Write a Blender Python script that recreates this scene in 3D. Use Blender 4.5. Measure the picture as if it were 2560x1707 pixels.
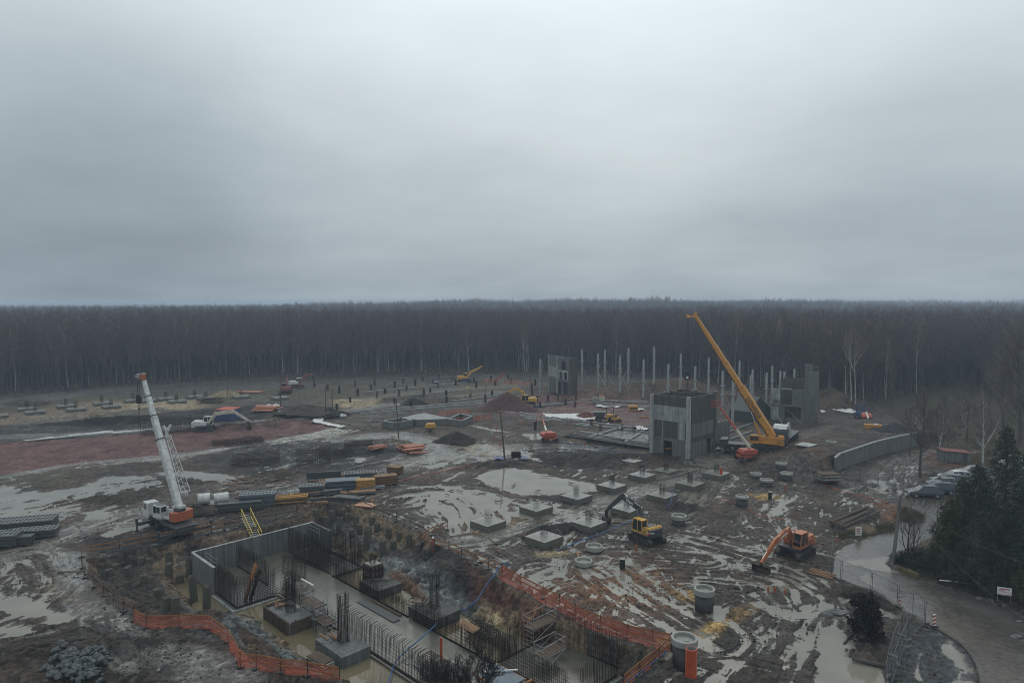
import bpy, math, random
import numpy as np
from mathutils import Vector, Matrix
random.seed(7); np.random.seed(7)
R = math.radians
scene = bpy.context.scene
for o in list(bpy.data.objects): bpy.data.objects.remove(o)
COL = scene.collection

# ------------------------------------------------------------------ camera
CAM_H = 28.0; FPX = 1707.0; VHOR = 752.0
PITCH = math.atan((853.5 - VHOR) / FPX)
cam_data = bpy.data.cameras.new('camera'); cam = bpy.data.objects.new('camera', cam_data); COL.objects.link(cam)
cam.location = (0, 0, CAM_H); cam.rotation_euler = (math.pi / 2 - PITCH, 0, 0)
cam_data.sensor_width = 36; cam_data.lens = 36 * FPX / 2560; cam_data.clip_start = .5; cam_data.clip_end = 9000
scene.camera = cam

# ------------------------------------------------------------------ world: overcast sky
SUN_EL, SUN_AZ = 48, 6          # degrees; azimuth from +Y towards +X
w = bpy.data.worlds.new('World'); scene.world = w; w.use_nodes = True
nt = w.node_tree; nt.nodes.clear(); N = nt.nodes.new; L = nt.links.new
out = N('ShaderNodeOutputWorld'); bg = N('ShaderNodeBackground'); L(bg.outputs[0], out.inputs[0])
tc = N('ShaderNodeTexCoord')
sky = N('ShaderNodeTexSky'); sky.sky_type = 'NISHITA'; sky.sun_disc = False
sky.sun_elevation = R(SUN_EL); sky.sun_rotation = R(SUN_AZ); sky.air_density = 1.5; sky.dust_density = 4
def wmath(op, a, b=None, c=None, clamp=False):
    m = N('ShaderNodeMath'); m.operation = op; m.use_clamp = clamp
    for i, x in enumerate((a, b, c)):
        if x is None: continue
        if isinstance(x, (int, float)): m.inputs[i].default_value = x
        else: L(x, m.inputs[i])
    return m.outputs[0]
sep = N('ShaderNodeSeparateXYZ'); L(tc.outputs['Generated'], sep.inputs[0])
zc = wmath('ADD', wmath('ABSOLUTE', sep.outputs[2]), .22)
comb = N('ShaderNodeCombineXYZ')
L(wmath('DIVIDE', sep.outputs[0], zc), comb.inputs[0]); L(wmath('DIVIDE', sep.outputs[1], zc), comb.inputs[1])
L(wmath('MULTIPLY', sep.outputs[2], 2.0), comb.inputs[2])
def wnoise(scale, det, off, rough=.5):
    mp = N('ShaderNodeMapping'); mp.inputs['Location'].default_value = off; L(comb.outputs[0], mp.inputs[0])
    n = N('ShaderNodeTexNoise'); n.inputs['Scale'].default_value = scale; n.inputs['Detail'].default_value = det
    n.inputs['Roughness'].default_value = rough; L(mp.outputs[0], n.inputs['Vector']); return n.outputs[0]
n1 = wnoise(.42, 3, (3.1, 7.7, 1.3)); n2 = wnoise(1.5, 5, (1.7, 2.2, 9.3), .55)
# brightness of the cloud sheet: grows with height, thins out towards the hidden sun, thick bank low on the left
def dotdir(az, el):
    d = (math.sin(R(az)) * math.cos(R(el)), math.cos(R(az)) * math.cos(R(el)), math.sin(R(el)))
    v = N('ShaderNodeVectorMath'); v.operation = 'DOT_PRODUCT'; L(tc.outputs['Generated'], v.inputs[0]); v.inputs[1].default_value = d
    return v.outputs['Value']
el = wmath('MAXIMUM', sep.outputs[2], 0)
base = wmath('ADD', .395, wmath('MULTIPLY', wmath('POWER', wmath('MULTIPLY', el, 2.3, clamp=True), 1.2), .36))
glow = wmath('POWER', wmath('MAXIMUM', dotdir(3, 34), 0), 14)
base = wmath('ADD', base, wmath('MULTIPLY', glow, .07))
bank = wmath('POWER', wmath('MAXIMUM', dotdir(-31, 9), 0), 34)
base = wmath('SUBTRACT', base, wmath('MULTIPLY', bank, .15))
bank2 = wmath('POWER', wmath('MAXIMUM', dotdir(34, 12), 0), 30)
base = wmath('SUBTRACT', base, wmath('MULTIPLY', bank2, .05))
cl = wmath('ADD', .57, wmath('ADD', wmath('MULTIPLY', n1, .50), wmath('MULTIPLY', n2, .36)))
lum = wmath('MULTIPLY', base, cl)
tint = N('ShaderNodeMixRGB'); tint.inputs[1].default_value = (.78, .95, 1.10, 1); tint.inputs[2].default_value = (.91, 1.02, 1.07, 1)
L(wmath('MULTIPLY', wmath('SUBTRACT', lum, .28), 3.2, clamp=True), tint.inputs[0])
cc = N('ShaderNodeVectorMath'); cc.operation = 'SCALE'; L(tint.outputs[0], cc.inputs[0]); L(wmath('MULTIPLY', lum, 2.12), cc.inputs['Scale'])
sk = N('ShaderNodeVectorMath'); sk.operation = 'SCALE'; L(sky.outputs[0], sk.inputs[0]); sk.inputs['Scale'].default_value = .006
ad = N('ShaderNodeVectorMath'); ad.operation = 'ADD'; L(cc.outputs[0], ad.inputs[0]); L(sk.outputs[0], ad.inputs[1])
L(ad.outputs[0], bg.inputs[0]); bg.inputs[1].default_value = 1.0

sun_d = bpy.data.lights.new('sun', 'SUN'); sun = bpy.data.objects.new('sun', sun_d); COL.objects.link(sun)
sun_d.energy = 1.0; sun_d.angle = R(50); sun_d.color = (1, .90, .78)
sd = Vector((math.sin(R(SUN_AZ)) * math.cos(R(SUN_EL)), math.cos(R(SUN_AZ)) * math.cos(R(SUN_EL)), math.sin(R(SUN_EL))))
sun.rotation_euler = sd.to_track_quat('Z', 'Y').to_euler()

vs = scene.view_settings; vs.view_transform = 'Standard'; vs.look = 'None'; vs.gamma = 1; vs.exposure = -1.0
scene.render.film_transparent = False
cy = scene.cycles; cy.use_denoising = True; cy.filter_width = 1.0; cy.max_bounces = 5; cy.diffuse_bounces = 2; cy.glossy_bounces = 3
cy.transmission_bounces = 3; cy.volume_bounces = 0; cy.transparent_max_bounces = 16
cy.caustics_reflective = False; cy.caustics_refractive = False

# ------------------------------------------------------------------ pixel <-> ground helpers
CP, SP = math.cos(PITCH), math.sin(PITCH)
def G(u, v, z=0.0):
    """point at height z seen at pixel (u, v) of the 2560 px wide photograph"""
    a = (u - 1280) / FPX; b = (853.5 - v) / FPX
    dy = CP + b * SP; dz = -SP + b * CP; t = (z - CAM_H) / dz
    return (a * t, dy * t)
def atd(u, v, y):
    """point at forward distance y seen at pixel (u, v)"""
    a = (u - 1280) / FPX; b = (853.5 - v) / FPX
    dy = CP + b * SP; t = y / dy
    return Vector((a * t, y, CAM_H + (-SP + b * CP) * t))
S2 = math.sqrt(.5)
def S(u, v): return ((u + v) * S2, (u - v) * S2)          # building grid (turned 45 degrees) -> world
KP = .944
def ZP(z): return CAM_H - (CAM_H - z) * KP          # heights inside the pit (its floor lies 2.2 m below the mud)
def toUV(x, y): return ((x + y) * S2, (x - y) * S2)

# ------------------------------------------------------------------ noise
def _h(ix, iy, s):
    n = (ix.astype(np.int64) * 374761393 + iy.astype(np.int64) * 668265263 + s * 1442695041) & 0xffffffff
    n = ((n ^ (n >> 13)) * 1274126177) & 0xffffffff
    return ((n ^ (n >> 16)) & 0xffff) / 65535.0
def vnoise(x, y, s=0):
    ix = np.floor(x); iy = np.floor(y); fx = x - ix; fy = y - iy
    fx = fx * fx * (3 - 2 * fx); fy = fy * fy * (3 - 2 * fy)
    a = _h(ix, iy, s); b = _h(ix + 1, iy, s); c = _h(ix, iy + 1, s); d = _h(ix + 1, iy + 1, s)
    return ((a * (1 - fx) + b * fx) * (1 - fy) + (c * (1 - fx) + d * fx) * fy) * 2 - 1
def fbm(x, y, o=4, s=0, g=.5):
    r = 0; a = 1; t = 0
    for i in range(o):
        c, sn = math.cos(i * 1.3), math.sin(i * 1.3)
        r = r + a * vnoise((x * c - y * sn) * 2 ** i + i * 17.3, (x * sn + y * c) * 2 ** i, s + i); t += a; a *= g
    return r / t
def smooth(a, b, x):
    t = np.clip((x - a) / (b - a), 0, 1); return t * t * (3 - 2 * t)
def sdf(px, py, poly):
    """signed distance (negative inside) of points to a polygon"""
    d = np.full(px.shape, 1e9); ins = np.zeros(px.shape, bool); n = len(poly)
    for i in range(n):
        ax, ay = poly[i]; bx, by = poly[(i + 1) % n]
        ex, ey = bx - ax, by - ay; wx, wy = px - ax, py - ay
        t = np.clip((wx * ex + wy * ey) / (ex * ex + ey * ey + 1e-12), 0, 1)
        d = np.minimum(d, (wx - t * ex) ** 2 + (wy - t * ey) ** 2)
        c = ((ay > py) != (by > py)) & (px < (bx - ax) * (py - ay) / (by - ay + 1e-12) + ax)
        ins ^= c
    d = np.sqrt(d); return np.where(ins, -d, d)
def pline(px, py, pts):
    """distance to and arc length along a polyline, and the side"""
    d = np.full(px.shape, 1e9); s = np.zeros(px.shape); side = np.zeros(px.shape); acc = 0
    for (ax, ay), (bx, by) in zip(pts[:-1], pts[1:]):
        ex, ey = bx - ax, by - ay; Ln = math.hypot(ex, ey); wx, wy = px - ax, py - ay
        t = np.clip((wx * ex + wy * ey) / (Ln * Ln), 0, 1)
        dd = np.hypot(wx - t * ex, wy - t * ey); m = dd < d
        d = np.where(m, dd, d); s = np.where(m, acc + t * Ln, s); side = np.where(m, np.sign(ex * wy - ey * wx), side); acc += Ln
    return d, s, side
def px2w(pts, z=0): return [G(u, v, z) for u, v in pts]
def spl(pts, n=6):
    """smooth a polyline (Catmull-Rom)"""
    P = [np.array(p, float) for p in pts]; P = [2 * P[0] - P[1]] + P + [2 * P[-1] - P[-2]]; o = []
    for i in range(1, len(P) - 2):
        for k in range(n):
            t = k / n; a, b, c, d = P[i - 1:i + 3]
            o.append(tuple(.5 * (2 * b + (c - a) * t + (2 * a - 5 * b + 4 * c - d) * t * t + (3 * b - 3 * c + d - a) * t ** 3)))
    o.append(tuple(P[-2])); return o

# ------------------------------------------------------------------ mesh builder
class MB:
    def __init__(s): s.v = []; s.f = []; s.m = []; s.cur = 0; s.M = Matrix.Identity(4)
    def _add(s, vs, fs):
        b = len(s.v); s.v += [tuple(s.M @ Vector(p)) for p in vs]; s.f += [tuple(b + i for i in f) for f in fs]; s.m += [s.cur] * len(fs)
    def box(s, c, d, rz=0, M=None):
        x, y, z = d[0] / 2, d[1] / 2, d[2] / 2
        p = [Vector((a * x, b * y, e * z)) for e in (-1, 1) for a, b in ((-1, -1), (1, -1), (1, 1), (-1, 1))]
        T = Matrix.Translation(c) @ (M if M is not None else Matrix.Rotation(rz, 4, 'Z'))
        s._add([T @ q for q in p], [(3, 2, 1, 0), (4, 5, 6, 7), (0, 1, 5, 4), (1, 2, 6, 5), (2, 3, 7, 6), (3, 0, 4, 7)]); return s
    def beam(s, a, b, w, h=None, roll=0):
        """square bar from a to b"""
        a = Vector(a); b = Vector(b); h = h or w; d = b - a
        if d.length < 1e-6: return s
        q = d.to_track_quat('Z', 'Y').to_matrix().to_4x4() @ Matrix.Rotation(roll, 4, 'Z')
        s.box((a + b) / 2, (w, h, d.length), M=q); return s
    def cyl(s, a, b, r, r2=None, n=12, caps=True):
        a = Vector(a); b = Vector(b); r2 = r if r2 is None else r2
        q = (b - a).to_track_quat('Z', 'Y').to_matrix(); vs = []
        for p, rr in ((a, r), (b, r2)):
            vs += [p + q @ Vector((rr * math.cos(2 * math.pi * i / n), rr * math.sin(2 * math.pi * i / n), 0)) for i in range(n)]
        fs = [(i, (i + 1) % n, n + (i + 1) % n, n + i) for i in range(n)]
        if caps: fs += [tuple(range(n - 1, -1, -1)), tuple(range(n, 2 * n))]
        s._add(vs, fs); return s
    def tube(s, pts, r, n=5):
        """tube through points; r number or list"""
        P = [Vector(p) for p in pts]; k = len(P); rr = r if isinstance(r, (list, tuple)) else [r] * k; vs = []
        for i, p in enumerate(P):
            t = (P[min(i + 1, k - 1)] - P[max(i - 1, 0)])
            if t.length < 1e-6: t = Vector((0, 0, 1))
            q = t.to_track_quat('Z', 'Y').to_matrix()
            vs += [p + q @ Vector((rr[i] * math.cos(2 * math.pi * j / n), rr[i] * math.sin(2 * math.pi * j / n), 0)) for j in range(n)]
        fs = [(i * n + j, i * n + (j + 1) % n, (i + 1) * n + (j + 1) % n, (i + 1) * n + j) for i in range(k - 1) for j in range(n)]
        fs += [tuple(range(n - 1, -1, -1)), tuple(range((k - 1) * n, k * n))]
        s._add(vs, fs); return s
    def lathe(s, prof, c=(0, 0, 0), n=24):
        vs = [(c[0] + r * math.cos(2 * math.pi * j / n), c[1] + r * math.sin(2 * math.pi * j / n), c[2] + z) for r, z in prof for j in range(n)]
        fs = [(i * n + j, i * n + (j + 1) % n, (i + 1) * n + (j + 1) % n, (i + 1) * n + j) for i in range(len(prof) - 1) for j in range(n)]
        s._add(vs, fs); return s
    def prism(s, poly, lo, hi, axis='Y'):
        """extrude a 2D outline: axis Y -> outline in XZ, axis Z -> outline in XY, axis X -> outline in YZ"""
        f = {'Y': lambda p, h: (p[0], h, p[1]), 'Z': lambda p, h: (p[0], p[1], h), 'X': lambda p, h: (h, p[0], p[1])}[axis]
        n = len(poly); vs = [f(p, lo) for p in poly] + [f(p, hi) for p in poly]
        s._add(vs, [tuple(range(n - 1, -1, -1)), tuple(range(n, 2 * n))] + [(i, (i + 1) % n, n + (i + 1) % n, n + i) for i in range(n)]); return s
    def quad(s, *p): s._add(p, [tuple(range(len(p)))]); return s
    def build(s, name, mats, parent=None, bevel=0, smooth=False, loc=None, rz=None):
        me = bpy.data.meshes.new(name); me.from_pydata(s.v, [], s.f)
        for m in (mats if isinstance(mats, (list, tuple)) else [mats]): me.materials.append(m)
        if any(s.m): me.polygons.foreach_set('material_index', s.m)
        if smooth: me.polygons.foreach_set('use_smooth', [True] * len(s.f))
        me.update()
        return link(name, me, parent, bevel, loc, rz)
def fix_normals(me):
    import bmesh
    b = bmesh.new(); b.from_mesh(me); bmesh.ops.recalc_face_normals(b, faces=b.faces); b.to_mesh(me); b.free()
def link(name, me, parent=None, bevel=0, loc=None, rz=None):
    if len(me.polygons) < 20000: fix_normals(me)
    o = bpy.data.objects.new(name, me); COL.objects.link(o); o.parent = parent
    if loc is not None: o.location = loc
    if rz is not None: o.rotation_euler.z = rz
    if bevel:
        b = o.modifiers.new('bevel', 'BEVEL'); b.width = bevel; b.segments = 2; b.limit_method = 'ANGLE'
    return o
def tag(o, label=None, cat=None, group=None, kind=None):
    for k, v in (('label', label), ('category', cat), ('group', group), ('kind', kind)):
        if v: o[k] = v
    return o
def thing(name, label, cat, loc=(0, 0, 0), rz=0, group=None):
    o = bpy.data.objects.new(name, None); COL.objects.link(o); o.location = loc; o.rotation_euler.z = rz
    o.empty_display_size = .3
    return tag(o, label, cat, group)
KIDS = {}
def copy_tree(o, parent=None):
    c = o.copy(); COL.objects.link(c); c.parent = parent
    for ch in list(o.children): copy_tree(ch, c)
    return c
def dup(o, loc, rz=None, label=None, scale=None):
    c = copy_tree(o); c.location = loc
    if rz is not None: c.rotation_euler.z = rz
    if label: c['label'] = label
    if scale: c.scale = scale if not isinstance(scale, (int, float)) else (scale,) * 3
    return c
ORD = ['first', 'second', 'third', 'fourth', 'fifth', 'sixth', 'seventh', 'eighth', 'ninth', 'tenth', 'eleventh', 'twelfth', 'thirteenth',
       'fourteenth', 'fifteenth', 'sixteenth', 'seventeenth', 'eighteenth', 'nineteenth', 'twentieth', 'twenty-first', 'twenty-second', 'twenty-third', 'twenty-fourth']

# ------------------------------------------------------------------ materials
def mat(name, col, rough=.6, metal=0, var=.25, scale=3.0, bump=0, spec=.5, col2=None, stretch=None, detail=5):
    """principled surface with procedural wear: col is mixed towards col2 (or a darker tone) by noise"""
    m = bpy.data.materials.new(name); m.use_nodes = True; nt = m.node_tree; b = nt.nodes['Principled BSDF']
    b.inputs['Roughness'].default_value = rough; b.inputs['Metallic'].default_value = metal; b.inputs['Specular IOR Level'].default_value = spec
    tc = nt.nodes.new('ShaderNodeTexCoord'); mp = nt.nodes.new('ShaderNodeMapping'); nt.links.new(tc.outputs['Object'], mp.inputs[0])
    if stretch: mp.inputs['Scale'].default_value = stretch
    n = nt.nodes.new('ShaderNodeTexNoise'); n.inputs['Scale'].default_value = scale; n.inputs['Detail'].default_value = detail; n.inputs['Roughness'].default_value = .62
    nt.links.new(mp.outputs[0], n.inputs['Vector'])
    r = nt.nodes.new('ShaderNodeValToRGB'); r.color_ramp.elements[0].position = .34; r.color_ramp.elements[1].position = .68
    c2 = col2 or tuple(c * (1 - var) for c in col)
    r.color_ramp.elements[0].color = (*c2, 1); r.color_ramp.elements[1].color = (*col, 1)
    nt.links.new(n.outputs[0], r.inputs[0]); nt.links.new(r.outputs[0], b.inputs['Base Color'])
    if bump:
        bu = nt.nodes.new('ShaderNodeBump'); bu.inputs['Strength'].default_value = bump; bu.inputs['Distance'].default_value = .05
        nt.links.new(n.outputs[0], bu.inputs['Height']); nt.links.new(bu.outputs[0], b.inputs['Normal'])
    return m

# lettering meshes, made while the scene is still empty
TXT = {}
for body, off in (('VOLVO', .035), ('DOOSAN', .03), ('DŹWIGUS', .02), ('SCANIA', .02)):
    c = bpy.data.curves.new('lettering', 'FONT'); c.body = body; c.size = 1; c.align_x = 'CENTER'; c.align_y = 'CENTER'; c.extrude = .01; c.resolution_u = 3; c.offset = off
    t = bpy.data.objects.new('t', c); COL.objects.link(t); TXT[body] = bpy.data.meshes.new_from_object(t.evaluated_get(bpy.context.evaluated_depsgraph_get())); bpy.data.objects.remove(t); bpy.data.curves.remove(c)
# ================================================================== TERRAIN
PIT_FLOOR = px2w([(450, 1461), (500, 1515), (524, 1541), (579, 1530), (630, 1528), (645, 1545), (672, 1572), (735, 1602), (776, 1640), (792, 1668), (841, 1678),
                  (870, 1707), (880, 1800), (1400, 1860), (1500, 1730), (1560, 1682), (1530, 1662), (1400, 1618), (1290, 1590), (1200, 1560), (1116, 1532),
                  (1000, 1480), (960, 1448), (905, 1405)], ZP(-4)) + [S(41.9, -76.0), S(26.7, -76.7)]
PIT_TERR = [(px2w([(235, 1400), (470, 1362), (520, 1480), (520, 1530), (430, 1545), (330, 1500), (250, 1445)], -1.0), -1.1),
            ([S(42, -78.5), S(47.5, -81), S(49, -70), S(48, -61), S(44, -58), S(42, -63)], -1.15)]
RIM = px2w([(212, 1400), (480, 1348), (640, 1318), (790, 1278), (870, 1262), (960, 1290), (1110, 1366), (1250, 1446), (1350, 1503), (1430, 1556), (1500, 1583),
            (1570, 1604), (1645, 1622), (1640, 1660), (1550, 1725), (1500, 1800), (1400, 2000), (860, 2000), (858, 1712), (720, 1682), (625, 1655), (598, 1600), (560, 1562), (350, 1555), (215, 1450)])
EMB = px2w([(2087, 1140), (2140, 1122), (2200, 1103), (2290, 1083)], 2.6)
EMB_TOP = EMB + px2w([(2250, 1055), (2170, 1050), (2060, 1085), (2020, 1130)], 2.6)
MOUNDS = [  # pixel of the foot centre, radius, height, elongation, direction, colour name
    (1600, 990, 16, 3.6, 2.2, 10, 'brown'), (1480, 975, 12, 2.6, 2.0, 0, 'brown'), (1700, 985, 11, 3.4, 1.6, 20, 'brown'), (1800, 1000, 12, 2.2, 1.8, 0, 'brown'),
    (2080, 1015, 9, 5.0, 1.3, -30, 'brown'), (780, 1036, 8, 2.2, 1.5, 0, 'grey'), (560, 1060, 8, 1.6, 3, 8, 'black'), (1060, 1000, 9, 1.6, 1.4, 10, 'grey'), (340, 1055, 5, 1.6, 5, 6, 'black'),
    (70, 1690, 8.5, 2.3, 1.4, 10, 'soil'), (815, 1275, 3.6, 1.0, 1.2, 20, 'tan'), (1500, 1150, 7, .8, 2.4, 0, 'black'), (700, 1190, 4.5, .8, 1.4, 30, 'soil'),
    (1700, 1270, 2.3, .6, 1.6, 0, 'black'), (1380, 1328, 2.8, .55, 2.2, 30, 'black'), (480, 1275, 3.2, .8, 1.4, 0, 'soil'), (2180, 1490, 2.6, .5, 1.8, 0, 'soil'),
    (300, 1245, 4.5, .5, 2.6, 20, 'soil'), (450, 1205, 3.5, .35, 1.8, 0, 'soil'), (900, 1130, 4, .8, 2.2, 15, 'black'), (1215, 1165, 3.5, .7, 2.2, 30, 'black'),
    (1900, 1185, 4, .9, 1.7, -20, 'soil'), (650, 1025, 7, 1.0, 3.0, 6, 'black'), (1395, 1060, 5, .6, 2, 0, 'grey'), (560, 1560, 2.6, .5, 1.8, -30, 'rubble')]
MPOS = [G(m[0], m[1]) for m in MOUNDS]
def macro(x, y):
    """smooth height of the land (numpy arrays)"""
    x = np.asarray(x, float); y = np.asarray(y, float)
    z = .09 + smooth(300, 900, y) * (fbm(x / 260, y / 260, 2, 5) * 3.5) - smooth(500, 1100, y) * 3.2 * smooth(-60, -260, x)
    z = z + smooth(280, 500, y) * 4.2 * fbm(x / 80, y / 130, 3, 19, .6)
    z = z + smooth(450, 1000, y) * (5.0 + 5.0 * fbm(x / 150, y / 400, 3, 9)) * smooth(-330, -180, x)
    de = sdf(x, y, EMB_TOP); (ax, ay), (bx, by) = EMB[0], EMB[-1]
    side = ((bx - ax) * (y - ay) - (by - ay) * (x - ax)) / math.hypot(bx - ax, by - ay)
    al = ((bx - ax) * (x - ax) + (by - ay) * (y - ay)) / math.hypot(bx - ax, by - ay); sl = np.clip(-al, 0, 9)
    df, _s, sg = pline(x, y, EMB); front = np.where(sg > 0, smooth(.25, .95, df), 0)
    z = z + 2.45 * smooth(13, 0, de) * np.where(al < 0, np.clip((side - .3 + sl) / (.3 + sl * 1.2), 0, 1), front)
    for (u, v, r, h, e, a, c), (mx, my) in zip(MOUNDS, MPOS):
        ca, sa = math.cos(R(a)), math.sin(R(a)); dx, dy = x - mx, y - my
        q = np.hypot((dx * ca + dy * sa) / e, -dx * sa + dy * ca) / r
        q = q * (1 + .35 * fbm(dx / (r * .55), dy / (r * .55), 3, int(u)))
        z = z + h * np.maximum(0, 1 - q) ** 1.15
    near = (y < 110) & (x < 30)
    if near.any():
        xs, ys = x[near], y[near]; zz = z[near]
        fl = sdf(xs, ys, PIT_FLOOR); wob = fbm(xs / 2.6, ys / 2.6, 3, 77) * .4 + fbm(xs / .8, ys / .8, 3, 79) * .22; bench = .5 * np.sin(fbm(xs / 5, ys / 5, 2, 78) * 5)
        h_ = np.maximum(0, fl + wob); p = ZP(-4.35) + h_ * .62 + .13 * np.sin(h_ * 1.9 + bench * 3) * smooth(0, 1, h_)
        for poly, lev in PIT_TERR:
            p = np.where(fl > .3, np.minimum(p, lev + np.maximum(0, sdf(xs, ys, poly) + wob) * .9), p)
        r = sdf(xs, ys, RIM)
        rw = r + .3 + wob * .3; p = np.maximum(p, np.where(fl > 0, zz + (rw + .1) * 1.0 , -9))
        z = z.copy(); z[near] = np.where(rw < .0, np.minimum(zz, p), zz)
    return z
def zat(x, y): return float(macro(np.array([x]), np.array([y]))[0])
def hit(u, v, dz=0):
    """point of the land seen at pixel (u, v)"""
    z = 0.1
    for i in range(9):
        x, y = G(u, v, z); z = .5 * z + .5 * zat(x, y)
    x, y = G(u, v, z); return Vector((x, y, z + dz))

# ---- puddled places: outline in photograph pixels, depth, softness, breakup
PUD = [([(-60, 1200), (0, 1213), (60, 1225), (130, 1222), (180, 1216), (260, 1190), (330, 1187), (395, 1190), (430, 1200), (425, 1215), (360, 1235), (300, 1246), (230, 1258), (180, 1285), (110, 1310), (0, 1330), (-60, 1335)], .17, 2.5, 2.2),
       ([(375, 1182), (425, 1178), (475, 1175), (530, 1182), (615, 1192), (603, 1204), (545, 1206), (490, 1200), (400, 1192)], .2, 1.5, 1.5),
       ([(205, 1281), (240, 1274), (270, 1271), (274, 1296), (215, 1304)], .2, .7, .8),
       ([(978, 1245), (1030, 1232), (1050, 1222), (1110, 1215), (1180, 1225), (1285, 1247), (1285, 1300), (1175, 1318), (1130, 1302), (1080, 1277), (1030, 1250)], .17, 1.4, 1.5),
       ([(1190, 1195), (1230, 1166), (1290, 1168), (1340, 1180), (1400, 1193), (1490, 1209), (1500, 1225), (1400, 1240), (1330, 1240), (1280, 1232), (1240, 1222)], .24, 1.2, 1.2),
       ([(1500, 1243), (1540, 1224), (1620, 1226), (1570, 1246), (1540, 1252)], .2, .7, .8),
       ([(1280, 1255), (1400, 1262), (1420, 1280), (1330, 1300), (1270, 1290)], .12, 1, 1.5),
       ([(1400, 1290), (1500, 1250), (1540, 1255), (1460, 1290), (1420, 1305)], .12, 1, 1),
       ([(2058, 1570), (2085, 1566), (2112, 1585), (2110, 1640), (2200, 1668), (2215, 1707), (2210, 1730), (2040, 1730), (2035, 1660), (2050, 1620)], .3, .5, .6),
       ([(2085, 1490), (2130, 1494), (2165, 1500), (2240, 1542), (2180, 1534), (2130, 1512), (2100, 1505)], .25, .6, .5),
       ([(2036, 1478), (2062, 1486), (2066, 1505), (2055, 1524), (2046, 1512)], .25, .4, .4),
       ([(1990, 1612), (2024, 1600), (2016, 1650), (2008, 1680), (1990, 1672), (1986, 1640)], .25, .4, .4),
       ([(1978, 1470), (2002, 1472), (2004, 1495), (1990, 1512), (1976, 1500)], .18, .4, .5),
       ([(2000, 1515), (2022, 1512), (2028, 1535), (2008, 1545)], .18, .4, .5),
       ([(0, 1470), (60, 1490), (100, 1505), (200, 1543), (150, 1570), (60, 1540), (-40, 1525), (-40, 1455)], .2, .9, 1.2),
       ([(-40, 1562), (60, 1556), (90, 1578), (20, 1600), (-40, 1605)], .18, .8, 1),
       ([(213, 1605), (262, 1604), (290, 1640), (330, 1650), (325, 1670), (300, 1692), (288, 1660), (240, 1625)], .2, .5, .8),
       ([(595, 1585), (640, 1590), (640, 1625), (610, 1615)], .25, .5, .5),
       ([(1160, 1062), (1190, 1062), (1230, 1070), (1290, 1082), (1345, 1090), (1290, 1084), (1230, 1078)], .22, 1.5, 1),
       ([(1300, 1083), (1350, 1082), (1375, 1096), (1330, 1103)], .2, 1.2, 1), ([(1290, 1137), (1330, 1135), (1375, 1156), (1350, 1160)], .2, 1, 1),
       ([(1050, 1165), (1090, 1160), (1130, 1150), (1125, 1163), (1080, 1175)], .18, 1, 1), ([(890, 1144), (915, 1143), (905, 1157), (892, 1155)], .2, .8, .5), ([(725, 1176), (752, 1174), (745, 1192), (720, 1190)], .18, .8, .8),
       ([(2088, 1226), (2130, 1218), (2160, 1222), (2215, 1216), (2205, 1234), (2110, 1234)], .2, .7, .8), ([(2160, 1205), (2180, 1198), (2225, 1202), (2215, 1212), (2170, 1208)], .15, .7, .6),
       ([(1930, 1270), (1960, 1255), (1990, 1238), (2005, 1240), (1970, 1265), (1935, 1300), (1920, 1295)], .13, .7, .9),
       ([(250, 1030), (380, 1018), (440, 1024), (300, 1042)], .25, 2.5, 1.5), ([(80, 1040), (250, 1040), (230, 1060), (60, 1062)], .1, 3, 3),
       ([(250, 1385), (290, 1380), (300, 1420), (285, 1440), (255, 1405)], .2, .6, .6), ([(300, 1310), (350, 1298), (400, 1310), (330, 1330), (260, 1345), (240, 1340)], .13, .8, .8),
       ([(1950, 1475), (1965, 1480), (1985, 1520), (1970, 1515)], .15, .3, .5), ([(1630, 1555), (1660, 1550), (1720, 1590), (1690, 1585)], .12, .5, .6),
       ([(2110, 1400), (2190, 1394), (2228, 1390), (2217, 1410), (2240, 1432), (2180, 1425), (2150, 1414), (2108, 1412)], .13, .6, .5),
       ([(2352, 1610), (2375, 1600), (2440, 1660), (2450, 1720), (2375, 1720), (2368, 1660)], .13, .7, .6), ([(2290, 1635), (2305, 1630), (2300, 1700), (2288, 1690)], .12, .4, .3),
       ([(2140, 1440), (2170, 1430), (2200, 1465), (2240, 1500), (2290, 1530), (2330, 1550), (2310, 1552), (2200, 1490)], .07, .8, .6),
       ([(1780, 1515), (1800, 1512), (1830, 1530), (1810, 1550), (1782, 1545)], .2, .5, .4), ([(620, 1665), (560, 1690), (500, 1707), (540, 1720), (640, 1700)], .1, .8, 1.5),
       ([(1880, 1655), (1830, 1707), (1760, 1760), (1740, 1720), (1800, 1660), (1845, 1640)], .1, .6, .9), ([(560, 1240), (480, 1262), (530, 1268), (600, 1262)], .1, 1, 1.4),
       ([(1190, 1112), (1260, 1110), (1330, 1130), (1300, 1145), (1200, 1140)], .05, 2, 2)]
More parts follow.
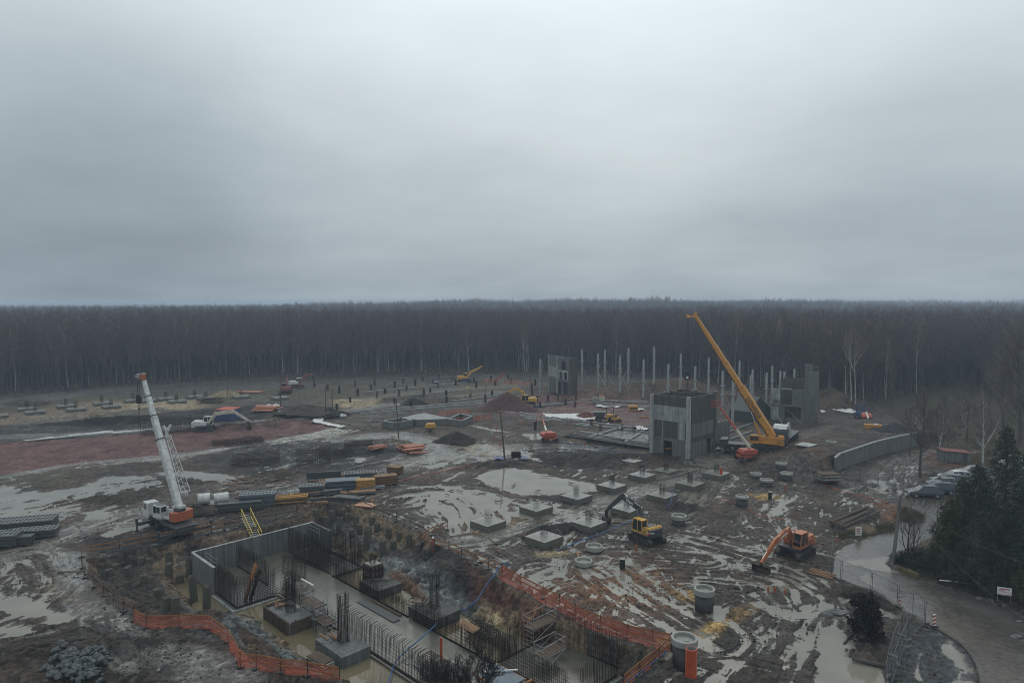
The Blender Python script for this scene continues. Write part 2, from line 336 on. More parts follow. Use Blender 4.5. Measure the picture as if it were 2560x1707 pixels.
# ---- wheel-track bands: centre line, half width, amplitude, spacing across, length along
TRK = [([(-60, 1420), (0, 1400), (130, 1350), (260, 1302), (420, 1268), (640, 1238), (880, 1182), (1100, 1135), (1180, 1120)], 5.5, .07, .5, 8),
       ([(1000, 1240), (1080, 1290), (1200, 1345), (1330, 1420), (1500, 1505), (1660, 1585)], 6.5, .085, .42, 7),
       ([(1690, 1730), (1790, 1650), (1900, 1560), (1990, 1480), (1975, 1430), (1900, 1400), (1750, 1370)], 5, .10, .4, 3.5),
       ([(1540, 1330), (1700, 1345), (1900, 1400), (2010, 1450), (2060, 1530), (2030, 1600), (1960, 1730)], 4.5, .09, .45, 5),
       ([(1700, 1290), (1760, 1240), (1850, 1165), (1960, 1132), (2060, 1085)], 3.5, .08, .45, 5),
       ([(-100, 1215), (0, 1200), (200, 1163), (420, 1143), (600, 1112), (760, 1100), (880, 1093)], 3.2, .05, .6, 14),
       ([(1120, 1180), (1280, 1140), (1420, 1130), (1560, 1150), (1700, 1172), (1850, 1160)], 5, .08, .5, 6),
       ([(990, 1255), (1040, 1240), (1100, 1240), (1160, 1265), (1190, 1330)], 6, .24, .6, 5),
       ([(1100, 1360), (1240, 1338), (1400, 1290), (1545, 1240), (1640, 1210), (1760, 1180)], 3.0, .07, .5, 9),
       ([(-60, 1560), (60, 1510), (110, 1440), (40, 1400), (-60, 1470)], 5, .10, .6, 5), ([(240, 1545), (330, 1620), (330, 1690), (240, 1740)], 3, .1, .5, 4),
       ([(-60, 1290), (120, 1265), (300, 1225), (420, 1200)], 7, .16, .55, 3), ([(1180, 1230), (1320, 1262), (1420, 1275), (1560, 1290)], 3.5, .08, .5, 5),
       ([(1350, 1420), (1500, 1440), (1700, 1440), (1900, 1460), (1960, 1500)], 5, .10, .5, 2.5), ([(1280, 1480), (1440, 1420), (1560, 1390), (1750, 1400)], 3.5, .08, .45, 3),
       ([(1500, 1420), (1620, 1500), (1760, 1590)], 5, .09, .45, 4), ([(2250, 1270), (2150, 1220), (2000, 1190), (1920, 1160)], 2.2, .06, .4, 8), ([(2220, 1230), (2240, 1180), (2290, 1140), (2330, 1130)], 4, .09, .5, 4),
       ([(1960, 1240), (1900, 1290), (1960, 1370), (2060, 1400)], 4, .08, .45, 3), ([(1000, 1175), (1080, 1150), (1160, 1130)], 4, .06, .4, 7), ([(400, 1240), (560, 1215), (760, 1165), (900, 1145)], 4, .06, .5, 8)]
# ---- smooth, shiny slurry lanes: centre line, half width
LANE = [([(860, 1098), (930, 1090), (990, 1087), (1045, 1094), (1095, 1112), (1135, 1140), (1180, 1150)], 3.1), ([(1180, 1150), (1100, 1135), (1060, 1128), (1010, 1150)], 3.0), ([(-100, 1110), (0, 1093), (200, 1088), (380, 1075), (600, 1060), (760, 1045), (900, 1022), (1130, 992), (1280, 978)], 3.0),
        ([(-60, 1425), (40, 1385), (130, 1350), (260, 1302), (350, 1282)], 2.6), ([(175, 1390), (185, 1450), (205, 1500), (270, 1560), (330, 1600)], 1.6), ([(235, 1545), (150, 1580), (60, 1605), (-40, 1625)], .9),
        ([(1100, 1362), (1240, 1340), (1400, 1290), (1545, 1240), (1640, 1212)], 1.4), ([(1140, 1140), (1300, 1115), (1480, 1120)], 2.2), ([(-80, 1205), (0, 1193), (200, 1160), (420, 1140), (560, 1122)], 1.3),
        ([(640, 1240), (880, 1200), (1050, 1155), (1180, 1110)], 1.5), ([(350, 1660), (430, 1650), (560, 1690), (600, 1760)], 2.5), ([(1500, 1290), (1640, 1220), (1800, 1170)], 1.2), ([(1440, 1650), (1300, 1710), (1700, 1560)], .01)]
LANEF = [([(905, 932), (400, 960), (0, 1010), (-200, 1040)], 8), ([(900, 1000), (1100, 975), (1280, 962), (1200, 935)], 4)]
# ---- ground colours: outline, colour, softness, wetness
CW = dict(mud=(.034, .0245, .018), brown=(.060, .037, .023), grey=(.040, .034, .028), black=(.015, .014, .014), soil=(.034, .028, .022), red=(.105, .054, .048),
          sand=(.23, .18, .105), tan=(.13, .095, .06), ysand=(.30, .19, .075), slurry=(.17, .165, .155), pale=(.26, .25, .22), grass=(.05, .052, .018),  # slurry: pale mud tone, also brightened as painted sky sheen for the wet lane
          olive=(.052, .045, .026), leaf=(.062, .027, .018), rubble=(.105, .115, .112), darkasph=(.04, .042, .045), clay=(.12, .058, .03), fgrey=(.052, .050, .046))
REG = [([(-400, 985), (1700, 925), (1700, 985), (1280, 960), (900, 975), (-400, 1045)], 'fgrey', 10, .2), ([(-100, 1010), (400, 985), (800, 968), (1280, 950), (1300, 1000), (900, 1010), (640, 1000), (0, 1050)], 'olive', 6, .3),
       ([(50, 1030), (250, 1000), (420, 1005), (520, 998), (520, 1025), (400, 1035), (200, 1065), (-50, 1075), (-50, 1045)], 'tan', 4, .5), ([(230, 1012), (480, 998), (500, 1020), (300, 1030)], 'sand', 4, .5),
       ([(-60, 1065), (200, 1052), (400, 1032), (640, 1015), (700, 1040), (500, 1060), (200, 1080), (-60, 1095)], 'black', 3, .4),
       ([(-60, 1108), (0, 1108), (250, 1095), (370, 1082), (520, 1068), (640, 1052), (770, 1045), (832, 1066), (802, 1080), (700, 1096), (560, 1120), (400, 1142), (200, 1167), (0, 1188), (-60, 1195)], 'red', .8, .25),
       ([(880, 1094), (990, 1085), (1050, 1091), (1112, 1112), (1155, 1143), (1105, 1148), (1062, 1136), (1062, 1118), (1030, 1104), (980, 1096), (900, 1101)], 'slurry', .35, 1), ([(1060, 1136), (1160, 1142), (1120, 1150), (1010, 1158), (1000, 1150)], 'slurry', .8, .9),  # curved wet lane: its sky reflection is painted in as pale colour
       ([(655, 1107), (700, 1097), (770, 1085), (830, 1070), (900, 1077), (840, 1090), (780, 1097), (690, 1112)], 'pale', .7, .6),
       ([(400, 1147), (520, 1127), (520, 1124), (640, 1112), (420, 1149), (230, 1165)], 'pale', .4, .4),
       ([(1180, 1010), (1260, 992), (1400, 984), (1600, 1003), (1650, 1025), (1630, 1062), (1500, 1066), (1400, 1048), (1330, 1045), (1240, 1032)], 'red', 2, .45),
       ([(1290, 1020), (1360, 1012), (1420, 1010), (1300, 1030)], 'grey', 2, .3), ([(820, 1000), (960, 995), (930, 1020), (850, 1022)], 'sand', 2, .3), ([(780, 950), (820, 990), (900, 995), (900, 960)], 'olive', 6, .3),
       ([(600, 1110), (860, 1100), (1000, 1110), (1080, 1130), (900, 1180), (640, 1190), (500, 1160)], 'black', 3, .5), ([(1330, 1120), (1480, 1110), (1620, 1140), (1500, 1160), (1350, 1150)], 'black', 3, .5),
       ([(1150, 1110), (1240, 1112), (1280, 1130), (1230, 1145), (1160, 1130)], 'sand', 1.8, .6), ([(1250, 1240), (1330, 1290), (1200, 1300), (1170, 1280)], 'brown', 1.5, .5),
       ([(1190, 1300), (1300, 1300), (1330, 1310), (1200, 1345), (1130, 1335)], 'tan', 1.3, .5), ([(1340, 1383), (1420, 1376), (1430, 1388), (1350, 1396)], 'sand', .6, .3),
       ([(1720, 1590), (1770, 1560), (1840, 1520), (1880, 1503), (1915, 1505), (1890, 1530), (1820, 1570), (1760, 1612), (1700, 1645), (1690, 1610)], 'ysand', .5, .2),
       ([(1610, 1443), (1650, 1460), (1700, 1470), (1738, 1478), (1742, 1508), (1700, 1500), (1640, 1470)], 'ysand', .5, .2), ([(1640, 1600), (1690, 1590), (1680, 1640), (1640, 1660)], 'ysand', .8, .2),
       ([(1870, 1235), (1930, 1235), (1960, 1245), (1900, 1252)], 'ysand', .8, .2), ([(1340, 1480), (1500, 1400), (1700, 1400), (1720, 1460), (1560, 1560), (1440, 1520)], 'clay', 5, .5),
       ([(1500, 1240), (1700, 1240), (1900, 1300), (2060, 1420), (1900, 1560), (1600, 1400)], 'mud', 6, .6), ([(1380, 1210), (1330, 1330), (1500, 1330), (1480, 1290)], 'black', 2, .5),
       ([(1960, 1150), (2080, 1200), (2060, 1140), (1950, 1110)], 'brown', 3, .3), ([(1900, 1120), (1960, 1160), (1860, 1150)], 'brown', 3, .3),
       ([(2300, 1040), (2120, 1010), (2500, 960), (2700, 1000), (2700, 1240), (2400, 1100)], 'olive', 6, .2), ([(2300, 1000), (2380, 975), (2480, 982), (2500, 1010), (2400, 1032), (2300, 1020)], 'grass', 4, .1),
       ([(2310, 1135), (2330, 1125), (2430, 1120), (2480, 1160), (2420, 1185), (2330, 1165)], 'leaf', 2, .2), ([(2180, 1260), (2240, 1265), (2320, 1290), (2310, 1310), (2200, 1300)], 'clay', 1.5, .2),
       ([(2080, 1330), (2150, 1320), (2240, 1310), (2240, 1325), (2140, 1352), (2090, 1350)], 'olive', 1, .2), ([(2090, 1250), (2180, 1285), (2150, 1330), (2060, 1290)], 'mud', 2, .5),
       ([(2240, 1560), (2330, 1560), (2395, 1605), (2440, 1660), (2450, 1760), (2210, 1760)], 'darkasph', .4, .75), ([(2085, 1450), (2230, 1520), (2320, 1570), (2300, 1580), (2100, 1480)], 'black', .5, .5),
       ([(200, 1340), (480, 1345), (760, 1280), (800, 1300), (480, 1370), (250, 1400)], 'black', 1.2, .4), ([(860, 1270), (960, 1300), (1120, 1360), (1080, 1380), (900, 1300)], 'brown', 1.5, .5),
       ([(130, 1375), (205, 1385), (215, 1450), (205, 1480), (160, 1450), (140, 1420)], 'slurry', .8, .8), ([(280, 1570), (560, 1620), (620, 1707), (560, 1760), (330, 1760)], 'grey', 3, .7),
       ([(135, 1455), (200, 1500), (230, 1530), (180, 1510), (120, 1470)], 'tan', 1, .4), ([(120, 1540), (190, 1540), (170, 1560), (120, 1560)], 'tan', .6, .3), ([(2020, 1450), (2080, 1470), (2300, 1580), (2230, 1600), (2060, 1560)], 'soil', 1.5, .5),
       ([(60, 1180), (200, 1175), (180, 1215), (60, 1222), (-30, 1210)], 'olive', 2, .5), ([(1560, 1640), (1700, 1660), (1640, 1760), (1500, 1760)], 'grey', 1.5, .6), ([(1400, 1700), (1640, 1620), (1660, 1640), (1500, 1720)], 'tan', .8, .4)]
PITREG = [([(1480, 1590), (1560, 1610), (1640, 1625), (1600, 1670), (1540, 1650)], -1.2, 'soil'), ([(1180, 1545), (1260, 1560), (1400, 1600), (1380, 1625), (1260, 1600)], -3.2, 'ysand'), ([(1090, 1440), (1180, 1450), (1280, 1510), (1400, 1555), (1300, 1540), (1180, 1500)], -1.4, 'black'), ([(860, 1265), (960, 1290), (1040, 1330), (1100, 1360), (1010, 1370), (900, 1320)], -1.5, 'tan'), ([(1000, 1380), (1100, 1370), (1250, 1440), (1270, 1480), (1180, 1500), (1060, 1440)], -1, 'black'),
          ([(950, 1400), (1040, 1410), (1160, 1500), (1220, 1560), (1120, 1540), (1000, 1470)], -2.8, 'rubble'), ([(980, 1430), (1090, 1500), (1150, 1540), (1060, 1520), (960, 1460)], -3.3, 'clay'),
          ([(1200, 1510), (1290, 1540), (1350, 1600), (1300, 1600), (1200, 1560)], -3, 'sand'), ([(1300, 1530), (1400, 1560), (1500, 1640), (1380, 1620), (1290, 1580)], -2.5, 'clay'), ([(1400, 1530), (1560, 1590), (1560, 1660), (1480, 1640), (1380, 1570)], -1.5, 'brown'),
          ([(1340, 1560), (1480, 1600), (1570, 1650), (1540, 1670), (1440, 1640)], -2.6, 'tan'), ([(360, 1400), (450, 1380), (470, 1440), (440, 1480), (380, 1440)], -1.8, 'tan'), ([(230, 1400), (380, 1370), (430, 1500), (380, 1540), (300, 1480)], -1.5, 'soil'),
          ([(1160, 1420), (1290, 1500), (1270, 1530), (1180, 1480)], -1.2, 'leaf'), ([(560, 1540), (640, 1530), (700, 1600), (800, 1680), (740, 1660), (640, 1600)], -2, 'rubble')]
ROADP = px2w([(2082, 1440), (2086, 1392), (2110, 1365), (2160, 1348), (2240, 1322), (2262, 1290), (2290, 1250), (2330, 1225), (2420, 1190), (2700, 1150), (2700, 1240), (2500, 1240), (2400, 1290), (2350, 1330), (2290, 1365), (2225, 1385), (2212, 1405), (2240, 1432),
              (2350, 1462), (2480, 1510), (2700, 1590), (2900, 1800), (2700, 2000), (2470, 2000), (2452, 1720), (2440, 1662), (2400, 1606), (2342, 1570), (2305, 1553), (2180, 1483)])

def build_ground():
    us = np.concatenate([np.arange(-1100, -60, 24), np.arange(-60, 2620, 1.9), np.arange(2620, 3660, 24)])
    far = CAM_H / (np.array([2600, 1700, 1200, 900, 700, 560, 470, 400, 350]) / FPX) + VHOR
    vs_ = np.concatenate([far[far < 838], np.arange(838, 960, 1.6), np.arange(960, 1300, 1.15), np.arange(1300, 1390, 1.4), np.arange(1390, 1690, .95), np.arange(1690, 1740, 1.5), np.arange(1740, 2700, 24)])
    U, V = np.meshgrid(us, vs_); a = (U - 1280) / FPX; b = (853.5 - V) / FPX
    dy = CP + b * SP; dz = -SP + b * CP; t = -CAM_H / dz; X = a * t; Y = dy * t
    sh = X.shape; x = X.ravel(); y = Y.ravel()
    z = macro(x, y); fade = 1 - smooth(120, 330, y)
    inpit = sdf(x, y, RIM) + .3 + fbm(x / 2.6, y / 2.6, 4, 77) * .45 < .0
    n_lo = fbm(x / 7, y / 7, 3, 11); n_mid = fbm(x / 1.6, y / 1.6, 4, 21, .6); n_hi = fbm(x / .45, y / .45, 3, 31, .6); n_el = fbm((x + y) / 2.6, (x - y) / .7, 3, 33, .6); n_e2 = fbm((x * .9 - y * .4) / .6, (x * .4 + y * .9) / 2.4, 3, 35, .6)
    road = sdf(x, y, ROADP) < 0
    red = sdf(x, y, px2w(REG[5][0])) < 0
    amp = np.where(road, .12, np.where(red, .35, 1.0)) * (.35 + .65 * fade)
    z = z + amp * (.07 * n_lo + .13 * n_mid + .075 * n_hi + .05 * np.abs(fbm(x / .8, y / .8, 3, 45, .6)) - .20 * smooth(.22, .55, n_el) * smooth(-.1, .25, fbm(x / 14, y / 14, 2, 37)) - .20 * smooth(.22, .55, n_e2) * smooth(-.1, .25, fbm(x / 12 + 9, y / 12, 2, 38))) + .015 * fade
    z = np.where(inpit, z + .22 * n_mid + .12 * n_hi + .05 * np.abs(fbm(x / .9, y / .9, 3, 43)), z)
    streak = np.zeros_like(z); wet = np.full_like(z, .45)
    for pts, W, A, dx_, ds in TRK:
        P = spl(px2w(pts), 5); xs0, ys0 = min(p[0] for p in P) - W, min(p[1] for p in P) - W
        m = (x > xs0) & (x < max(p[0] for p in P) + W) & (y > ys0) & (y < max(p[1] for p in P) + W) & ~inpit
        d, s, sd_ = pline(x[m], y[m], P); f = smooth(W, W * .65, d + 1.2 * n_mid[m]); c = sd_ * d + .5 * fbm(x[m] / 5, y[m] / 5, 2, 3)
        q = vnoise(c / dx_, s / ds, 51) + .75 * vnoise(c / dx_ * 2.3, s / ds * 2.6, 57) + .45 * vnoise(c / .17, s / 1.3, 58)
        bars = -1.5 * smooth(.30, .62, vnoise(c / .95, s / .38, 66)) * smooth(.0, .3, vnoise(c / 3.5, s / 5.5, 67)); lug = bars / .4 + .25 * np.sin(s * 2 * math.pi / .55) * (vnoise(c / 1.1, s / 9, 59) > .25)
        streak[m] = np.where(f > 0, streak[m] * (1 - f) + f * A * (q + lug * .4), streak[m])
        z[m] -= f * .02; wet[m] = np.maximum(wet[m], .45 + .3 * f)
    z = z + 1.3 * streak * np.where(road, .15, 1)
    for pts, dep, soft, brk in PUD:
        P = px2w(pts); W = soft + brk
        m = (x > min(p[0] for p in P) - W) & (x < max(p[0] for p in P) + W) & (y > min(p[1] for p in P) - W) & (y < max(p[1] for p in P) + W) & ~inpit
        d = sdf(x[m], y[m], P) + brk * .5 * n_mid[m] + brk * .3 * n_lo[m]
        z[m] -= (dep + .05) * smooth(soft * .5, -soft, d)
    lane = np.zeros_like(z)
    for pts, W in LANE + LANEF:
        P = spl(px2w(pts), 5); d, s, sd_ = pline(x, y, P); f = smooth(W * 1.15, W * .8, d + .35 * n_mid + .3 * n_hi); f = np.where(inpit, 0, f)
        tgt = .03 + .05 * n_mid + .02 * n_hi + .5 * streak
        z = z * (1 - f * .75) + tgt * f * .75; lane = np.maximum(lane, f)
    lane = np.where(y > 185, lane * .35, lane)
    z = np.where(road, .02 + .35 * (z - .09), z)
    # colour
    nA = fbm(x / 11, y / 11, 4, 61); nB = fbm(x / 2.5, y / 2.5, 4, 71, .6)
    mix = lambda c0, c1, f: c0 + (np.array(c1) - c0) * f[:, None]
    c = np.tile(np.array(CW['mud']), (len(x), 1))
    c = mix(c, CW['brown'], np.clip(.45 + 1.6 * nA, 0, 1) * .7); c = mix(c, CW['grey'], np.clip(.3 + 1.8 * fbm(x / 6, y / 6, 3, 81), 0, 1) * .7)
    c = mix(c, CW['black'], smooth(.12, .6, fbm(x / 8 + 5, y / 8, 4, 91)) * .55)
    def inreg(P, soft, ns=.9):
        d = sdf(x, y, P); return smooth(soft, -soft, d + soft * ns * nB + .35 * n_hi)
    for pts, cn, soft, wt in REG:
        f = inreg(px2w(pts), soft) * np.where(inpit, .25, 1); c = mix(c, CW[cn], f); wet = wet * (1 - f) + wt * f
    for (u, v, r, h, e, a_, cn), (mx, my) in zip(MOUNDS, MPOS):
        ca, sa = math.cos(R(a_)), math.sin(R(a_)); q = np.hypot(((x - mx) * ca + (y - my) * sa) / e, -(x - mx) * sa + (y - my) * ca) / r; f = smooth(1.15, .45, q + .45 * nB + .3 * nA); c = mix(c, CW[cn], f * .6); wet = wet * (1 - f * .5)
    pitn = fbm(x / 3.2, y / 3.2, 4, 103)
    pc = mix(np.tile(np.array(CW['soil']), (len(x), 1)), CW['tan'], smooth(.0, .5, pitn)); pc = mix(pc, CW['black'], smooth(.1, .5, -pitn))
    zl = z * 1.75 + .55 * nB + .5 * nA
    for lo, hi, cn, k in ((-.9, .4, 'brown', .5), (-1.9, -.8, 'black', .85), (-2.7, -1.9, 'rubble', .55), (-3.4, -2.6, 'tan', .8), (-4.6, -3.5, 'soil', .6)):
        pc = mix(pc, CW[cn], k * smooth(lo - .25, lo + .15, zl) * smooth(hi + .25, hi - .15, zl))
    for pts, zz, cn in PITREG:
        f = inreg(px2w(pts, zz * .55), .8, 1.1) * .9; pc = mix(pc, CW[cn], f)
    c = np.where(inpit[:, None], pc, c); wet = np.where(inpit, .35, wet)
    lm = lane * np.clip(.45 + 1.1 * nB + .8 * n_mid, 0, 1); c = mix(c, CW['slurry'], lm * .6); wet = np.maximum(wet, lane)
    # stone / clod speckle and pale grit
    rk = np.where(red, .35, 1.0); c = c * np.clip(1 + rk * 1.0 * n_hi + .5 * nB + .4 * n_mid, .2, 2.6)[:, None]; c = mix(c, CW['tan'], smooth(.42, .7, fbm(x / .6, y / .6, 3, 111)) * .35 * fade)
    c = mix(c, CW['slurry'], smooth(.05, -.02, z - .03) * .35 * np.where(inpit, 0, 1))
    wet = np.clip(wet + .25 * n_mid + smooth(.08, 0, z) * .3 * ~inpit, 0, 1)
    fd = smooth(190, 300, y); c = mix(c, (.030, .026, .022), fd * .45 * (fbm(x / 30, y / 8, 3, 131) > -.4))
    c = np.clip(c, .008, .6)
    def rd():
        q = np.tile(np.array((.055, .050, .045)), (len(x), 1)); q = mix(q, (.085, .072, .058), smooth(-.2, .5, nA)); q = mix(q, (.036, .030, .025), smooth(0, .6, fbm(x / 3, y / 3, 4, 141)) * .6)
        return q * (1 + .18 * n_hi)[:, None]
    c = np.where(road[:, None], np.clip(rd(), .01, 1), c); wet = np.where(road, np.clip(.85 + .5 * nA + .2 * nB, .3, 1), wet)
    nr, nc = sh
    idx = np.arange(nr * nc).reshape(sh); q = np.stack([idx[1:, :-1], idx[1:, 1:], idx[:-1, 1:], idx[:-1, :-1]], -1).reshape(-1, 4)
    rf = road[q].all(1)
    def mk(name, faces, m):
        used = np.unique(faces); remap = np.full(nr * nc, -1); remap[used] = np.arange(len(used)); f = remap[faces]
        me = bpy.data.meshes.new(name); me.vertices.add(len(used)); me.vertices.foreach_set('co', np.stack([x[used], y[used], z[used]], 1).astype(np.float32).ravel())
        me.loops.add(f.size); me.loops.foreach_set('vertex_index', f.ravel().astype(np.int32))
        me.polygons.add(len(f)); me.polygons.foreach_set('loop_start', np.arange(0, f.size, 4, dtype=np.int32)); me.polygons.foreach_set('use_smooth', np.ones(len(f), bool))
        me.update(calc_edges=True)
        at = me.color_attributes.new('earth', 'FLOAT_COLOR', 'POINT'); at.data.foreach_set('color', np.concatenate([c[used], wet[used][:, None]], 1).astype(np.float32).ravel())
        me.materials.append(m); o = bpy.data.objects.new(name, me); COL.objects.link(o); o['kind'] = 'structure'; return o
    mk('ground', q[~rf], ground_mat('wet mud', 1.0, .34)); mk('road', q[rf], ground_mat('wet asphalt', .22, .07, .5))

def ground_mat(name, bump, rmin, spec=.22):
    m = bpy.data.materials.new(name); m.use_nodes = True; nt = m.node_tree; b = nt.nodes['Principled BSDF']; N = nt.nodes.new; L = nt.links.new
    at = N('ShaderNodeAttribute'); at.attribute_name = 'earth'; tc = N('ShaderNodeTexCoord')
    def noise(sc, det=6, ro=.65):
        n = N('ShaderNodeTexNoise'); n.inputs['Scale'].default_value = sc; n.inputs['Detail'].default_value = det; n.inputs['Roughness'].default_value = ro; L(tc.outputs['Object'], n.inputs['Vector']); return n.outputs[0]
    n1 = noise(2.2); n2 = noise(.35, 5); n3 = noise(9, 4, .7)
    hv = N('ShaderNodeMapRange'); hv.inputs[1].default_value = .3; hv.inputs[2].default_value = .7; hv.inputs[3].default_value = .25 if spec < .4 else .7; hv.inputs[4].default_value = 1.85 if spec < .4 else 1.3; nn = N('ShaderNodeMath'); nn.operation = 'MULTIPLY_ADD'; L(n3, nn.inputs[0]); nn.inputs[1].default_value = .55; nn.inputs[2].default_value = -.275; n13 = N('ShaderNodeMath'); n13.operation = 'ADD'; L(nn.outputs[0], n13.inputs[0]); L(n1, n13.inputs[1]); L(n13.outputs[0], hv.inputs[0])
    mu = N('ShaderNodeVectorMath'); mu.operation = 'SCALE'; L(at.outputs['Color'], mu.inputs[0]); L(hv.outputs[0], mu.inputs['Scale']); L(mu.outputs[0], b.inputs['Base Color'])
    s = N('ShaderNodeMath'); s.operation = 'MULTIPLY_ADD'; L(n2, s.inputs[0]); s.inputs[1].default_value = .9; L(at.outputs['Alpha'], s.inputs[2])
    rr = N('ShaderNodeMapRange'); rr.inputs[1].default_value = .6; rr.inputs[2].default_value = 1.45; rr.inputs[3].default_value = .9; rr.inputs[4].default_value = rmin; L(s.outputs[0], rr.inputs[0]); L(rr.outputs[0], b.inputs['Roughness'])
    b.inputs['Specular IOR Level'].default_value = spec
    ad = N('ShaderNodeMath'); ad.operation = 'MULTIPLY_ADD'; L(n3, ad.inputs[0]); ad.inputs[1].default_value = .35; L(n1, ad.inputs[2])
    bu = N('ShaderNodeBump'); bu.inputs['Strength'].default_value = bump; bu.inputs['Distance'].default_value = .16; L(ad.outputs[0], bu.inputs['Height']); L(bu.outputs[0], b.inputs['Normal'])
    return m
build_ground()

def water_mat(name, col, rough=.04):
    m = bpy.data.materials.new(name); m.use_nodes = True; nt = m.node_tree; b = nt.nodes['Principled BSDF']
    tc = nt.nodes.new('ShaderNodeTexCoord'); n = nt.nodes.new('ShaderNodeTexNoise'); n.inputs['Scale'].default_value = .25; n.inputs['Detail'].default_value = 4; nt.links.new(tc.outputs['Object'], n.inputs['Vector'])
    r = nt.nodes.new('ShaderNodeValToRGB'); r.color_ramp.elements[0].position = .35; r.color_ramp.elements[1].position = .65
    r.color_ramp.elements[0].color = (*[c * .75 for c in col], 1); r.color_ramp.elements[1].color = (*col, 1)
    nt.links.new(n.outputs[0], r.inputs[0]); nt.links.new(r.outputs[0], b.inputs['Base Color'])
    b.inputs['Roughness'].default_value = rough; b.inputs['IOR'].default_value = 1.33
    n2 = nt.nodes.new('ShaderNodeTexNoise'); n2.inputs['Scale'].default_value = 5; n2.inputs['Detail'].default_value = 3; nt.links.new(tc.outputs['Object'], n2.inputs['Vector'])
    bu = nt.nodes.new('ShaderNodeBump'); bu.inputs['Strength'].default_value = .04; bu.inputs['Distance'].default_value = .02; nt.links.new(n2.outputs[0], bu.inputs['Height']); nt.links.new(bu.outputs[0], b.inputs['Normal'])
    return m
WATER = water_mat('muddy puddle water', (.215, .20, .165)); PWATER = water_mat('pit water', (.17, .14, .085))
# puddle water: one level sheet that the mud stands out of (with a hole over the pit)
mb = MB(); hx = [-70, 26]; hy = [30, 101]
for x0, x1, y0, y1 in ((-210, -70, 20, 215), (26, 160, 20, 215), (-70, 26, 20, 30), (-70, 26, 101, 215)): mb.quad((x0, y0, 0), (x1, y0, 0), (x1, y1, 0), (x0, y1, 0))
mb2 = MB()
def fine_sheet(x0, x1, y0, y1, st, z, keep):
    v = {}; b = MB()
    xs = np.arange(x0, x1 + st / 2, st); ys = np.arange(y0, y1 + st / 2, st)
    XX, YY = np.meshgrid((xs[:-1] + xs[1:]) / 2, (ys[:-1] + ys[1:]) / 2); K = keep(XX.ravel(), YY.ravel()).reshape(XX.shape)
    for j in range(len(ys) - 1):
        for i in range(len(xs) - 1):
            if K[j, i]:
                ids = []
                for (p, q) in ((i, j), (i + 1, j), (i + 1, j + 1), (i, j + 1)):
                    if (p, q) not in v: v[(p, q)] = len(b.v); b.v.append((xs[p], ys[q], z))
                    ids.append(v[(p, q)])
                b.f.append(tuple(ids)); b.m.append(0)
    return b
fs = fine_sheet(-70, 26, 30, 101, 1.0, 0, lambda a, b: sdf(a, b, RIM) > .9)
o_ = len(mb.v); mb.v += fs.v; mb.f += [tuple(i + o_ for i in f) for f in fs.f]; mb.m += fs.m
tag(mb.build('water', WATER), kind='structure')
mb = fine_sheet(-70, 26, 30, 101, 1.0, ZP(-4.0), lambda a, b: sdf(a, b, PIT_FLOOR) < 1.5)
tag(mb.build('water', PWATER), kind='structure')
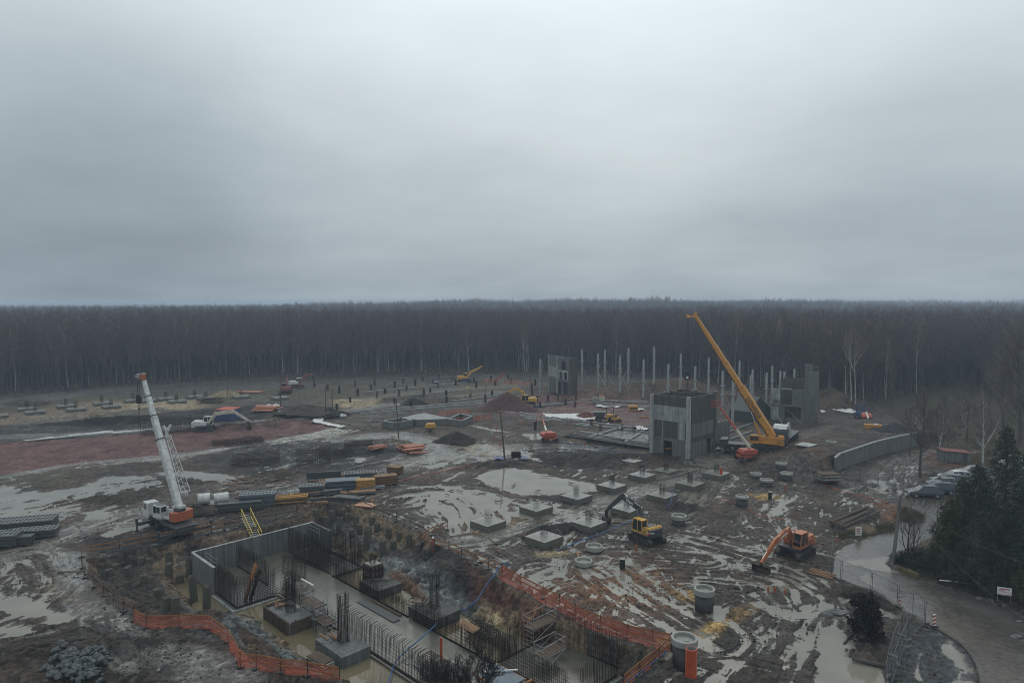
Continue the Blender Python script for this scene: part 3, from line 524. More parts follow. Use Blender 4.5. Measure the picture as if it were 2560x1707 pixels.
# ================================================================== TREES
def rnd(a, b): return random.uniform(a, b)
M_BARK = mat('dark bark', (.085, .075, .068), .9, var=.5, scale=2)
M_TWIG = mat('grey brown twigs', (.15, .12, .115), .95, var=.4, scale=.6)
M_BIRCH = mat('birch bark', (.55, .54, .51), .8, col2=(.10, .095, .09), scale=1.6, stretch=(1, 1, 2.5))
M_BTWIG = mat('birch twigs', (.20, .145, .13), .95, var=.3, scale=.6)
def grow(trunk, crown, base, H, r0, kind, seed, dens=1.0, fork=None, lean=.03, tw=.045, low=.3, spread=1.0, twn=3):
    """bare winter tree: wavy tapered trunk, rising limbs, sprays of fine twigs"""
    rg = random.Random(seed); P = []; n = 9; dx = rg.uniform(-1, 1) * lean; dy = rg.uniform(-1, 1) * lean
    for i in range(n + 1):
        t = i / n; P.append(Vector(base) + Vector((dx * H * t + .012 * H * math.sin(5 * t + seed), dy * H * t + .012 * H * math.cos(4 * t + seed * 2), H * t)))
    trunk.tube(P, [max(.03, r0 * (1 - .9 * (i / n) ** .9)) for i in range(n + 1)], 6)
    def twigs(p, d, L, k):
        for _ in range(k):
            q = Vector((rg.gauss(0, 1), rg.gauss(0, 1), rg.gauss(.45, .6))).normalized() * .75 + d * .9; q.normalize(); e = p + q * L * rg.uniform(.6, 1.25)
            s = Vector((rg.gauss(0, 1), rg.gauss(0, 1), rg.gauss(0, .4))).normalized() * tw
            crown._add([p - s, p + s, e], [(0, 1, 2)])
            for _2 in range(twn):
                tt = rg.uniform(.25, .95); a = p + (e - p) * tt; q2 = (q + Vector((rg.gauss(0, .7), rg.gauss(0, .7), rg.gauss(.2, .5)))).normalized(); e2 = a + q2 * L * rg.uniform(.35, .7)
                crown._add([a - s * .6, a + s * .6, e2], [(0, 1, 2)])
    def limb(p, d, L, r, lev):
        k = 4; Q = [p]; dd = d.copy()
        for i in range(k):
            dd = (dd + Vector((rg.gauss(0, .13), rg.gauss(0, .13), .10))).normalized(); Q.append(Q[-1] + dd * L / k)
        (trunk if lev == 0 and (r > .07 or kind == 'birch') else crown).tube(Q, [max(.018, r * (1 - .75 * i / k)) for i in range(k + 1)], 4 if lev == 0 else 3)
        if lev < 1:
            for i in range(1, k + 1):
                for _ in range(2 if dens >= 1 else 1):
                    a = rg.uniform(0, 6.28); q = (dd + Vector((math.cos(a), math.sin(a), rg.uniform(-.1, .5))) * .75).normalized(); limb(Q[i], q, L * rg.uniform(.35, .6), r * .45, lev + 1)
        for i in range(1, k + 1): twigs(Q[i], dd, L * .32 if lev else L * .22, int(2 * dens + .5))
    nl = int(13 * dens + 3)
    for i in range(nl):
        t = low + (1 - low) * (i + rg.random()) / nl * .97; j = min(n - 1, int(t * n)); p = P[j] + (P[j + 1] - P[j]) * (t * n - j); a = rg.uniform(0, 6.28) + i * 2.4
        up = .75 if kind == 'birch' else .62; L = H * spread * (.27 * (1 - t) + .07) * rg.uniform(.7, 1.2)
        limb(p, Vector((math.cos(a), math.sin(a), up + .7 * t)).normalized(), L, r0 * .42 * (1 - t * .6), 0)
    twigs(P[-1], Vector((0, 0, 1)), H * .06, 5)
    if fork:
        for s_, t in fork:
            j = int(t * n); limb(P[j], Vector((s_ * .45, .1, 1)).normalized(), H * (1 - t) * .85, r0 * .6, 0)

# ---- prototypes of the far wood (not linked to the scene themselves: only scattered by the wood's geometry nodes)
protos = bpy.data.collections.new('tree kinds')
def proto(kind, seed, H):
    t = MB(); c = MB(); grow(t, c, (0, 0, 0), H, .17, kind, seed, dens=.8, low=.38 if kind != 'bush' else .1, tw=.05, twn=3)
    o_ = len(t.v); t.cur = 0; t.v += c.v; t.f += [tuple(i + o_ for i in f) for f in c.f]; t.m += [1] * len(c.f)
    me = bpy.data.meshes.new('bare_tree_kind'); me.from_pydata(t.v, [], t.f); me.materials.append(M_BIRCH if kind == 'birch' else M_BARK); me.materials.append(M_BTWIG if kind == 'birch' else M_TWIG)
    me.polygons.foreach_set('material_index', t.m); o = bpy.data.objects.new('bare_tree_kind', me); protos.objects.link(o)
for i in range(8): proto('dark', 100 + i, 20.5 + i % 3)
proto('birch', 205, 21)
EDGE = px2w([(-700, 1100), (-300, 1020), (0, 990), (300, 967), (640, 946), (900, 937), (1280, 929), (1500, 935), (1700, 950), (1900, 978), (2040, 1008), (2180, 1012), (2270, 985), (2350, 972), (2450, 975), (2500, 1000), (2560, 1035), (2800, 1090), (3200, 1150)])
_th = [math.atan2(x, y) for x, y in EDGE]; _rr = [math.hypot(x, y) for x, y in EDGE]
def edge_r(th): return np.interp(th, _th, _rr)
def forest_points():
    rg = np.random.RandomState(5); pts = []
    def band(n, a, b, jit=1.0):
        th = rg.uniform(-.80, .80, n); e = edge_r(th); u = rg.rand(n); r = np.sqrt((e + a) ** 2 + u * ((e + b) ** 2 - (e + a) ** 2)); pts.append(np.stack([r * np.sin(th), r * np.cos(th)], 1))
    band(5200, 6, 70); band(9000, 70, 280); band(16000, 280, 900); band(9000, 900, 1900)
    p = np.concatenate(pts); z = macro(p[:, 0], p[:, 1]); return np.concatenate([p, z[:, None]], 1)
fp = forest_points()
me = bpy.data.meshes.new('wood'); me.from_pydata([tuple(p) for p in fp], [], [])
wood = bpy.data.objects.new('forest', me); COL.objects.link(wood)
tag(wood, 'dense bare winter wood stretching from behind the site to the horizon', 'forest', kind='stuff')
g = bpy.data.node_groups.new('scatter trees', 'GeometryNodeTree')
g.interface.new_socket('Geometry', in_out='INPUT', socket_type='NodeSocketGeometry'); g.interface.new_socket('Geometry', in_out='OUTPUT', socket_type='NodeSocketGeometry')
gi = g.nodes.new('NodeGroupInput'); go = g.nodes.new('NodeGroupOutput'); ip = g.nodes.new('GeometryNodeInstanceOnPoints'); ci = g.nodes.new('GeometryNodeCollectionInfo')
ci.inputs['Collection'].default_value = protos; ci.inputs['Separate Children'].default_value = True; ci.inputs['Reset Children'].default_value = True
ip.inputs['Pick Instance'].default_value = True
def rv(lo, hi, typ='FLOAT', seed=0):
    n = g.nodes.new('FunctionNodeRandomValue'); n.data_type = typ; i = {'FLOAT': (2, 3, 1), 'FLOAT_VECTOR': (0, 1, 0), 'INT': (4, 5, 2)}[typ]
    n.inputs[i[0]].default_value = lo; n.inputs[i[1]].default_value = hi; n.inputs['Seed'].default_value = seed; return n.outputs[i[2]]
g.links.new(gi.outputs[0], ip.inputs['Points']); g.links.new(ci.outputs[0], ip.inputs['Instance'])
g.links.new(rv((-.04, -.04, 0), (.04, .04, 6.28), 'FLOAT_VECTOR', 3), ip.inputs['Rotation'])
sc_ = g.nodes.new('ShaderNodeCombineXYZ'); hsc = rv(.80, 1.07, 'FLOAT', 4)
g.links.new(rv(.9, 1.3, 'FLOAT', 5), sc_.inputs[0]); g.links.new(rv(.9, 1.3, 'FLOAT', 6), sc_.inputs[1]); g.links.new(hsc, sc_.inputs[2]); g.links.new(sc_.outputs[0], ip.inputs['Scale'])
g.links.new(ip.outputs[0], go.inputs[0])
gm = wood.modifiers.new('trees', 'NODES'); gm.node_group = g

# ---- the wood's front row: single trees with trunk and crown
def edge_tree(kind, seed, H, **k):
    t = MB(); c = MB(); grow(t, c, (0, 0, 0), H, k.pop('r', .17), kind, seed, **k)
    r = thing('birch_tree' if kind == 'birch' else 'bare_tree', '', 'tree')
    t.build('trunk', M_BIRCH if kind == 'birch' else M_BARK, r); c.build('crown', M_BTWIG if kind == 'birch' else M_TWIG, r); return r
birches = [edge_tree('birch', 11, 20, dens=.9, low=.45, lean=.05, r=.21), edge_tree('birch', 12, 19, dens=.9, low=.4, lean=.09, fork=[(1, .45)], r=.21), edge_tree('birch', 13, 21, dens=.9, low=.5, lean=.03, fork=[(-1, .5), (1, .6)], r=.19)]
darks = [edge_tree('dark', 21 + i, 21.5 - i, dens=1, low=.3, lean=.03) for i in range(4)]
# birches that stand out in the photograph: pixel of the foot, prototype, scale
BIR = sorted([(10, 975, 1, .95), (38, 980, 2, 1.0), (292, 955, 0, .9), (380, 950, 1, .9), (467, 945, 2, .95), (612, 938, 0, .9), (624, 936, 1, .95), (706, 938, 0, 1.05), (735, 934, 1, 1.0), (970, 930, 0, 1.0), (985, 930, 2, .9), (1055, 930, 1, .9),
       (1170, 930, 0, .9), (1310, 930, 2, .95), (1318, 930, 1, .85), (1540, 935, 2, .95), (1660, 935, 0, .9), (1795, 960, 1, .9), (1838, 965, 2, 1.15), (1855, 962, 0, 1.0), (1900, 970, 2, .95), (1950, 975, 2, 1.1), (2000, 985, 2, 1.1),
       (2012, 990, 0, 1.0), (2075, 1000, 1, 1.05), (2112, 1005, 0, .95), (2125, 1008, 0, .9), (2136, 1010, 2, .85), (2212, 1002, 1, .9), (2160, 1004, 1, .75), (2290, 985, 2, 1.0)])
NB = len(BIR)
def side(u): return 'far left' if u < 500 else 'left' if u < 1000 else 'middle' if u < 1600 else 'right' if u < 2200 else 'far right'
near_what = lambda u: ('at the far left, left of the white crane' if u < 320 else 'behind the white crane boom' if u < 600 else 'behind the red excavators' if u < 900 else 'behind the open field of foundations' if u < 1240 else
                       'behind the row of grey columns' if u < 1720 else 'behind the yellow crane boom' if u < 1950 else 'behind the right-hand concrete shell' if u < 2120 else 'behind the far red lift' if u < 2250 else 'by the grass clearing')
used = set()
for i, (u, v, k, s) in enumerate(BIR):
    p = hit(u, v); o = birches[k] if k not in used else copy_tree(birches[k]); used.add(k)
    o.location = p; o.rotation_euler.z = rnd(0, 6); o.scale = (s, s, s)
    tag(o, 'white bare birch at the wood edge, %s of the thirty-one birches from the %s' % (ORD[i] if i < 16 else ORD[NB - 1 - i], 'left' if i < 16 else 'right'), 'tree', 'birches along the wood edge')
rg = random.Random(3); first = [True] * 4
for i in range(215):
    th = -.69 + 1.36 * (i + rg.random()) / 215; r = float(edge_r(th)) + rg.uniform(0, 9); x, y = r * math.sin(th), r * math.cos(th); k = rg.randrange(4)
    o = darks[k] if first[k] else copy_tree(darks[k]); first[k] = False
    o.location = (x, y, zat(x, y)); o.rotation_euler.z = rg.uniform(0, 6); s = rg.uniform(.82, 1.08); o.scale = (s * 1.1, s * 1.1, s)
    tag(o, 'bare dark-trunked tree in the front row of the wood behind the site', 'tree', 'dark trees along the wood edge')
# brushwood at the wood's foot
mb = MB()
rg = random.Random(9)
for i in range(2600):
    th = rg.uniform(-.72, .72); r = float(edge_r(th)) + rg.uniform(-4, 16); x, y = r * math.sin(th), r * math.cos(th); b = Vector((x, y, zat(x, y) - .1)); h = rg.uniform(.8, 3.2)
    for _ in range(5):
        e = b + Vector((rg.gauss(0, .5), rg.gauss(0, .5), h * rg.uniform(.5, 1))); s = Vector((rg.gauss(0, 1), rg.gauss(0, 1), 0)).normalized() * .06; mb._add([b - s, b + s, e], [(0, 1, 2)])
tag(mb.build('undergrowth', M_TWIG), 'tangle of thin bare brushwood along the foot of the wood', 'undergrowth', kind='stuff')
# ================================================================== CONCRETE STRUCTURES
def concrete(name, col, streak=.0, rough=.7, var=.3):
    """concrete with blotches and optional rain streaks running down the face"""
    m = mat(name, col, rough, var=var, scale=.9, bump=.25); nt = m.node_tree; b = nt.nodes['Principled BSDF']
    if streak:
        tc = nt.nodes.new('ShaderNodeTexCoord'); mp = nt.nodes.new('ShaderNodeMapping'); mp.inputs['Scale'].default_value = (3.2, 3.2, .12); nt.links.new(tc.outputs['Object'], mp.inputs[0])
        n = nt.nodes.new('ShaderNodeTexNoise'); n.inputs['Scale'].default_value = 1; n.inputs['Detail'].default_value = 6; n.inputs['Roughness'].default_value = .7; nt.links.new(mp.outputs[0], n.inputs['Vector'])
        r = nt.nodes.new('ShaderNodeValToRGB'); r.color_ramp.elements[0].position = .4; r.color_ramp.elements[1].position = .62; r.color_ramp.elements[0].color = (1 - streak, 1 - streak, 1 - streak, 1); r.color_ramp.elements[1].color = (1.25, 1.25, 1.25, 1)
        nt.links.new(n.outputs[0], r.inputs[0]); x = nt.nodes.new('ShaderNodeMixRGB'); x.blend_type = 'MULTIPLY'; x.inputs[0].default_value = 1
        src = b.inputs['Base Color'].links[0].from_socket; nt.links.new(src, x.inputs[1]); nt.links.new(r.outputs[0], x.inputs[2]); nt.links.new(x.outputs[0], b.inputs['Base Color'])
    return m
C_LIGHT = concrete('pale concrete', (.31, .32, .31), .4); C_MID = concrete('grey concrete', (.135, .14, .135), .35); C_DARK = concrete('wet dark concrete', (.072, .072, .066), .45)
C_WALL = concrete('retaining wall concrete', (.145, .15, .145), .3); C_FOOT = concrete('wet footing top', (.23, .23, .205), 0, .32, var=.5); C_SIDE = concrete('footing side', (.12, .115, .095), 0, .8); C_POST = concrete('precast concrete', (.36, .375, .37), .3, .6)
C_RING = concrete('ring concrete', (.30, .30, .275), 0, .6); C_SLAB = concrete('wet slab', (.115, .108, .086), 0, .2)
M_STEEL = mat('rusty rebar', (.028, .018, .014), .9, var=.4, scale=2, spec=.1); M_RUST = mat('rust', (.12, .052, .026), .85, var=.4, scale=3)
M_BLACK = mat('black plastic', (.012, .012, .013), .45, var=.2); M_DARKV = mat('dark void', (.008, .008, .008), .9)
M_GALV = mat('galvanised steel', (.32, .33, .33), .45, metal=.6, var=.3, scale=4)
M_WOOD = mat('formwork timber', (.24, .125, .055), .7, var=.45, scale=2, stretch=(1, 6, 6)); M_OLDW = mat('weathered timber', (.10, .065, .042), .85, var=.5, scale=2)

def panel(mb, p, q, z0, z1, t, out):
    """upright wall slab from p to q (grid coords), thickness t laid on the inner side"""
    a = Vector((*S(*p), 0)); b = Vector((*S(*q), 0)); d = (b - a).normalized(); n = Vector((d.y, -d.x, 0)) * out
    c = (a + b) / 2 - n * t / 2; mb.box((c.x, c.y, (z0 + z1) / 2), ((b - a).length, t, z1 - z0), rz=math.atan2(d.y, d.x))

# ---- main concrete core tower
root = thing('concrete_tower', 'tall roofless precast concrete core with streaked panels, beside the yellow crane', 'tower', (*S(106.3, -62), 0))
U0, U1, V0, V1, TH = 106.3, 115.2, -69.9, -62.0, 11.0
def wl(name, mats, lst):
    mb = MB(); mb.M = Matrix.Translation(-root.location)
    for i, (p, q, z0, z1, t, out, mi) in enumerate(lst): mb.cur = mi; panel(mb, p, q, z0, z1, t, out)
    return mb.build(name, mats, root)
F = U0
wl('front_wall', [C_DARK, C_MID, C_LIGHT], [((F + .004, V0 + .4), (F + .004, V1 - .6), 9.1, TH, .26, 1, 0), ((F - .02, V0 + .4), (F - .02, V1 - .6), 6.35, 9.09, .28, 1, 2), ((F + .12, V0 + .4), (F + .12, V1 - .6), 3.3, 6.34, .26, 1, 0),
    ((F, V0 + .4), (F, -67.3), 0, 3.29, .26, 1, 1), ((F, -65.6), (F, V1 - .6), 0, 3.29, .26, 1, 1), ((F, -67.29), (F, -65.61), 2.75, 3.285, .25, 1, 1), ((F - .03, V0 + 2.2), (F - .03, V0 + 2.45), 3.3, 6.34, .12, 1, 2), ((F - .03, V1 - 2.4), (F - .03, V1 - 1.0), 3.32, 6.3, .1, 1, 2)])
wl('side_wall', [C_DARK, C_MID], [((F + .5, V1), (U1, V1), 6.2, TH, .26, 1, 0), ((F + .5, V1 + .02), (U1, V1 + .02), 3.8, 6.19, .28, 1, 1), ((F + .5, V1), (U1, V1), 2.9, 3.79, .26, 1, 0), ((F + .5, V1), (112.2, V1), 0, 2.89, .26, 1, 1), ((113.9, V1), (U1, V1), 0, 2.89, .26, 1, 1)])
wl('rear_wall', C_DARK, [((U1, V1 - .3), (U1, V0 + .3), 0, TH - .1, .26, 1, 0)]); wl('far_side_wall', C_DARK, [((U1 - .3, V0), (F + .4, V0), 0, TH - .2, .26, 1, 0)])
for nm, u, v, h in (('corner_pillar', F - .05, V0 + .15, TH - .15), ('corner_pillar', F - .06, V1 - .3, TH + .1), ('corner_pillar', U1 + .05, V1 - .1, TH + .35)):
    mb = MB(); mb.M = Matrix.Translation(-root.location); mb.box((*S(u, v), h / 2), (.62, .62, h), rz=R(45)); mb.box((*S(u - .33, v + .1), h / 2), (.08, .14, h - .3), rz=R(45)); mb.build(nm, C_POST if u < 110 else C_MID, root)
mb = MB(); mb.M = Matrix.Translation(-root.location)
for p, q in (((109.3, -68), (109.3, -64.6)), ((109.3, -64.6), (113, -64.6)), ((113, -64.6), (113, -68)), ((113, -68), (109.3, -68))): panel(mb, p, q, 8, TH + .45, .25, 1)
mb.box((*S(110.5, -66), 7.9), (8.0, 7.0, .25), rz=R(45)); mb.build('lift_shaft', C_DARK, root)
mb = MB(); mb.M = Matrix.Translation(-root.location); mb.box((*S(107.6, -66.45), 1.3), (3, 1.0, .1), rz=R(45))
for k in range(7): mb.beam((*S(113, -63 - .1 * k), .3 + .25 * k), (*S(114.2, -62.6), .35 + .25 * k), .12)
mb.build('stacked_planks', M_WOOD, root)
tag(MB().box((*S(108.7, -63.0), .02), (11.5, 13.5, .22), rz=R(45)).build('base_slab', C_SIDE), 'wet concrete apron slab under the main roofless core tower', 'slab')

# ---- second core tower (far, left of the columns)
def shell(name, label, px, H, faces):
    """precast shell: px = left, near, right foot pixels"""
    A, B, D = [hit(*p) for p in px]; E_ = A + (D - B); r = thing(name, label, 'tower', (B.x, B.y, B.z)); I = Matrix.Translation(-r.location)
    def pn(mb, a, b, f0, f1, z0, z1, off=0, t=.3):
        d = (b - a); p = a + d * f0; q = a + d * f1; n = Vector((d.y, -d.x, 0)).normalized(); c = (p + q) / 2 + n * (off - t / 2)
        mb.box((c.x, c.y, B.z + (z0 + z1) / 2), ((q - p).length, t, z1 - z0), rz=math.atan2(d.y, d.x))
    for nm, mt, a, b, lst in faces(A, B, D, E_):
        mb = MB(); mb.M = I
        for l in lst: pn(mb, a, b, *l)
        mb.build(nm, mt, r)
    return r
shell('concrete_tower', 'far three-storey concrete core with paired window openings, left of the column row', [(1371, 984), (1424, 990), (1441, 985)], 11, lambda A, B, D, E_: [
    ('front_wall', C_MID, A, B, [(0, .45, 7.6, 10.8), (0, .42, 0, 3.3), (0, .5, 3.31, 4.6, .1), (.45, .98, 9.6, 10.8), (.45, .6, 7.0, 9.59), (.82, .98, 7.0, 9.59), (.62, .7, 0, 7), (.93, 1, 0, 7), (.43, .46, 0, 7), (.46, .95, 3.6, 4.4)]),
    ('light_panel', C_LIGHT, A, B, [(.02, .42, 4.61, 7.59, .06)]), ('window_frame', C_POST, A, B, [(.5, .93, 6.5, 7.0, .12), (.5, .54, 4.4, 6.5, .12), (.70, .74, 4.4, 6.5, .12), (.9, .93, 4.4, 6.5, .12)]),
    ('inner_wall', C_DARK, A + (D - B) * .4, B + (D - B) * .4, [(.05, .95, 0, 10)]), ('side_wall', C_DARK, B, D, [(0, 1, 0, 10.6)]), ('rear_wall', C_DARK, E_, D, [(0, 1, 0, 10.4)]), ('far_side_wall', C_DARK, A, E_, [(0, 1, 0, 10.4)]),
    ('corner_pillar', C_POST, A, B, [(.0, .035, 0, 11, .15), (.42, .46, 0, 11, .18)])])
shell('concrete_tower', 'right-hand unfinished concrete shell behind the truck, with tall plain end panel', [(1925, 1050), (2012, 1058), (2045, 1052)], 12, lambda A, B, D, E_: [
    ('end_wall', C_MID, B, D, [(0, 1, 0, 3.9), (0, 1, 3.91, 7.8, .02), (0, 1, 7.81, 11.6)]), ('front_wall', C_MID, A, B, [(0, .42, 0, 3.6), (.45, .98, 0, .9), (.62, 1, 4.0, 7.6), (0, .3, 4.8, 7.5), (.0, 1, 3.61, 3.98, .1), (.88, .98, .9, 3.6)]),
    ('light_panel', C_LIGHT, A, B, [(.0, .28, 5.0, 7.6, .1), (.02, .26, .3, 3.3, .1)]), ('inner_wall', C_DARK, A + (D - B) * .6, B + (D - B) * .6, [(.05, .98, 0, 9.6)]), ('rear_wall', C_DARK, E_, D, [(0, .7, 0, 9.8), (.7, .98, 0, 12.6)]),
    ('lift_shaft', C_MID, A + (D - B) * .9, B + (D - B) * .9, [(.62, .84, 0, 13.2)]), ('roof_edge', C_LIGHT, A, B, [(.3, .62, 7.5, 7.75, .1)])])
# ---- precast columns
def column(H, corbel):
    r = thing('precast_column', '', 'column'); mb = MB(); mb.box((0, 0, H / 2), (.46, .46, H)); mb.build('shaft', C_POST, r, bevel=.03)
    mb = MB()
    for z in corbel: mb.prism([(.27, z), (.62, z + .25), (.62, z + .55), (.27, z + .55)], -.27, .27); mb.prism([(-.27, z + .1), (-.55, z + .3), (-.55, z + .55), (-.27, z + .55)], -.27, .27)
    mb.build('corbel', C_POST, r); return r
COLS = [(1351, 899, 10.6, 1), (1455, 890, 10.9, 1), (1495, 903, 10.6, 1), (1512, 894, 10.9, 1), (1550, 906, 10.6, 1), (1571, 897, 10.9, 1), (1609, 909, 10.6, 1), (1635, 900, 10.9, 0), (1671, 912, 10.6, 1), (1702, 904, 10.9, 0), (1738, 917, 10.6, 0),
        (1772, 908, 10.8, 0), (1807, 929, 10.6, 1), (1849, 911, 10.8, 1), (1877, 939, 9.6, 0), (1882, 925, 10.6, 0), (1917, 934, 10.9, 0), (1931, 916, 11, 0), (1951, 929, 10.9, 0), (1961, 930, 9.8, 0), (1986, 924, 10.9, 1), (2015, 920, 11.4, 0), (1833, 946, 11.0, 0)]
C0 = column(1, [.5]); COLR = []
protoc = {}
for i, (u, vt, H, prop) in enumerate(sorted(COLS)):
    Y = (CAM_H - H) / (vt - VHOR) * FPX; p = atd(u, vt, Y); x, y = p.x, p.y; zb = zat(x, y)
    if H not in protoc: o = column(H, [H * .62] if i % 2 else [H * .62, H * .4]); protoc[H] = o
    else: o = copy_tree(protoc[H])
    o.location = (x, y, zb); o.rotation_euler.z = R(45)
    tag(o, 'tall grey precast column, %s from the left in the long column row' % ORD[i], 'column', 'precast columns of the hall')
    COLR.append((x, y, zb, prop))
for ch in list(C0.children): bpy.data.objects.remove(ch)
bpy.data.objects.remove(C0)
k = 0
def prop_(a, b, label):
    r = thing('raking_prop', label, 'prop', a, 0, 'steel props of the columns'); mb = MB(); d = Vector(b) - Vector(a); mb.cyl((0, 0, 0), d * .55, .07, n=8); mb.build('outer_tube', M_GALV, r)
    mb = MB(); mb.cyl(d * .55, d, .045, n=8); mb.build('inner_tube', M_GALV, r); mb = MB(); mb.box((0, 0, .03), (.3, .3, .06)); mb.build('foot_plate', M_GALV, r)
for (x, y, z, p) in COLR:
    if p:
        for sx in ((1, -1) if k % 3 else (1,)):
            a = (x + 2.6 * sx, y - 1.6, z + .05); b = (x + .25 * sx, y - .2, z + 5.0); k += 1
            prop_(a, b, 'thin pale steel raking prop, %s from the left along the precast column row' % ORD[k - 1])
for a, b, l in ((hit(1960, 1065), atd(1930, 1015, 158), 'pale prop crossing in front of the right-hand concrete shell'), (hit(2007, 1062), atd(1963, 1020, 160), 'pale diagonal prop at the foot of the right-hand concrete shell'), (hit(1796, 1010), atd(1807, 975, 168), 'pale prop standing right behind the main core tower'),
                (hit(1988, 1095), atd(1955, 1115, 138), 'low pale prop lying beside the flatbed truck')): prop_(tuple(a), tuple(b), l)
# walls and dark gable between tower and crane
r = thing('precast_wall', 'low precast wall with small openings standing between the main tower and the yellow crane', 'wall', (0, 0, 0)); A, B = hit(1785, 1112), hit(1822, 1100); d = (B - A)
mb = MB(); mb.box(((A + B) / 2 + Vector((0, 0, 2.1))), (d.length, .3, 4.2), rz=math.atan2(d.y, d.x)); mb.build('wall_panel', C_MID, r)
mb = MB()
for f, zz in ((.86, 3.4), (.86, 1.8), (.72, 1.2)): q = A + d * f + Vector((-.12, -.16, zz)); mb.box(q, (.5, .12, .8), rz=math.atan2(d.y, d.x))
mb.build('window', C_LIGHT, r)
A, B = hit(1872, 1058), hit(1925, 1046); d = B - A; n = Vector((-d.y, d.x, 0)).normalized() * 5
mb = MB(); mb.v = [tuple(p) for p in (A, B, B + n, A + n, A + Vector((0, 0, 2.6)), B + Vector((0, 0, 2.6)), B + n + Vector((0, 0, 2.6)), A + n + Vector((0, 0, 2.6)), (A + B) / 2 + Vector((0, 0, 5.6)), (A + B) / 2 + n + Vector((0, 0, 5.6)))]
mb.f = [(0, 1, 5, 8, 4), (1, 2, 6, 5), (2, 3, 7, 9, 6), (3, 0, 4, 7), (4, 8, 9, 7), (8, 5, 6, 9)]; mb.m = [0] * 6
M_GREEN = mat('dark green grey cladding', (.035, .045, .043), .6)
tag(mb.build('gabled_shed', M_GREEN), 'dark grey-green gabled shed standing among the columns behind the yellow crane', 'shed')
# ---- retaining wall
r = thing('retaining_wall', 'long curved grey concrete retaining wall above the muddy parking yard', 'wall', (0, 0, 0))
bot = [hit(2087, 1190)]; P = [Vector((*p, 0)) for p in spl(EMB, 5)]; mb = MB(); cp = MB()
for i, (a, b) in enumerate(zip(P[:-1], P[1:])):
    n = Vector((-(b - a).y, (b - a).x, 0)).normalized(); za, zb_ = 2.75 + .0 * i, 2.75
    zb0 = -.4; drop = [2.3, 2.75] if i == 0 else [2.75, 2.75]
    vs_ = []
    for p, zt in ((a, drop[0]), (b, drop[1])): vs_ += [p - n * .25 + Vector((0, 0, zb0)), p + n * .1 + Vector((0, 0, zb0)), p + n * .1 + Vector((0, 0, zt)), p - n * .25 + Vector((0, 0, zt))]
    mb._add(vs_, [(0, 4, 7, 3), (1, 2, 6, 5), (0, 3, 2, 1), (4, 5, 6, 7), (3, 7, 6, 2)])
    vs_ = []
    for p, zt in ((a, drop[0]), (b, drop[1])): vs_ += [p - n * .30 + Vector((0, 0, zt + .002)), p + n * .15 + Vector((0, 0, zt + .002)), p + n * .15 + Vector((0, 0, zt + .12)), p - n * .30 + Vector((0, 0, zt + .12))]
    cp._add(vs_, [(0, 4, 7, 3), (1, 2, 6, 5), (0, 3, 2, 1), (4, 5, 6, 7), (3, 7, 6, 2), (0, 1, 5, 4)])
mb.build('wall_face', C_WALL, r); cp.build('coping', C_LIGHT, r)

# ---- isolated footings
def rebar_ring(mb, x, y, z, s, w, rz=0):
    c, n = math.cos(rz), math.sin(rz); P = [(x + a * c - b * n, y + a * n + b * c, z) for a, b in ((-s, -s), (s, -s), (s, s), (-s, s))]
    for i in range(4): mb.beam(P[i], P[(i + 1) % 4], w)
def footing(sz, h, bars, bh=1.5):
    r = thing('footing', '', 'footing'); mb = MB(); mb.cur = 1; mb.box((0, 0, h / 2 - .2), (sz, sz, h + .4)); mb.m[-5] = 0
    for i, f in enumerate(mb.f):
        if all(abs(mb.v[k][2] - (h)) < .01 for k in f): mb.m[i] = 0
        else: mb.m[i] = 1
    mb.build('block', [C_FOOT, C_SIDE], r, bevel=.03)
    if bars:
        mb = MB(); q = .28
        for i in range(4):
            for j in range(4):
                if i in (0, 3) or j in (0, 3): mb.cyl((-q + i * q * .67, -q + j * q * .67, h - .05), (-q + i * q * .67 + rnd(-.02, .02), -q + j * q * .67, h + bh * rnd(.85, 1.1)), .022, n=4)
        for z in (.35, .8): rebar_ring(mb, 0, 0, h + z, .3, .022)
        mb.build('starter_bars', M_STEEL, r)
        mb = MB(); mb.tube([(.9, -1.0, h), (.9, -1.0, h + .7), (1.0, -1.15, h + .9), (1.3, -1.5, h + .5), (1.75, -1.75, .1)], .03, 5); mb.build('earthing_strip', M_GALV, r)
    return r
FT = [(56.6, -60.8, 'nearest left, by the dirt track'), (65.1, -60.6, 'second in the long left row, counted from the pit'), (72.9, -60.2, 'third in the long left row, at the puddle edge'), (80.9, -60, 'fourth in the long left row, above the wide puddle'), (89.2, -60.3, 'last in the long left row, facing the tower'),
      (57.4, -52.2, 'nearest the two low manhole rings'), (65.2, -51.8, 'left of the black excavator arm'), (73.3, -51.9, 'right under the black excavator boom'), (81.9, -52, 'with a blue hose over it'), (90.1, -52.4, 'empty, right of the one with the hose'), (98.4, -52.6, 'carrying an orange pipe stub, near the tower')]
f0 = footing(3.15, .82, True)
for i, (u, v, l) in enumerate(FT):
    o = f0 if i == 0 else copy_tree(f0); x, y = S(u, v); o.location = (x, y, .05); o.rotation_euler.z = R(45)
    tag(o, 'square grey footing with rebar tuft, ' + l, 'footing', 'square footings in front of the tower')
p = hit(1812, 1195, 1.0); x, y = S(98.0, -51.6); mb = MB(); mb.lathe([(.24, 0), (.24, 1.0), (.2, 1.0), (.2, 0)], n=16); M_OPIPE = mat('orange plastic pipe', (.42, .075, .025), .5, var=.25)
tag(mb.build('pipe_stub', M_OPIPE, loc=(x, y, .87)), 'short orange pipe stub standing on a far footing near the tower', 'pipe')
p = hit(1665, 1178); f1 = footing(3.0, .25, True, 1.0); f1.location = p; f1.rotation_euler.z = R(45); tag(f1, 'low sunken footing in the mud just before the main tower', 'footing')
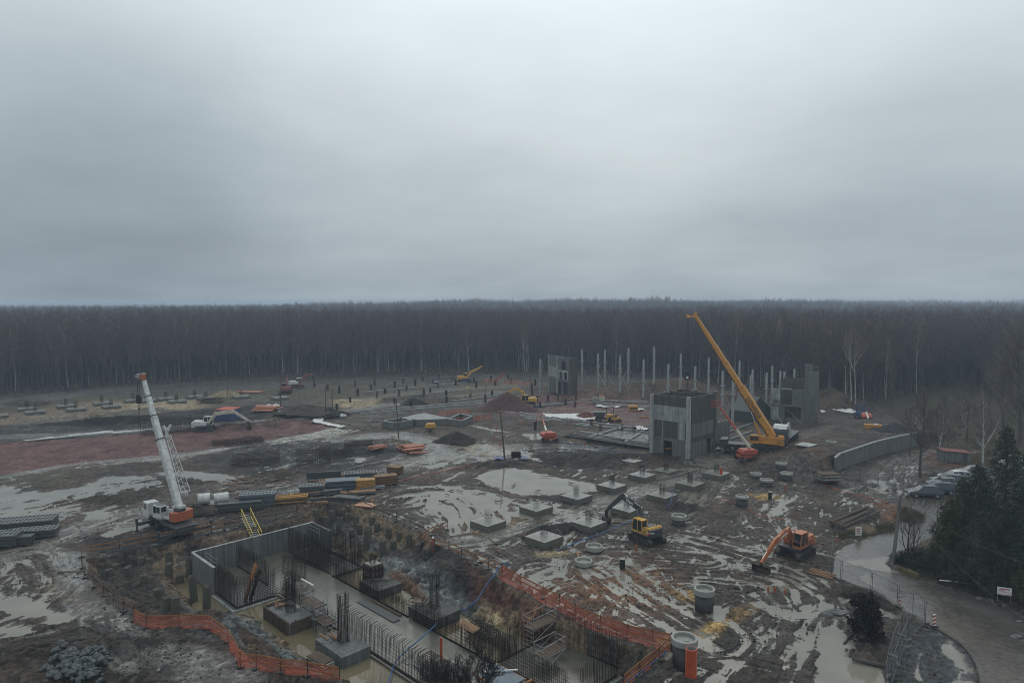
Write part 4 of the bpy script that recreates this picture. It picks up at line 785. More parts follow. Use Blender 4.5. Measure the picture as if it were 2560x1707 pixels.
p = hit(1580, 1152); f1 = footing(2.6, .12, False); f1.location = p; f1.rotation_euler.z = R(45); tag(f1, 'thin blinding pad with white rubble on it, left of the main tower', 'footing')
FL = [(68, 1026), (88, 1034), (165, 1019), (190, 1027), (255, 1012), (278, 1020), (333, 1005), (370, 1005), (415, 1000), (442, 1007), (487, 995), (515, 1000), (-5, 1044), (603, 995), (700, 998)]
f2 = footing(4.0, .7, True, 1.9)
for i, (u, v) in enumerate(sorted(FL)):
    o = f2 if i == 0 else copy_tree(f2); o.location = hit(u, v); o.rotation_euler.z = R(40)
    tag(o, 'far pale footing with dark starter bars, %s from the left in the tan field' % ORD[i], 'footing', 'far footings in the tan field')
# starter columns over the far field
st = MB()
for i in range(3):
    for j in range(3): st.cyl(((i - 1) * .22, (j - 1) * .22, -.2), ((i - 1) * .22, (j - 1) * .22, 1.9 - .1 * ((i * j) % 3)), .045, n=4)
for z in (.5, 1.0, 1.5): rebar_ring(st, 0, 0, z, .27, .04)
s0 = st.build('starter_cage', M_STEEL); rg = random.Random(21); n = 0
for u in range(64, 250, 9):
    for v in range(-190, -66, 9):
        x, y = S(u + rg.uniform(-1.5, 1.5), v + rg.uniform(-1.5, 1.5)); pv = VHOR + CAM_H * FPX / y if y > 1 else 0; pu = 1280 + FPX * x / max(y, 1)
        if 800 < pu < 1340 and 945 < pv < 1035 and y < float(edge_r(math.atan2(x, y))) - 10 and rg.random() < .72:
            o = s0 if n == 0 else s0.copy()
            if n: COL.objects.link(o)
            n += 1; o.location = (x, y, zat(x, y)); o.rotation_euler.z = rg.uniform(0, 1.5); o.scale = (1, 1, rg.uniform(.7, 1.25)); tag(o, 'small dark rebar cage standing out of the far foundation field', 'rebar cage', 'rebar cages in the foundation field')
for i, (u, v) in enumerate(sorted(((1298, 1008), (1342, 1005), (1370, 1002), (1414, 1012), (1440, 1000), (1395, 1000), (1350, 1018), (1322, 998), (1437, 1018), (1502, 1075), (1585, 1085), (1555, 1075), (1338, 1075), (1478, 1066)))):
    o = s0.copy(); COL.objects.link(o); o.location = hit(u, v); o.scale = (1, 1, rg.uniform(.7, 1)); tag(o, 'short dark rebar stub near the red gravel, %s from the left of fourteen' % ORD[i], 'rebar cage', 'rebar stubs by the red gravel')
# ---- ground beams
BEAMS = [((900, 982), (1165, 957)), ((1012, 990), (1165, 976)), ((1128, 1003), (1246, 990)), ((905, 1030), (1275, 998)), ((900, 1036), (1270, 1004)), ((640, 1062), (905, 1030)), ((1280, 955), (1350, 962)), ((1205, 1025), (1300, 1035)), ((1210, 1020), (1330, 1008)), ((1300, 1040), (1620, 1083)), ((1300, 1033), (1400, 1050)),
         ((1310, 1046), (1480, 1068)), ((1400, 1048), (1625, 1075)), ((1470, 1095), (1560, 1068)), ((1310, 1020), (1450, 1002)), ((1440, 995), (1620, 1010)), ((1450, 1002), (1625, 1022)), ((1450, 1080), (1622, 1110)), ((1560, 1108), (1600, 1085)),
         ((1250, 1030), (1290, 1016)), ((1790, 1138), (1880, 1115)), ((1800, 1090), (1880, 1060)), ((1800, 1110), (1880, 1080)), ((870, 950), (1140, 945))]
for i, (a, b) in enumerate(BEAMS):
    A, B = hit(*a), hit(*b); mb = MB(); d = B - A; mb.box((0, 0, .08), (d.length, .45, .5), rz=math.atan2(d.y, d.x)); 
    mb.build('ground_beam', C_LIGHT if i < 19 else C_MID, loc=tuple((A + B) / 2), bevel=0); o = COL.objects[-1]
    tag(bpy.data.objects[o.name], 'long pale concrete ground beam lying in the %s' % ('far foundation field' if i < 8 else 'mud near the red gravel' if i < 19 else 'mud behind the core tower'), 'beam', 'concrete ground beams')
# ---- basement boxes in the middle distance
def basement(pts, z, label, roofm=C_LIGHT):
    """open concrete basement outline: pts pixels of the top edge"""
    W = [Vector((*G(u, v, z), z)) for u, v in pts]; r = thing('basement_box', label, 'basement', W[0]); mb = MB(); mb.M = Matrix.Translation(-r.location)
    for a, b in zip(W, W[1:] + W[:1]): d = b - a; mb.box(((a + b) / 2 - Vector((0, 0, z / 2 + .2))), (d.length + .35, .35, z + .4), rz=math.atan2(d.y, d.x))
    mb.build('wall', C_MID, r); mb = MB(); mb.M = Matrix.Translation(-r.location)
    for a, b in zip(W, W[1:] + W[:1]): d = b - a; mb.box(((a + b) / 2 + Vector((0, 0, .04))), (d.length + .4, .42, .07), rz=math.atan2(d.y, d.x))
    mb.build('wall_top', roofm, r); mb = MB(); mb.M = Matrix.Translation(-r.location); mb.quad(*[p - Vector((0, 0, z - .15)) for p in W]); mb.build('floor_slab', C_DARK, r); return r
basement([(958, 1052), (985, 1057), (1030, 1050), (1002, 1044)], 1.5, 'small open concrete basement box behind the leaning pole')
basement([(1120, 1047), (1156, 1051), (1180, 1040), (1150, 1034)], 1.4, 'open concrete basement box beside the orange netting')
W = [Vector((*G(u, v, 1.5), 1.5)) for u, v in ((1004, 1045), (1045, 1049), (1128, 1046), (1062, 1032), (1040, 1035))]; mb = MB(); mb.v = [tuple(p) for p in W] + [tuple(p - Vector((0, 0, 1.6))) for p in W]; n = len(W)
mb.f = [tuple(range(n))] + [(i, n + i, n + (i + 1) % n, (i + 1) % n) for i in range(n)]; mb.m = [0] + [1] * n; tag(mb.build('basement_roof', [C_LIGHT, C_MID]), 'flat pale concrete deck of the half-built basement in the middle distance', 'slab')
W = [G(u, v, .12) for u, v in ((1470, 1098), (1560, 1072), (1622, 1082), (1620, 1112), (1540, 1118))]; mb = MB().prism(W, -.2, .12, 'Z'); tag(mb.build('floor_slab', C_SLAB), 'rain-wet grey floor slab left of the main core tower', 'slab')
# ---- manholes
def manhole(rad, ring, base, hb, lid=False):
    r = thing('manhole_shaft', '', 'manhole'); mb = MB()
    if hb > 0: mb.lathe([(rad * .86, -.2), (rad * .86, hb), (rad * .7, hb)], n=28); mb.build('black_riser', M_BLACK, r, smooth=True)
    mb = MB(); z = max(hb - .02, 0)
    mb.lathe([(rad * .75, z - .05), (rad * .98, z), (rad, z + .05), (rad, z + ring - .04), (rad * .97, z + ring), (rad * .82, z + ring), (rad * .79, z + ring - .04), (rad * .79, z + .05), (rad * .75, z - .05)], n=32); mb.build('concrete_ring', C_RING, r)
    mb = MB(); mb.lathe([(.001, z + ring * .42), (rad * .3, z + ring * .40), (rad * .80, z + ring * .42)], n=28)
    mb.lathe([(.001, z + ring * .5), (rad * .2, z + ring * .5), (rad * .2, z + ring * .41)], (rad * .15, .05, 0), n=18); mb.build('cover_slab', C_RING, r)
    return r
MH = [(1710, 1660, 1.02, .5, 1.75, 'nearest large manhole beside the fat red pipe'), (1760, 1520, .95, .55, 1.45, 'black-walled manhole with a blue hose, on the yellow sand'), (1459, 1408, .95, .5, .0, 'low open ring, lowest of the pair below the nearest footing'), (1485, 1374, .95, .5, .15, 'low ring with an orange mark, upper of the pair below the footings'),
      (1697, 1308, .95, .5, .7, 'ring with orange mark on black base, right of yellow excavator'), (1855, 1262, .9, .3, 1.1, 'half sunk by the yellow sand'), (1890, 1190, .9, .4, .3, 'leftmost of the four rings below the red lift'), (1915, 1212, .95, .35, .7, 'second of the four rings below the red lift'),
      (1953, 1168, .9, .35, .6, 'upper ring left of the retaining wall'), (1966, 1195, .95, .35, .7, 'lower ring left of the retaining wall'), (2078, 1106, .9, .4, .0, 'ring lying on the bank above the retaining wall'), (1926, 1205, .5, .2, .3, 'small ring between the rings below the red lift')]
for i, (u, v, rad, ring, hb, l) in enumerate(MH):
    o = manhole(rad, ring, 0, hb); o.location = hit(u, v + 2); tag(o, 'round concrete manhole, ' + l, 'manhole', 'manhole shafts')
for (u, v, rr, h, l) in ((1556, 1420, .27, 1.0, 'small black inspection pipe with pale lid in the open mud'), (1925, 1247, .26, 1.0, 'small black inspection pipe by the yellow sand patch')):
    r = thing('inspection_pipe', l, 'pipe', hit(u, v)); MB().cyl((0, 0, -.1), (0, 0, h), rr, n=20).build('shaft', M_BLACK, r); MB().cyl((0, 0, h + .003), (0, 0, h + .05), rr + .03, n=20).build('lid', C_RING, r)
p = hit(1727, 1690); r = thing('drain_pipe', 'fat upright orange-red ribbed pipe beside the nearest manhole', 'pipe', p); mb = MB(); prof = []
for i in range(30): z = i * .072; prof += [(.40, z), (.43, z + .02), (.43, z + .045), (.40, z + .06)]
mb.lathe(prof + [(.40, 2.17), (.35, 2.17), (.35, .5)], n=32); mb.build('pipe_wall', M_OPIPE, r, smooth=False)
MB().lathe([(.352, 2.10), (.345, 2.172), (.34, 2.1), (.34, .4)], n=32).build('inner_lining', C_RING, r)

# ================================================================== THE PIT
S_site = S
def S(u, v): return S_site(u * KP, v * KP)
def uvbox(mb, u0, u1, v0, v1, z0, z1): mb.box((*S((u0 + u1) / 2, (v0 + v1) / 2), ZP((z0 + z1) / 2)), ((u1 - u0) * KP, (v1 - v0) * KP, (z1 - z0) * KP), M=Matrix(((S2, S2, 0, 0), (S2, -S2, 0, 0), (0, 0, 1, 0), (0, 0, 0, 1))))
root = thing('basement_slab', 'long wet concrete base slab running through the flooded pit', 'slab', (*S(37, -58), ZP(-4))); I = Matrix.Translation(-root.location)
mb = MB(); mb.M = I; uvbox(mb, 33.2, 40.2, -80.7, -34, -4.6, -3.82); mb.build('slab_body', C_SLAB, root)
mb = MB(); mb.M = I; uvbox(mb, 28.4, 33.19, -80.7, -69, -4.6, -3.84); mb.build('left_bay', C_SLAB, root)
mb = MB(); mb.M = I; uvbox(mb, 40.21, 44.2, -80.7, -69, -4.6, -3.83); mb.build('right_bay', C_SLAB, root)
mb = MB(); mb.M = I; uvbox(mb, 40.21, 47.2, -42, -33, -4.6, -3.80); mb.build('near_bay', C_SLAB, root)
r = thing('basement_wall', 'long smooth grey concrete wall at the back of the flooded pit', 'wall', (*S(36, -81), ZP(-4))); I = Matrix.Translation(-r.location)
mb = MB(); mb.M = I; uvbox(mb, 28.5, 43.9, -81.0, -80.7, -4.5, -1.0); mb.build('wall_body', C_MID, r)
mb = MB(); mb.M = I; uvbox(mb, 28.5, 43.9, -81.02, -80.68, -.998, -.95); mb.build('wall_top', C_LIGHT, r)
r = thing('basement_wall', 'short concrete return wall at the left end of the flooded pit', 'wall', (*S(28.5, -78), ZP(-4))); I = Matrix.Translation(-r.location)
mb = MB(); mb.M = I; uvbox(mb, 28.4, 28.7, -80.68, -74.4, -4.5, -1.0); mb.build('wall_body', C_MID, r); mb = MB(); mb.M = I; uvbox(mb, 28.38, 28.72, -80.68, -74.38, -.998, -.96); mb.build('wall_top', C_LIGHT, r)
r = thing('basement_wall', 'short dark concrete stub wall at the right back corner of the pit', 'wall', (*S(43.8, -78), ZP(-4))); I = Matrix.Translation(-r.location)
mb = MB(); mb.M = I; uvbox(mb, 43.6, 43.9, -80.68, -76.2, -4.5, -1.0); mb.build('wall_body', C_DARK, r)
# rows of starter bars for the walls to come
def barrow(a, b, z0, h, sp, label, hooks=False, mesh=0, double=.28, rust=M_STEEL):
    """rebar curtain from a to b in grid coordinates"""
    z0 = ZP(z0); A, B = Vector((*S(*a), z0)), Vector((*S(*b), z0)); d = (B - A); Ln = d.length; dn = d.normalized(); nn = Vector((-dn.y, dn.x, 0)); rg = random.Random(int(a[0] * 10 + b[1]))
    r = thing('rebar_row', label, 'rebar', A); mb = MB()
    for side_ in (0, 1):
        n = int(Ln / sp)
        for i in range(n + 1):
            p = dn * (i * sp) + nn * side_ * double; t = Vector((rg.uniform(-.05, .05), rg.uniform(-.05, .05), h * rg.uniform(.93, 1.05))); mb.beam(p, p + t, .021)
            if hooks and side_ == 0: mb.beam(p + t, p + t + nn * .7 + Vector((0, 0, .12)), .021)
    mb.build('upright_bars', rust, r); mb = MB()
    for k in range(mesh if mesh else 2):
        z = (k + .5) * h * .8 / (mesh if mesh else 2)
        for s_ in (0, 1): mb.beam(nn * s_ * double + Vector((0, 0, z)), d + nn * s_ * double + Vector((0, 0, z)), .02)
    mb.beam(nn * .14 + Vector((0, 0, .03)), d + nn * .14 + Vector((0, 0, .03)), .16, .10); mb.build('cross_bars', rust, r); return r
barrow((28.55, -74.3), (28.55, -69.1), -3.84, 3.2, .16, 'dense mesh of bars continuing the left return wall of the pit', mesh=16)
barrow((28.7, -69.0), (33.0, -69.0), -3.84, 3.0, .17, 'dense bar mesh closing the left bay of the pit', mesh=14)
barrow((43.75, -76.1), (43.75, -69.2), -3.83, 3.2, .17, 'dark bar mesh along the right bay of the pit', mesh=12)
barrow((40.3, -69.0), (43.6, -69.0), -3.83, 2.2, .2, 'low dark bar mesh across the right bay of the pit', mesh=9)
barrow((40.0, -80.2), (40.0, -70.2), -3.82, 3.1, .2, 'bar curtain between the long slab and the right bay', mesh=8)
barrow((33.4, -80.2), (33.4, -72.2), -3.82, 2.6, .22, 'bar curtain between the left bay and the long slab', mesh=4)
barrow((33.4, -68.8), (33.4, -57.5), -3.82, 1.5, .22, 'knee-high bars along the left edge of the slab by the first footing', mesh=3)
barrow((33.4, -57.0), (33.4, -34.2), -3.82, 2.5, .2, 'long hooked bar row along the near left edge of the slab', hooks=True, mesh=3)
barrow((39.9, -69.6), (39.9, -54.8), -3.82, 1.7, .2, 'long bar row along the right edge of the slab, far half', mesh=4)
barrow((39.9, -54.0), (39.9, -42.2), -3.82, 2.0, .17, 'long bar row along the right edge of the slab, near half', mesh=5)
barrow((40.3, -42.0), (46.9, -42.0), -3.80, 2.5, .17, 'tall bar mesh at the back of the near right bay', mesh=14)
barrow((47.0, -41.8), (47.0, -33.2), -3.80, 2.9, .2, 'tall open bar row on the right side of the near right bay', mesh=2)
barrow((40.2, -41.6), (40.2, -34.0), -3.80, 2.3, .2, 'bar row dividing the near right bay from the slab', mesh=6)
barrow((41.2, -33.4), (47.0, -33.4), -3.80, 2.4, .2, 'nearest bar row, at the bottom edge of the pit', mesh=2)
# pit footings with column cages
def cage(mb, x, y, z, h, s=.5, n=4, rz=R(45)):
    for i in range(n):
        for j in range(n):
            if i in (0, n - 1) or j in (0, n - 1):
                q = Matrix.Rotation(rz, 3, 'Z') @ Vector((-s / 2 + s * i / (n - 1), -s / 2 + s * j / (n - 1), 0)); mb.beam((x + q.x, y + q.y, z), (x + q.x + rnd(-.03, .03), y + q.y, z + h * rnd(.9, 1.05)), .032)
    for k in range(int(h / .28)): rebar_ring(mb, x, y, z + .2 + k * .28, s / 2 + .02, .02, R(45))
for (u0, u1, v0, v1, zt, l, form, ch) in ((29.9, 32.7, -65.2, -60.2, -2.95, 'left pit footing still in its rusty formwork, scaffold at its side', True, 3.4), (30.3, 33.2, -55.9, -51.2, -2.95, 'nearest left pit footing of bare concrete with planks on top', False, 4.2), (40.4, 43.4, -64.4, -60.6, -3.0, 'right pit footing below the formed column', False, 0), (40.4, 43.6, -55.3, -51.0, -2.95, 'dark right pit footing with rusty column cage beside the blue hose', False, 3.4)):
    r = thing('pit_footing', 'square ' + l, 'footing', (*S((u0 + u1) / 2, (v0 + v1) / 2), ZP(-4))); I = Matrix.Translation(-r.location)
    mb = MB(); mb.M = I; uvbox(mb, u0, u1, v0, v1, -4.5, zt); mb.build('block', C_MID if u0 < 35 else C_DARK, r, bevel=.03)
    if form:
        mb = MB(); mb.M = I; uvbox(mb, u0 - .14, u0 - .01, v0 - .1, v1 + .1, -4.3, zt + .25); uvbox(mb, u0 - .1, u1 + .1, v0 - .2, v0 - .01, -4.3, zt + .25); uvbox(mb, u0 + .3, u1 + .1, v1 + .01, v1 + .12, -4.3, zt + .15)
        for k in range(14): uvbox(mb, u0 - .2, u0 - .14, v0 + .1 + k * .36, v0 + .2 + k * .36, -4.2, zt + .24)
        mb.build('formwork', M_OLDW, r)
    mb = MB(); mb.M = I; cx_, cy_ = S((u0 + u1) / 2 + .1, (v0 + v1) / 2)
    zq = ZP(zt)
    if ch: cage(mb, cx_, cy_, zq, ch, .72, 6)
    for k in range(7): a = S(u0 + rnd(.2, 2.4), v0 + rnd(.3, 3)); mb.beam((*a, zq + .06), (a[0] + rnd(-1, 1), a[1] + rnd(-.8, .8), zq + rnd(.06, .4)), .03)
    mb.build('column_cage', M_STEEL, r); mb = MB(); mb.M = I
    for k in range(5): a = S(u0 + rnd(.3, 2), v0 + rnd(.4, 3)); t = rnd(0, 3); mb.beam((*a, zq + .08 + .05 * k), (a[0] + 1.6 * math.cos(t), a[1] + 1.6 * math.sin(t), zq + .08 + .05 * k), .15, .05)
    mb.build('loose_planks', M_WOOD if u0 < 35 else M_OLDW, r)
r = thing('formed_column', 'square dark formed column with pale top, rising from the right pit footing', 'column', (*S(42.2, -64.2), ZP(-3))); I = Matrix.Translation(-r.location)
mb = MB(); mb.M = I; uvbox(mb, 41.4, 42.9, -65.1, -63.5, -4.2, -1.5); mb.build('formwork', M_OLDW, r); mb = MB(); mb.M = I; uvbox(mb, 41.5, 42.8, -65.0, -63.6, -1.51, -1.42); mb.build('concrete_top', C_FOOT, r)
mb = MB(); mb.M = I
for k in range(4): uvbox(mb, 41.33, 41.4, -65.15 + k * .5, -65.05 + k * .5, -4.1, -1.55); uvbox(mb, 41.34 + k * .5, 41.44 + k * .5, -63.49, -63.42, -4.1, -1.55)
for z in (-3.6, -2.8, -2): uvbox(mb, 41.25, 41.33, -65.3, -63.3, z, z + .12); uvbox(mb, 41.2, 43.0, -63.42, -63.34, z, z + .12)
mb.build('formwork_walers', M_STEEL, r); mb = MB(); mb.M = I; cage(mb, *S(42.1, -64.3), ZP(-1.45), 1.1, .5, 4); mb.build('starter_bars', M_STEEL, r)
# edge beam of the near bay
mb = MB(); uvbox(mb, 41.6, 47.3, -33.0, -32.7, -4.3, -3.55); tag(mb.build('edge_beam', C_MID), 'wet grey edge beam at the near right corner of the pit slab', 'beam')
mb = MB(); uvbox(mb, 28.1, 28.38, -74.4, -68.7, -4.4, -3.9); uvbox(mb, 28.39, 33.1, -68.95, -68.65, -4.4, -3.9); tag(mb.build('slab_kerb', C_LIGHT), 'pale concrete kerb around the left bay slab of the pit', 'kerb')
# pile heads
PL = [(322, 1438, 1.0), (352, 1410, .8), (375, 1408, .6), (423, 1440, 1.5), (424, 1410, 1.5), (475, 1450, 2.6), (485, 1500, 2.6), (516, 1535, 2.9), (450, 1460, 1.1), (418, 1530, 1.4), (440, 1532, 1.5), (275, 1440, .8), (360, 1460, 1.0), (395, 1490, .8), (290, 1420, .5)]
PR = [(817, 1313, 1.2), (832, 1305, 1.6), (870, 1305, 1.2), (890, 1318, 1.5), (848, 1330, 1.9), (921, 1345, 1.5), (943, 1328, 1.2), (916, 1370, 2.3), (971, 1348, 1.5), (958, 1385, 1.7), (999, 1352, 1.2), (1023, 1367, 1.6), (900, 1335, 1.3), (790, 1290, .9), (858, 1290, 1.0), (930, 1310, 1.0), (880, 1345, 1.2), (1045, 1375, .8), (985, 1370, 1.0)]
M_PILE = concrete('muddy pile concrete', (.085, .078, .06), 0, .9)
mb = MB(); mb.lathe([(.001, 1.0), (.2, 1.01), (.34, .99), (.38, .93), (.36, .8), (.39, .5), (.37, .2), (.38, -.6)], n=14); jit = random.Random(4)
mb.v = [(x + jit.uniform(-.03, .03), y + jit.uniform(-.03, .03), z + jit.uniform(-.04, .04) * (z > .5)) for x, y, z in mb.v]; p0 = mb.build('pile_head', M_PILE)
PL.sort(); PR.sort()
for i, (u, v, h) in enumerate(PL + PR):
    o = p0 if i == 0 else p0.copy()
    if i: COL.objects.link(o)
    z = ZP(-3.9) if v > 1490 and u < 560 and u > 470 else None
    p = Vector((*G(u, v, z), z)) if z else hit(u, v); o.location = p; o.rotation_euler = (jit.uniform(-.06, .06), jit.uniform(-.06, .06), jit.uniform(0, 6)); o.scale = (1, 1, h)
    L_ = i < len(PL)
    tag(o, ('muddy pile head, %s from the left of fifteen on the left bank of the pit' % ORD[i] if L_ else 'muddy pile head, %s from the left of nineteen on the rear right bank' % ORD[i - len(PL)]), 'pile', 'pile heads left of the pit' if L_ else 'pile heads right of the pit')
S = S_site
# ================================================================== MACHINES
def paint(name, col, rough=.45): return mat(name, col, rough, scale=2.2, detail=8, col2=tuple(c * .5 + .03 for c in col))
P_WHITE = paint('white crane paint', (.62, .62, .60)); P_ORANGE = paint('orange red paint', (.45, .10, .03)); P_YEL = paint('crane yellow', (.62, .27, .02)); P_YEL2 = paint('excavator yellow', (.62, .33, .03))
P_RED = paint('red lift paint', (.48, .08, .035)); P_OR2 = paint('excavator orange', (.48, .14, .04)); P_DARK = paint('dark grey paint', (.035, .038, .042)); P_BLUE = paint('blue paint', (.03, .07, .22)); P_MAR = paint('dull dark red paint', (.22, .05, .03)); P_CREAM = paint('cream', (.55, .52, .40))
M_TRACK = mat('muddy steel track', (.055, .048, .042), .75, var=.4, scale=3, bump=.4); M_TYRE = mat('muddy tyre', (.028, .025, .023), .85, var=.3); M_GLASS = mat('cab glass', (.02, .03, .032), .08, var=.3)
M_CHROME = mat('hydraulic rod', (.6, .6, .6), .2, metal=1, var=.1); M_NAVY = paint('navy paint', (.022, .04, .06)); M_LETTER = mat('white lettering', (.7, .7, .7), .5, var=.1); M_LETTERD = mat('dark lettering', (.03, .025, .02), .5, var=.1)
def inv(r): return (Matrix.Translation(r.location) @ Matrix.Rotation(r.rotation_euler.z, 4, 'Z')).inverted()
def text(name, body, size, m, parent, M, ext=.004):
    me = TXT[body].copy(); me.transform(Matrix.Diagonal((size, size, 1, 1)))
    me.materials.clear(); me.materials.append(m); me.transform(M); o = bpy.data.objects.new(name, me); COL.objects.link(o); o.parent = parent; return o
def frame(p, x, up):
    """matrix with local X along x and local Y near up at point p"""
    x = Vector(x).normalized(); z = x.cross(Vector(up)).normalized(); y = z.cross(x); return Matrix.Translation(p) @ Matrix((x, y, z)).transposed().to_4x4()
def wheel(parent, x, y, r, w, rim=P_DARK):
    mb = MB(); n = 20; prof = [(r * .6, -w / 2), (r * .93, -w / 2), (r, -w * .32), (r, w * .32), (r * .93, w / 2), (r * .6, w / 2)]; mb.M = Matrix.Translation((x, y, r)) @ Matrix.Rotation(math.pi / 2, 4, 'X'); mb.lathe(prof, n=n)
    t = mb.build('wheel', M_TYRE, parent); mb = MB(); mb.M = Matrix.Translation((x, y, r)) @ Matrix.Rotation(math.pi / 2, 4, 'X'); mb.lathe([(.001, -w * .3), (r * .25, -w * .42), (r * .3, -w * .2), (r * .61, -w * .38), (r * .61, w * .38), (r * .3, w * .2), (r * .25, w * .42), (.001, w * .3)], n=n); mb.build('rim', rim, t); return t
def boombox(mb, P, T, w0, h0, w1, h1):
    """tapered square boom section from P to T with its height in the vertical plane"""
    P, T = Vector(P), Vector(T); x = (T - P).normalized(); s = x.cross(Vector((0, 0, 1))).normalized(); u = s.cross(x); vs = []
    for p, w, h in ((P, w0, h0), (T, w1, h1)): vs += [p + s * a * w / 2 + u * b * h / 2 for a, b in ((-1, -.6), (-.5, -1), (.5, -1), (1, -.6), (1, .75), (.8, 1), (-.8, 1), (-1, .75))]
    mb._add(vs, [tuple(range(7, -1, -1)), tuple(range(8, 16))] + [(i, (i + 1) % 8, 8 + (i + 1) % 8, 8 + i) for i in range(8)]); return s, u
# ---------------------------------------------------------------- tracked excavator
def excavator(name, label, loc, rz, J, body, dark, armc, sw=0, bucket='dig', short=False, swing=0, group=None, wheels=False, lod=0, roof=None, engine=None, bw=1.3):
    """J: boom joints in the side plane (pivot, bend, elbow, arm end, bucket foot)"""
    r = thing(name, label, 'excavator', loc, rz, group)
    if wheels:
        MB().box((0, 0, .95), (3.4, .9, .5)).build('chassis', dark, r, bevel=.04)
        for x in (-1.3, 1.3):
            for y in (-1.0, 1.0): wheel(r, x, y, .52, .45)
    else:
        L_, rr = 2.0, .44
        for y in (-1.25, 1.25):
            mb = MB(); out = []
            for i in range(9): a = math.pi / 2 + math.pi * i / 8; out.append((-L_ + rr + rr * math.cos(a) - 0, rr + rr * math.sin(a)))
            for i in range(9): a = -math.pi / 2 + math.pi * i / 8; out.append((L_ - rr + rr * math.cos(a), rr + rr * math.sin(a)))
            n = len(out); ring = [(x * (1 - .0), z) for x, z in out]; inn = []
            for x, z in out: inn.append((x - .10 * (1 if x > L_ - rr else -1 if x < -L_ + rr else 0), rr + (z - rr) * .78))
            vs = [(x, y - .3, z) for x, z in out] + [(x, y + .3, z) for x, z in out] + [(x, y - .3, z) for x, z in inn] + [(x, y + .3, z) for x, z in inn]
            mb._add(vs, [(i, (i + 1) % n, n + (i + 1) % n, n + i) for i in range(n)] + [(2 * n + i, 3 * n + i, 3 * n + (i + 1) % n, 2 * n + (i + 1) % n) for i in range(n)] + [(i, 2 * n + i, 2 * n + (i + 1) % n, (i + 1) % n) for i in range(n)] + [(n + i, n + (i + 1) % n, 3 * n + (i + 1) % n, 3 * n + i) for i in range(n)])
            for i in range(20):   # grousers
                for z, s in ((-.02, 1), (2 * rr + .0, 1)): mb.box((-L_ + rr + .1 + i * (2 * L_ - 2 * rr - .2) / 19, y, z + .01), (.05, .6, .06))
            tr = mb.build('track', M_TRACK, r); mb = MB(); mb.box((0, y, rr), (2 * L_ - 1.2, .34, .4))
            for x in (-L_ + rr, L_ - rr): mb.cyl((x, y - .31, rr), (x, y + .31, rr), rr * .62, n=14)
            for k in range(6): mb.cyl((-1.2 + k * .48, y - .28, .22), (-1.2 + k * .48, y + .28, .22), .13, n=8)
            mb.build('track_frame', dark, tr)
        MB().box((0, 0, .62), (1.5, 2.0, .45)).cyl((0, 0, .8), (0, 0, 1.05), .65, n=20).build('undercarriage', dark, r)
    S_ = Matrix.Rotation(swing, 4, 'Z'); rear = -1.85 if short else -2.6; W = bw; cwl = .45 if short else .9
    mb = MB(); mb.M = S_; mb.box((.1, 0, 1.18), (3.1, 2 * W, .22)); mb.build('deck', dark, r, bevel=.03)
    mb = MB(); mb.M = S_   # counterweight, rounded tail
    tail = [(rear + cwl, -W), (rear + .35, -W), (rear + .06, -W * .72), (rear, -W * .3), (rear, W * .3), (rear + .06, W * .72), (rear + .35, W), (rear + cwl, W)]
    mb.prism(tail, 1.05, 2.05, 'Z'); mb.build('counterweight', dark if short or dark is not P_DARK else body, r, bevel=.06) if short else mb.build('counterweight', body, r, bevel=.06)
    mb = MB(); mb.M = S_; mb.box(((rear + cwl + .5) / 2, -W * .52, 1.66), (.5 - rear - cwl - .01, W * .9, .72)); mb.box(((rear + cwl - .3) / 2, W * .56, 1.66), (-.3 - rear - cwl - .01, W * .9, .74)); mb.prism([(rear + .25, 2.055), (rear + .4, 2.3), (-.35, 2.16), (-.2, 2.055)], -W * .9, W * .9)
    hd = mb.build('engine_housing', body, r, bevel=.05)
    mb = MB(); mb.M = S_
    if not lod:
        for k in range(5): mb.box((-.85 + .0, W * 1.015, 1.4 + k * .13), (.7, .02, .04))
        mb.box(((rear - .1) / 2 + .4, 0, 2.25), (1.0, W * 1.1, .06)); mb.cyl((-1.1, -W * .5, 2.1), (-1.1, -W * .5, 2.62), .06, n=8)
        for a in ((-.2, -W * .95), (-1.0, -W * .95), (.55, -W * .95)): mb.beam((a[0], a[1], 2.0), (a[0], a[1], 2.65), .035)
        mb.beam((-1.0, -W * .95, 2.63), (.55, -W * .95, 2.63), .035)
        mb.build('grille_and_rails', engine or dark, hd)
    # cab on the left
    cw = .48; cy0 = W - cw; z0, z1 = 1.3, 2.95; prof = [(-.35, z0), (1.35, z0), (1.42, z0 + .75), (1.18, z1), (-.35, z1)]
    mb = MB(); mb.M = S_; mb.prism([(-.30, z0 + .02), (1.29, z0 + .02), (1.36, z0 + .75), (1.12, z1 - .05), (-.30, z1 - .05)], cy0 - cw + .05, cy0 + cw - .05); cab = mb.build('cab_glass', M_GLASS, r)
    mb = MB(); mb.M = S_; mb.box((.45, cy0, z1 + .03), (1.62, 2 * cw + .04, .10)); mb.box((.5, cy0, z0 + .10), (1.74, 2 * cw + .02, .22))
    for y in (cy0 - cw, cy0 + cw):
        for (a, b) in ((prof[1], prof[2]), (prof[2], prof[3]), (prof[0], prof[4]), ((.42, z0), (.42, z1))): mb.beam((a[0], y, a[1]), (b[0], y, b[1]), .09)
    for (x, z) in ((prof[1]), (prof[2])): mb.beam((x, cy0 - cw, z), (x, cy0 + cw, z), .06)
    mb.box((-.36, cy0, (z0 + z1) / 2 - .4), (.07, 2 * cw, .75)); mb.build('cab_frame', roof or body, r, bevel=.02)
    # boom, arm, bucket
    p0, p1, p2, p3, p4 = [S_ @ Vector((x, 0, z)) for x, z in J]; bt = .34
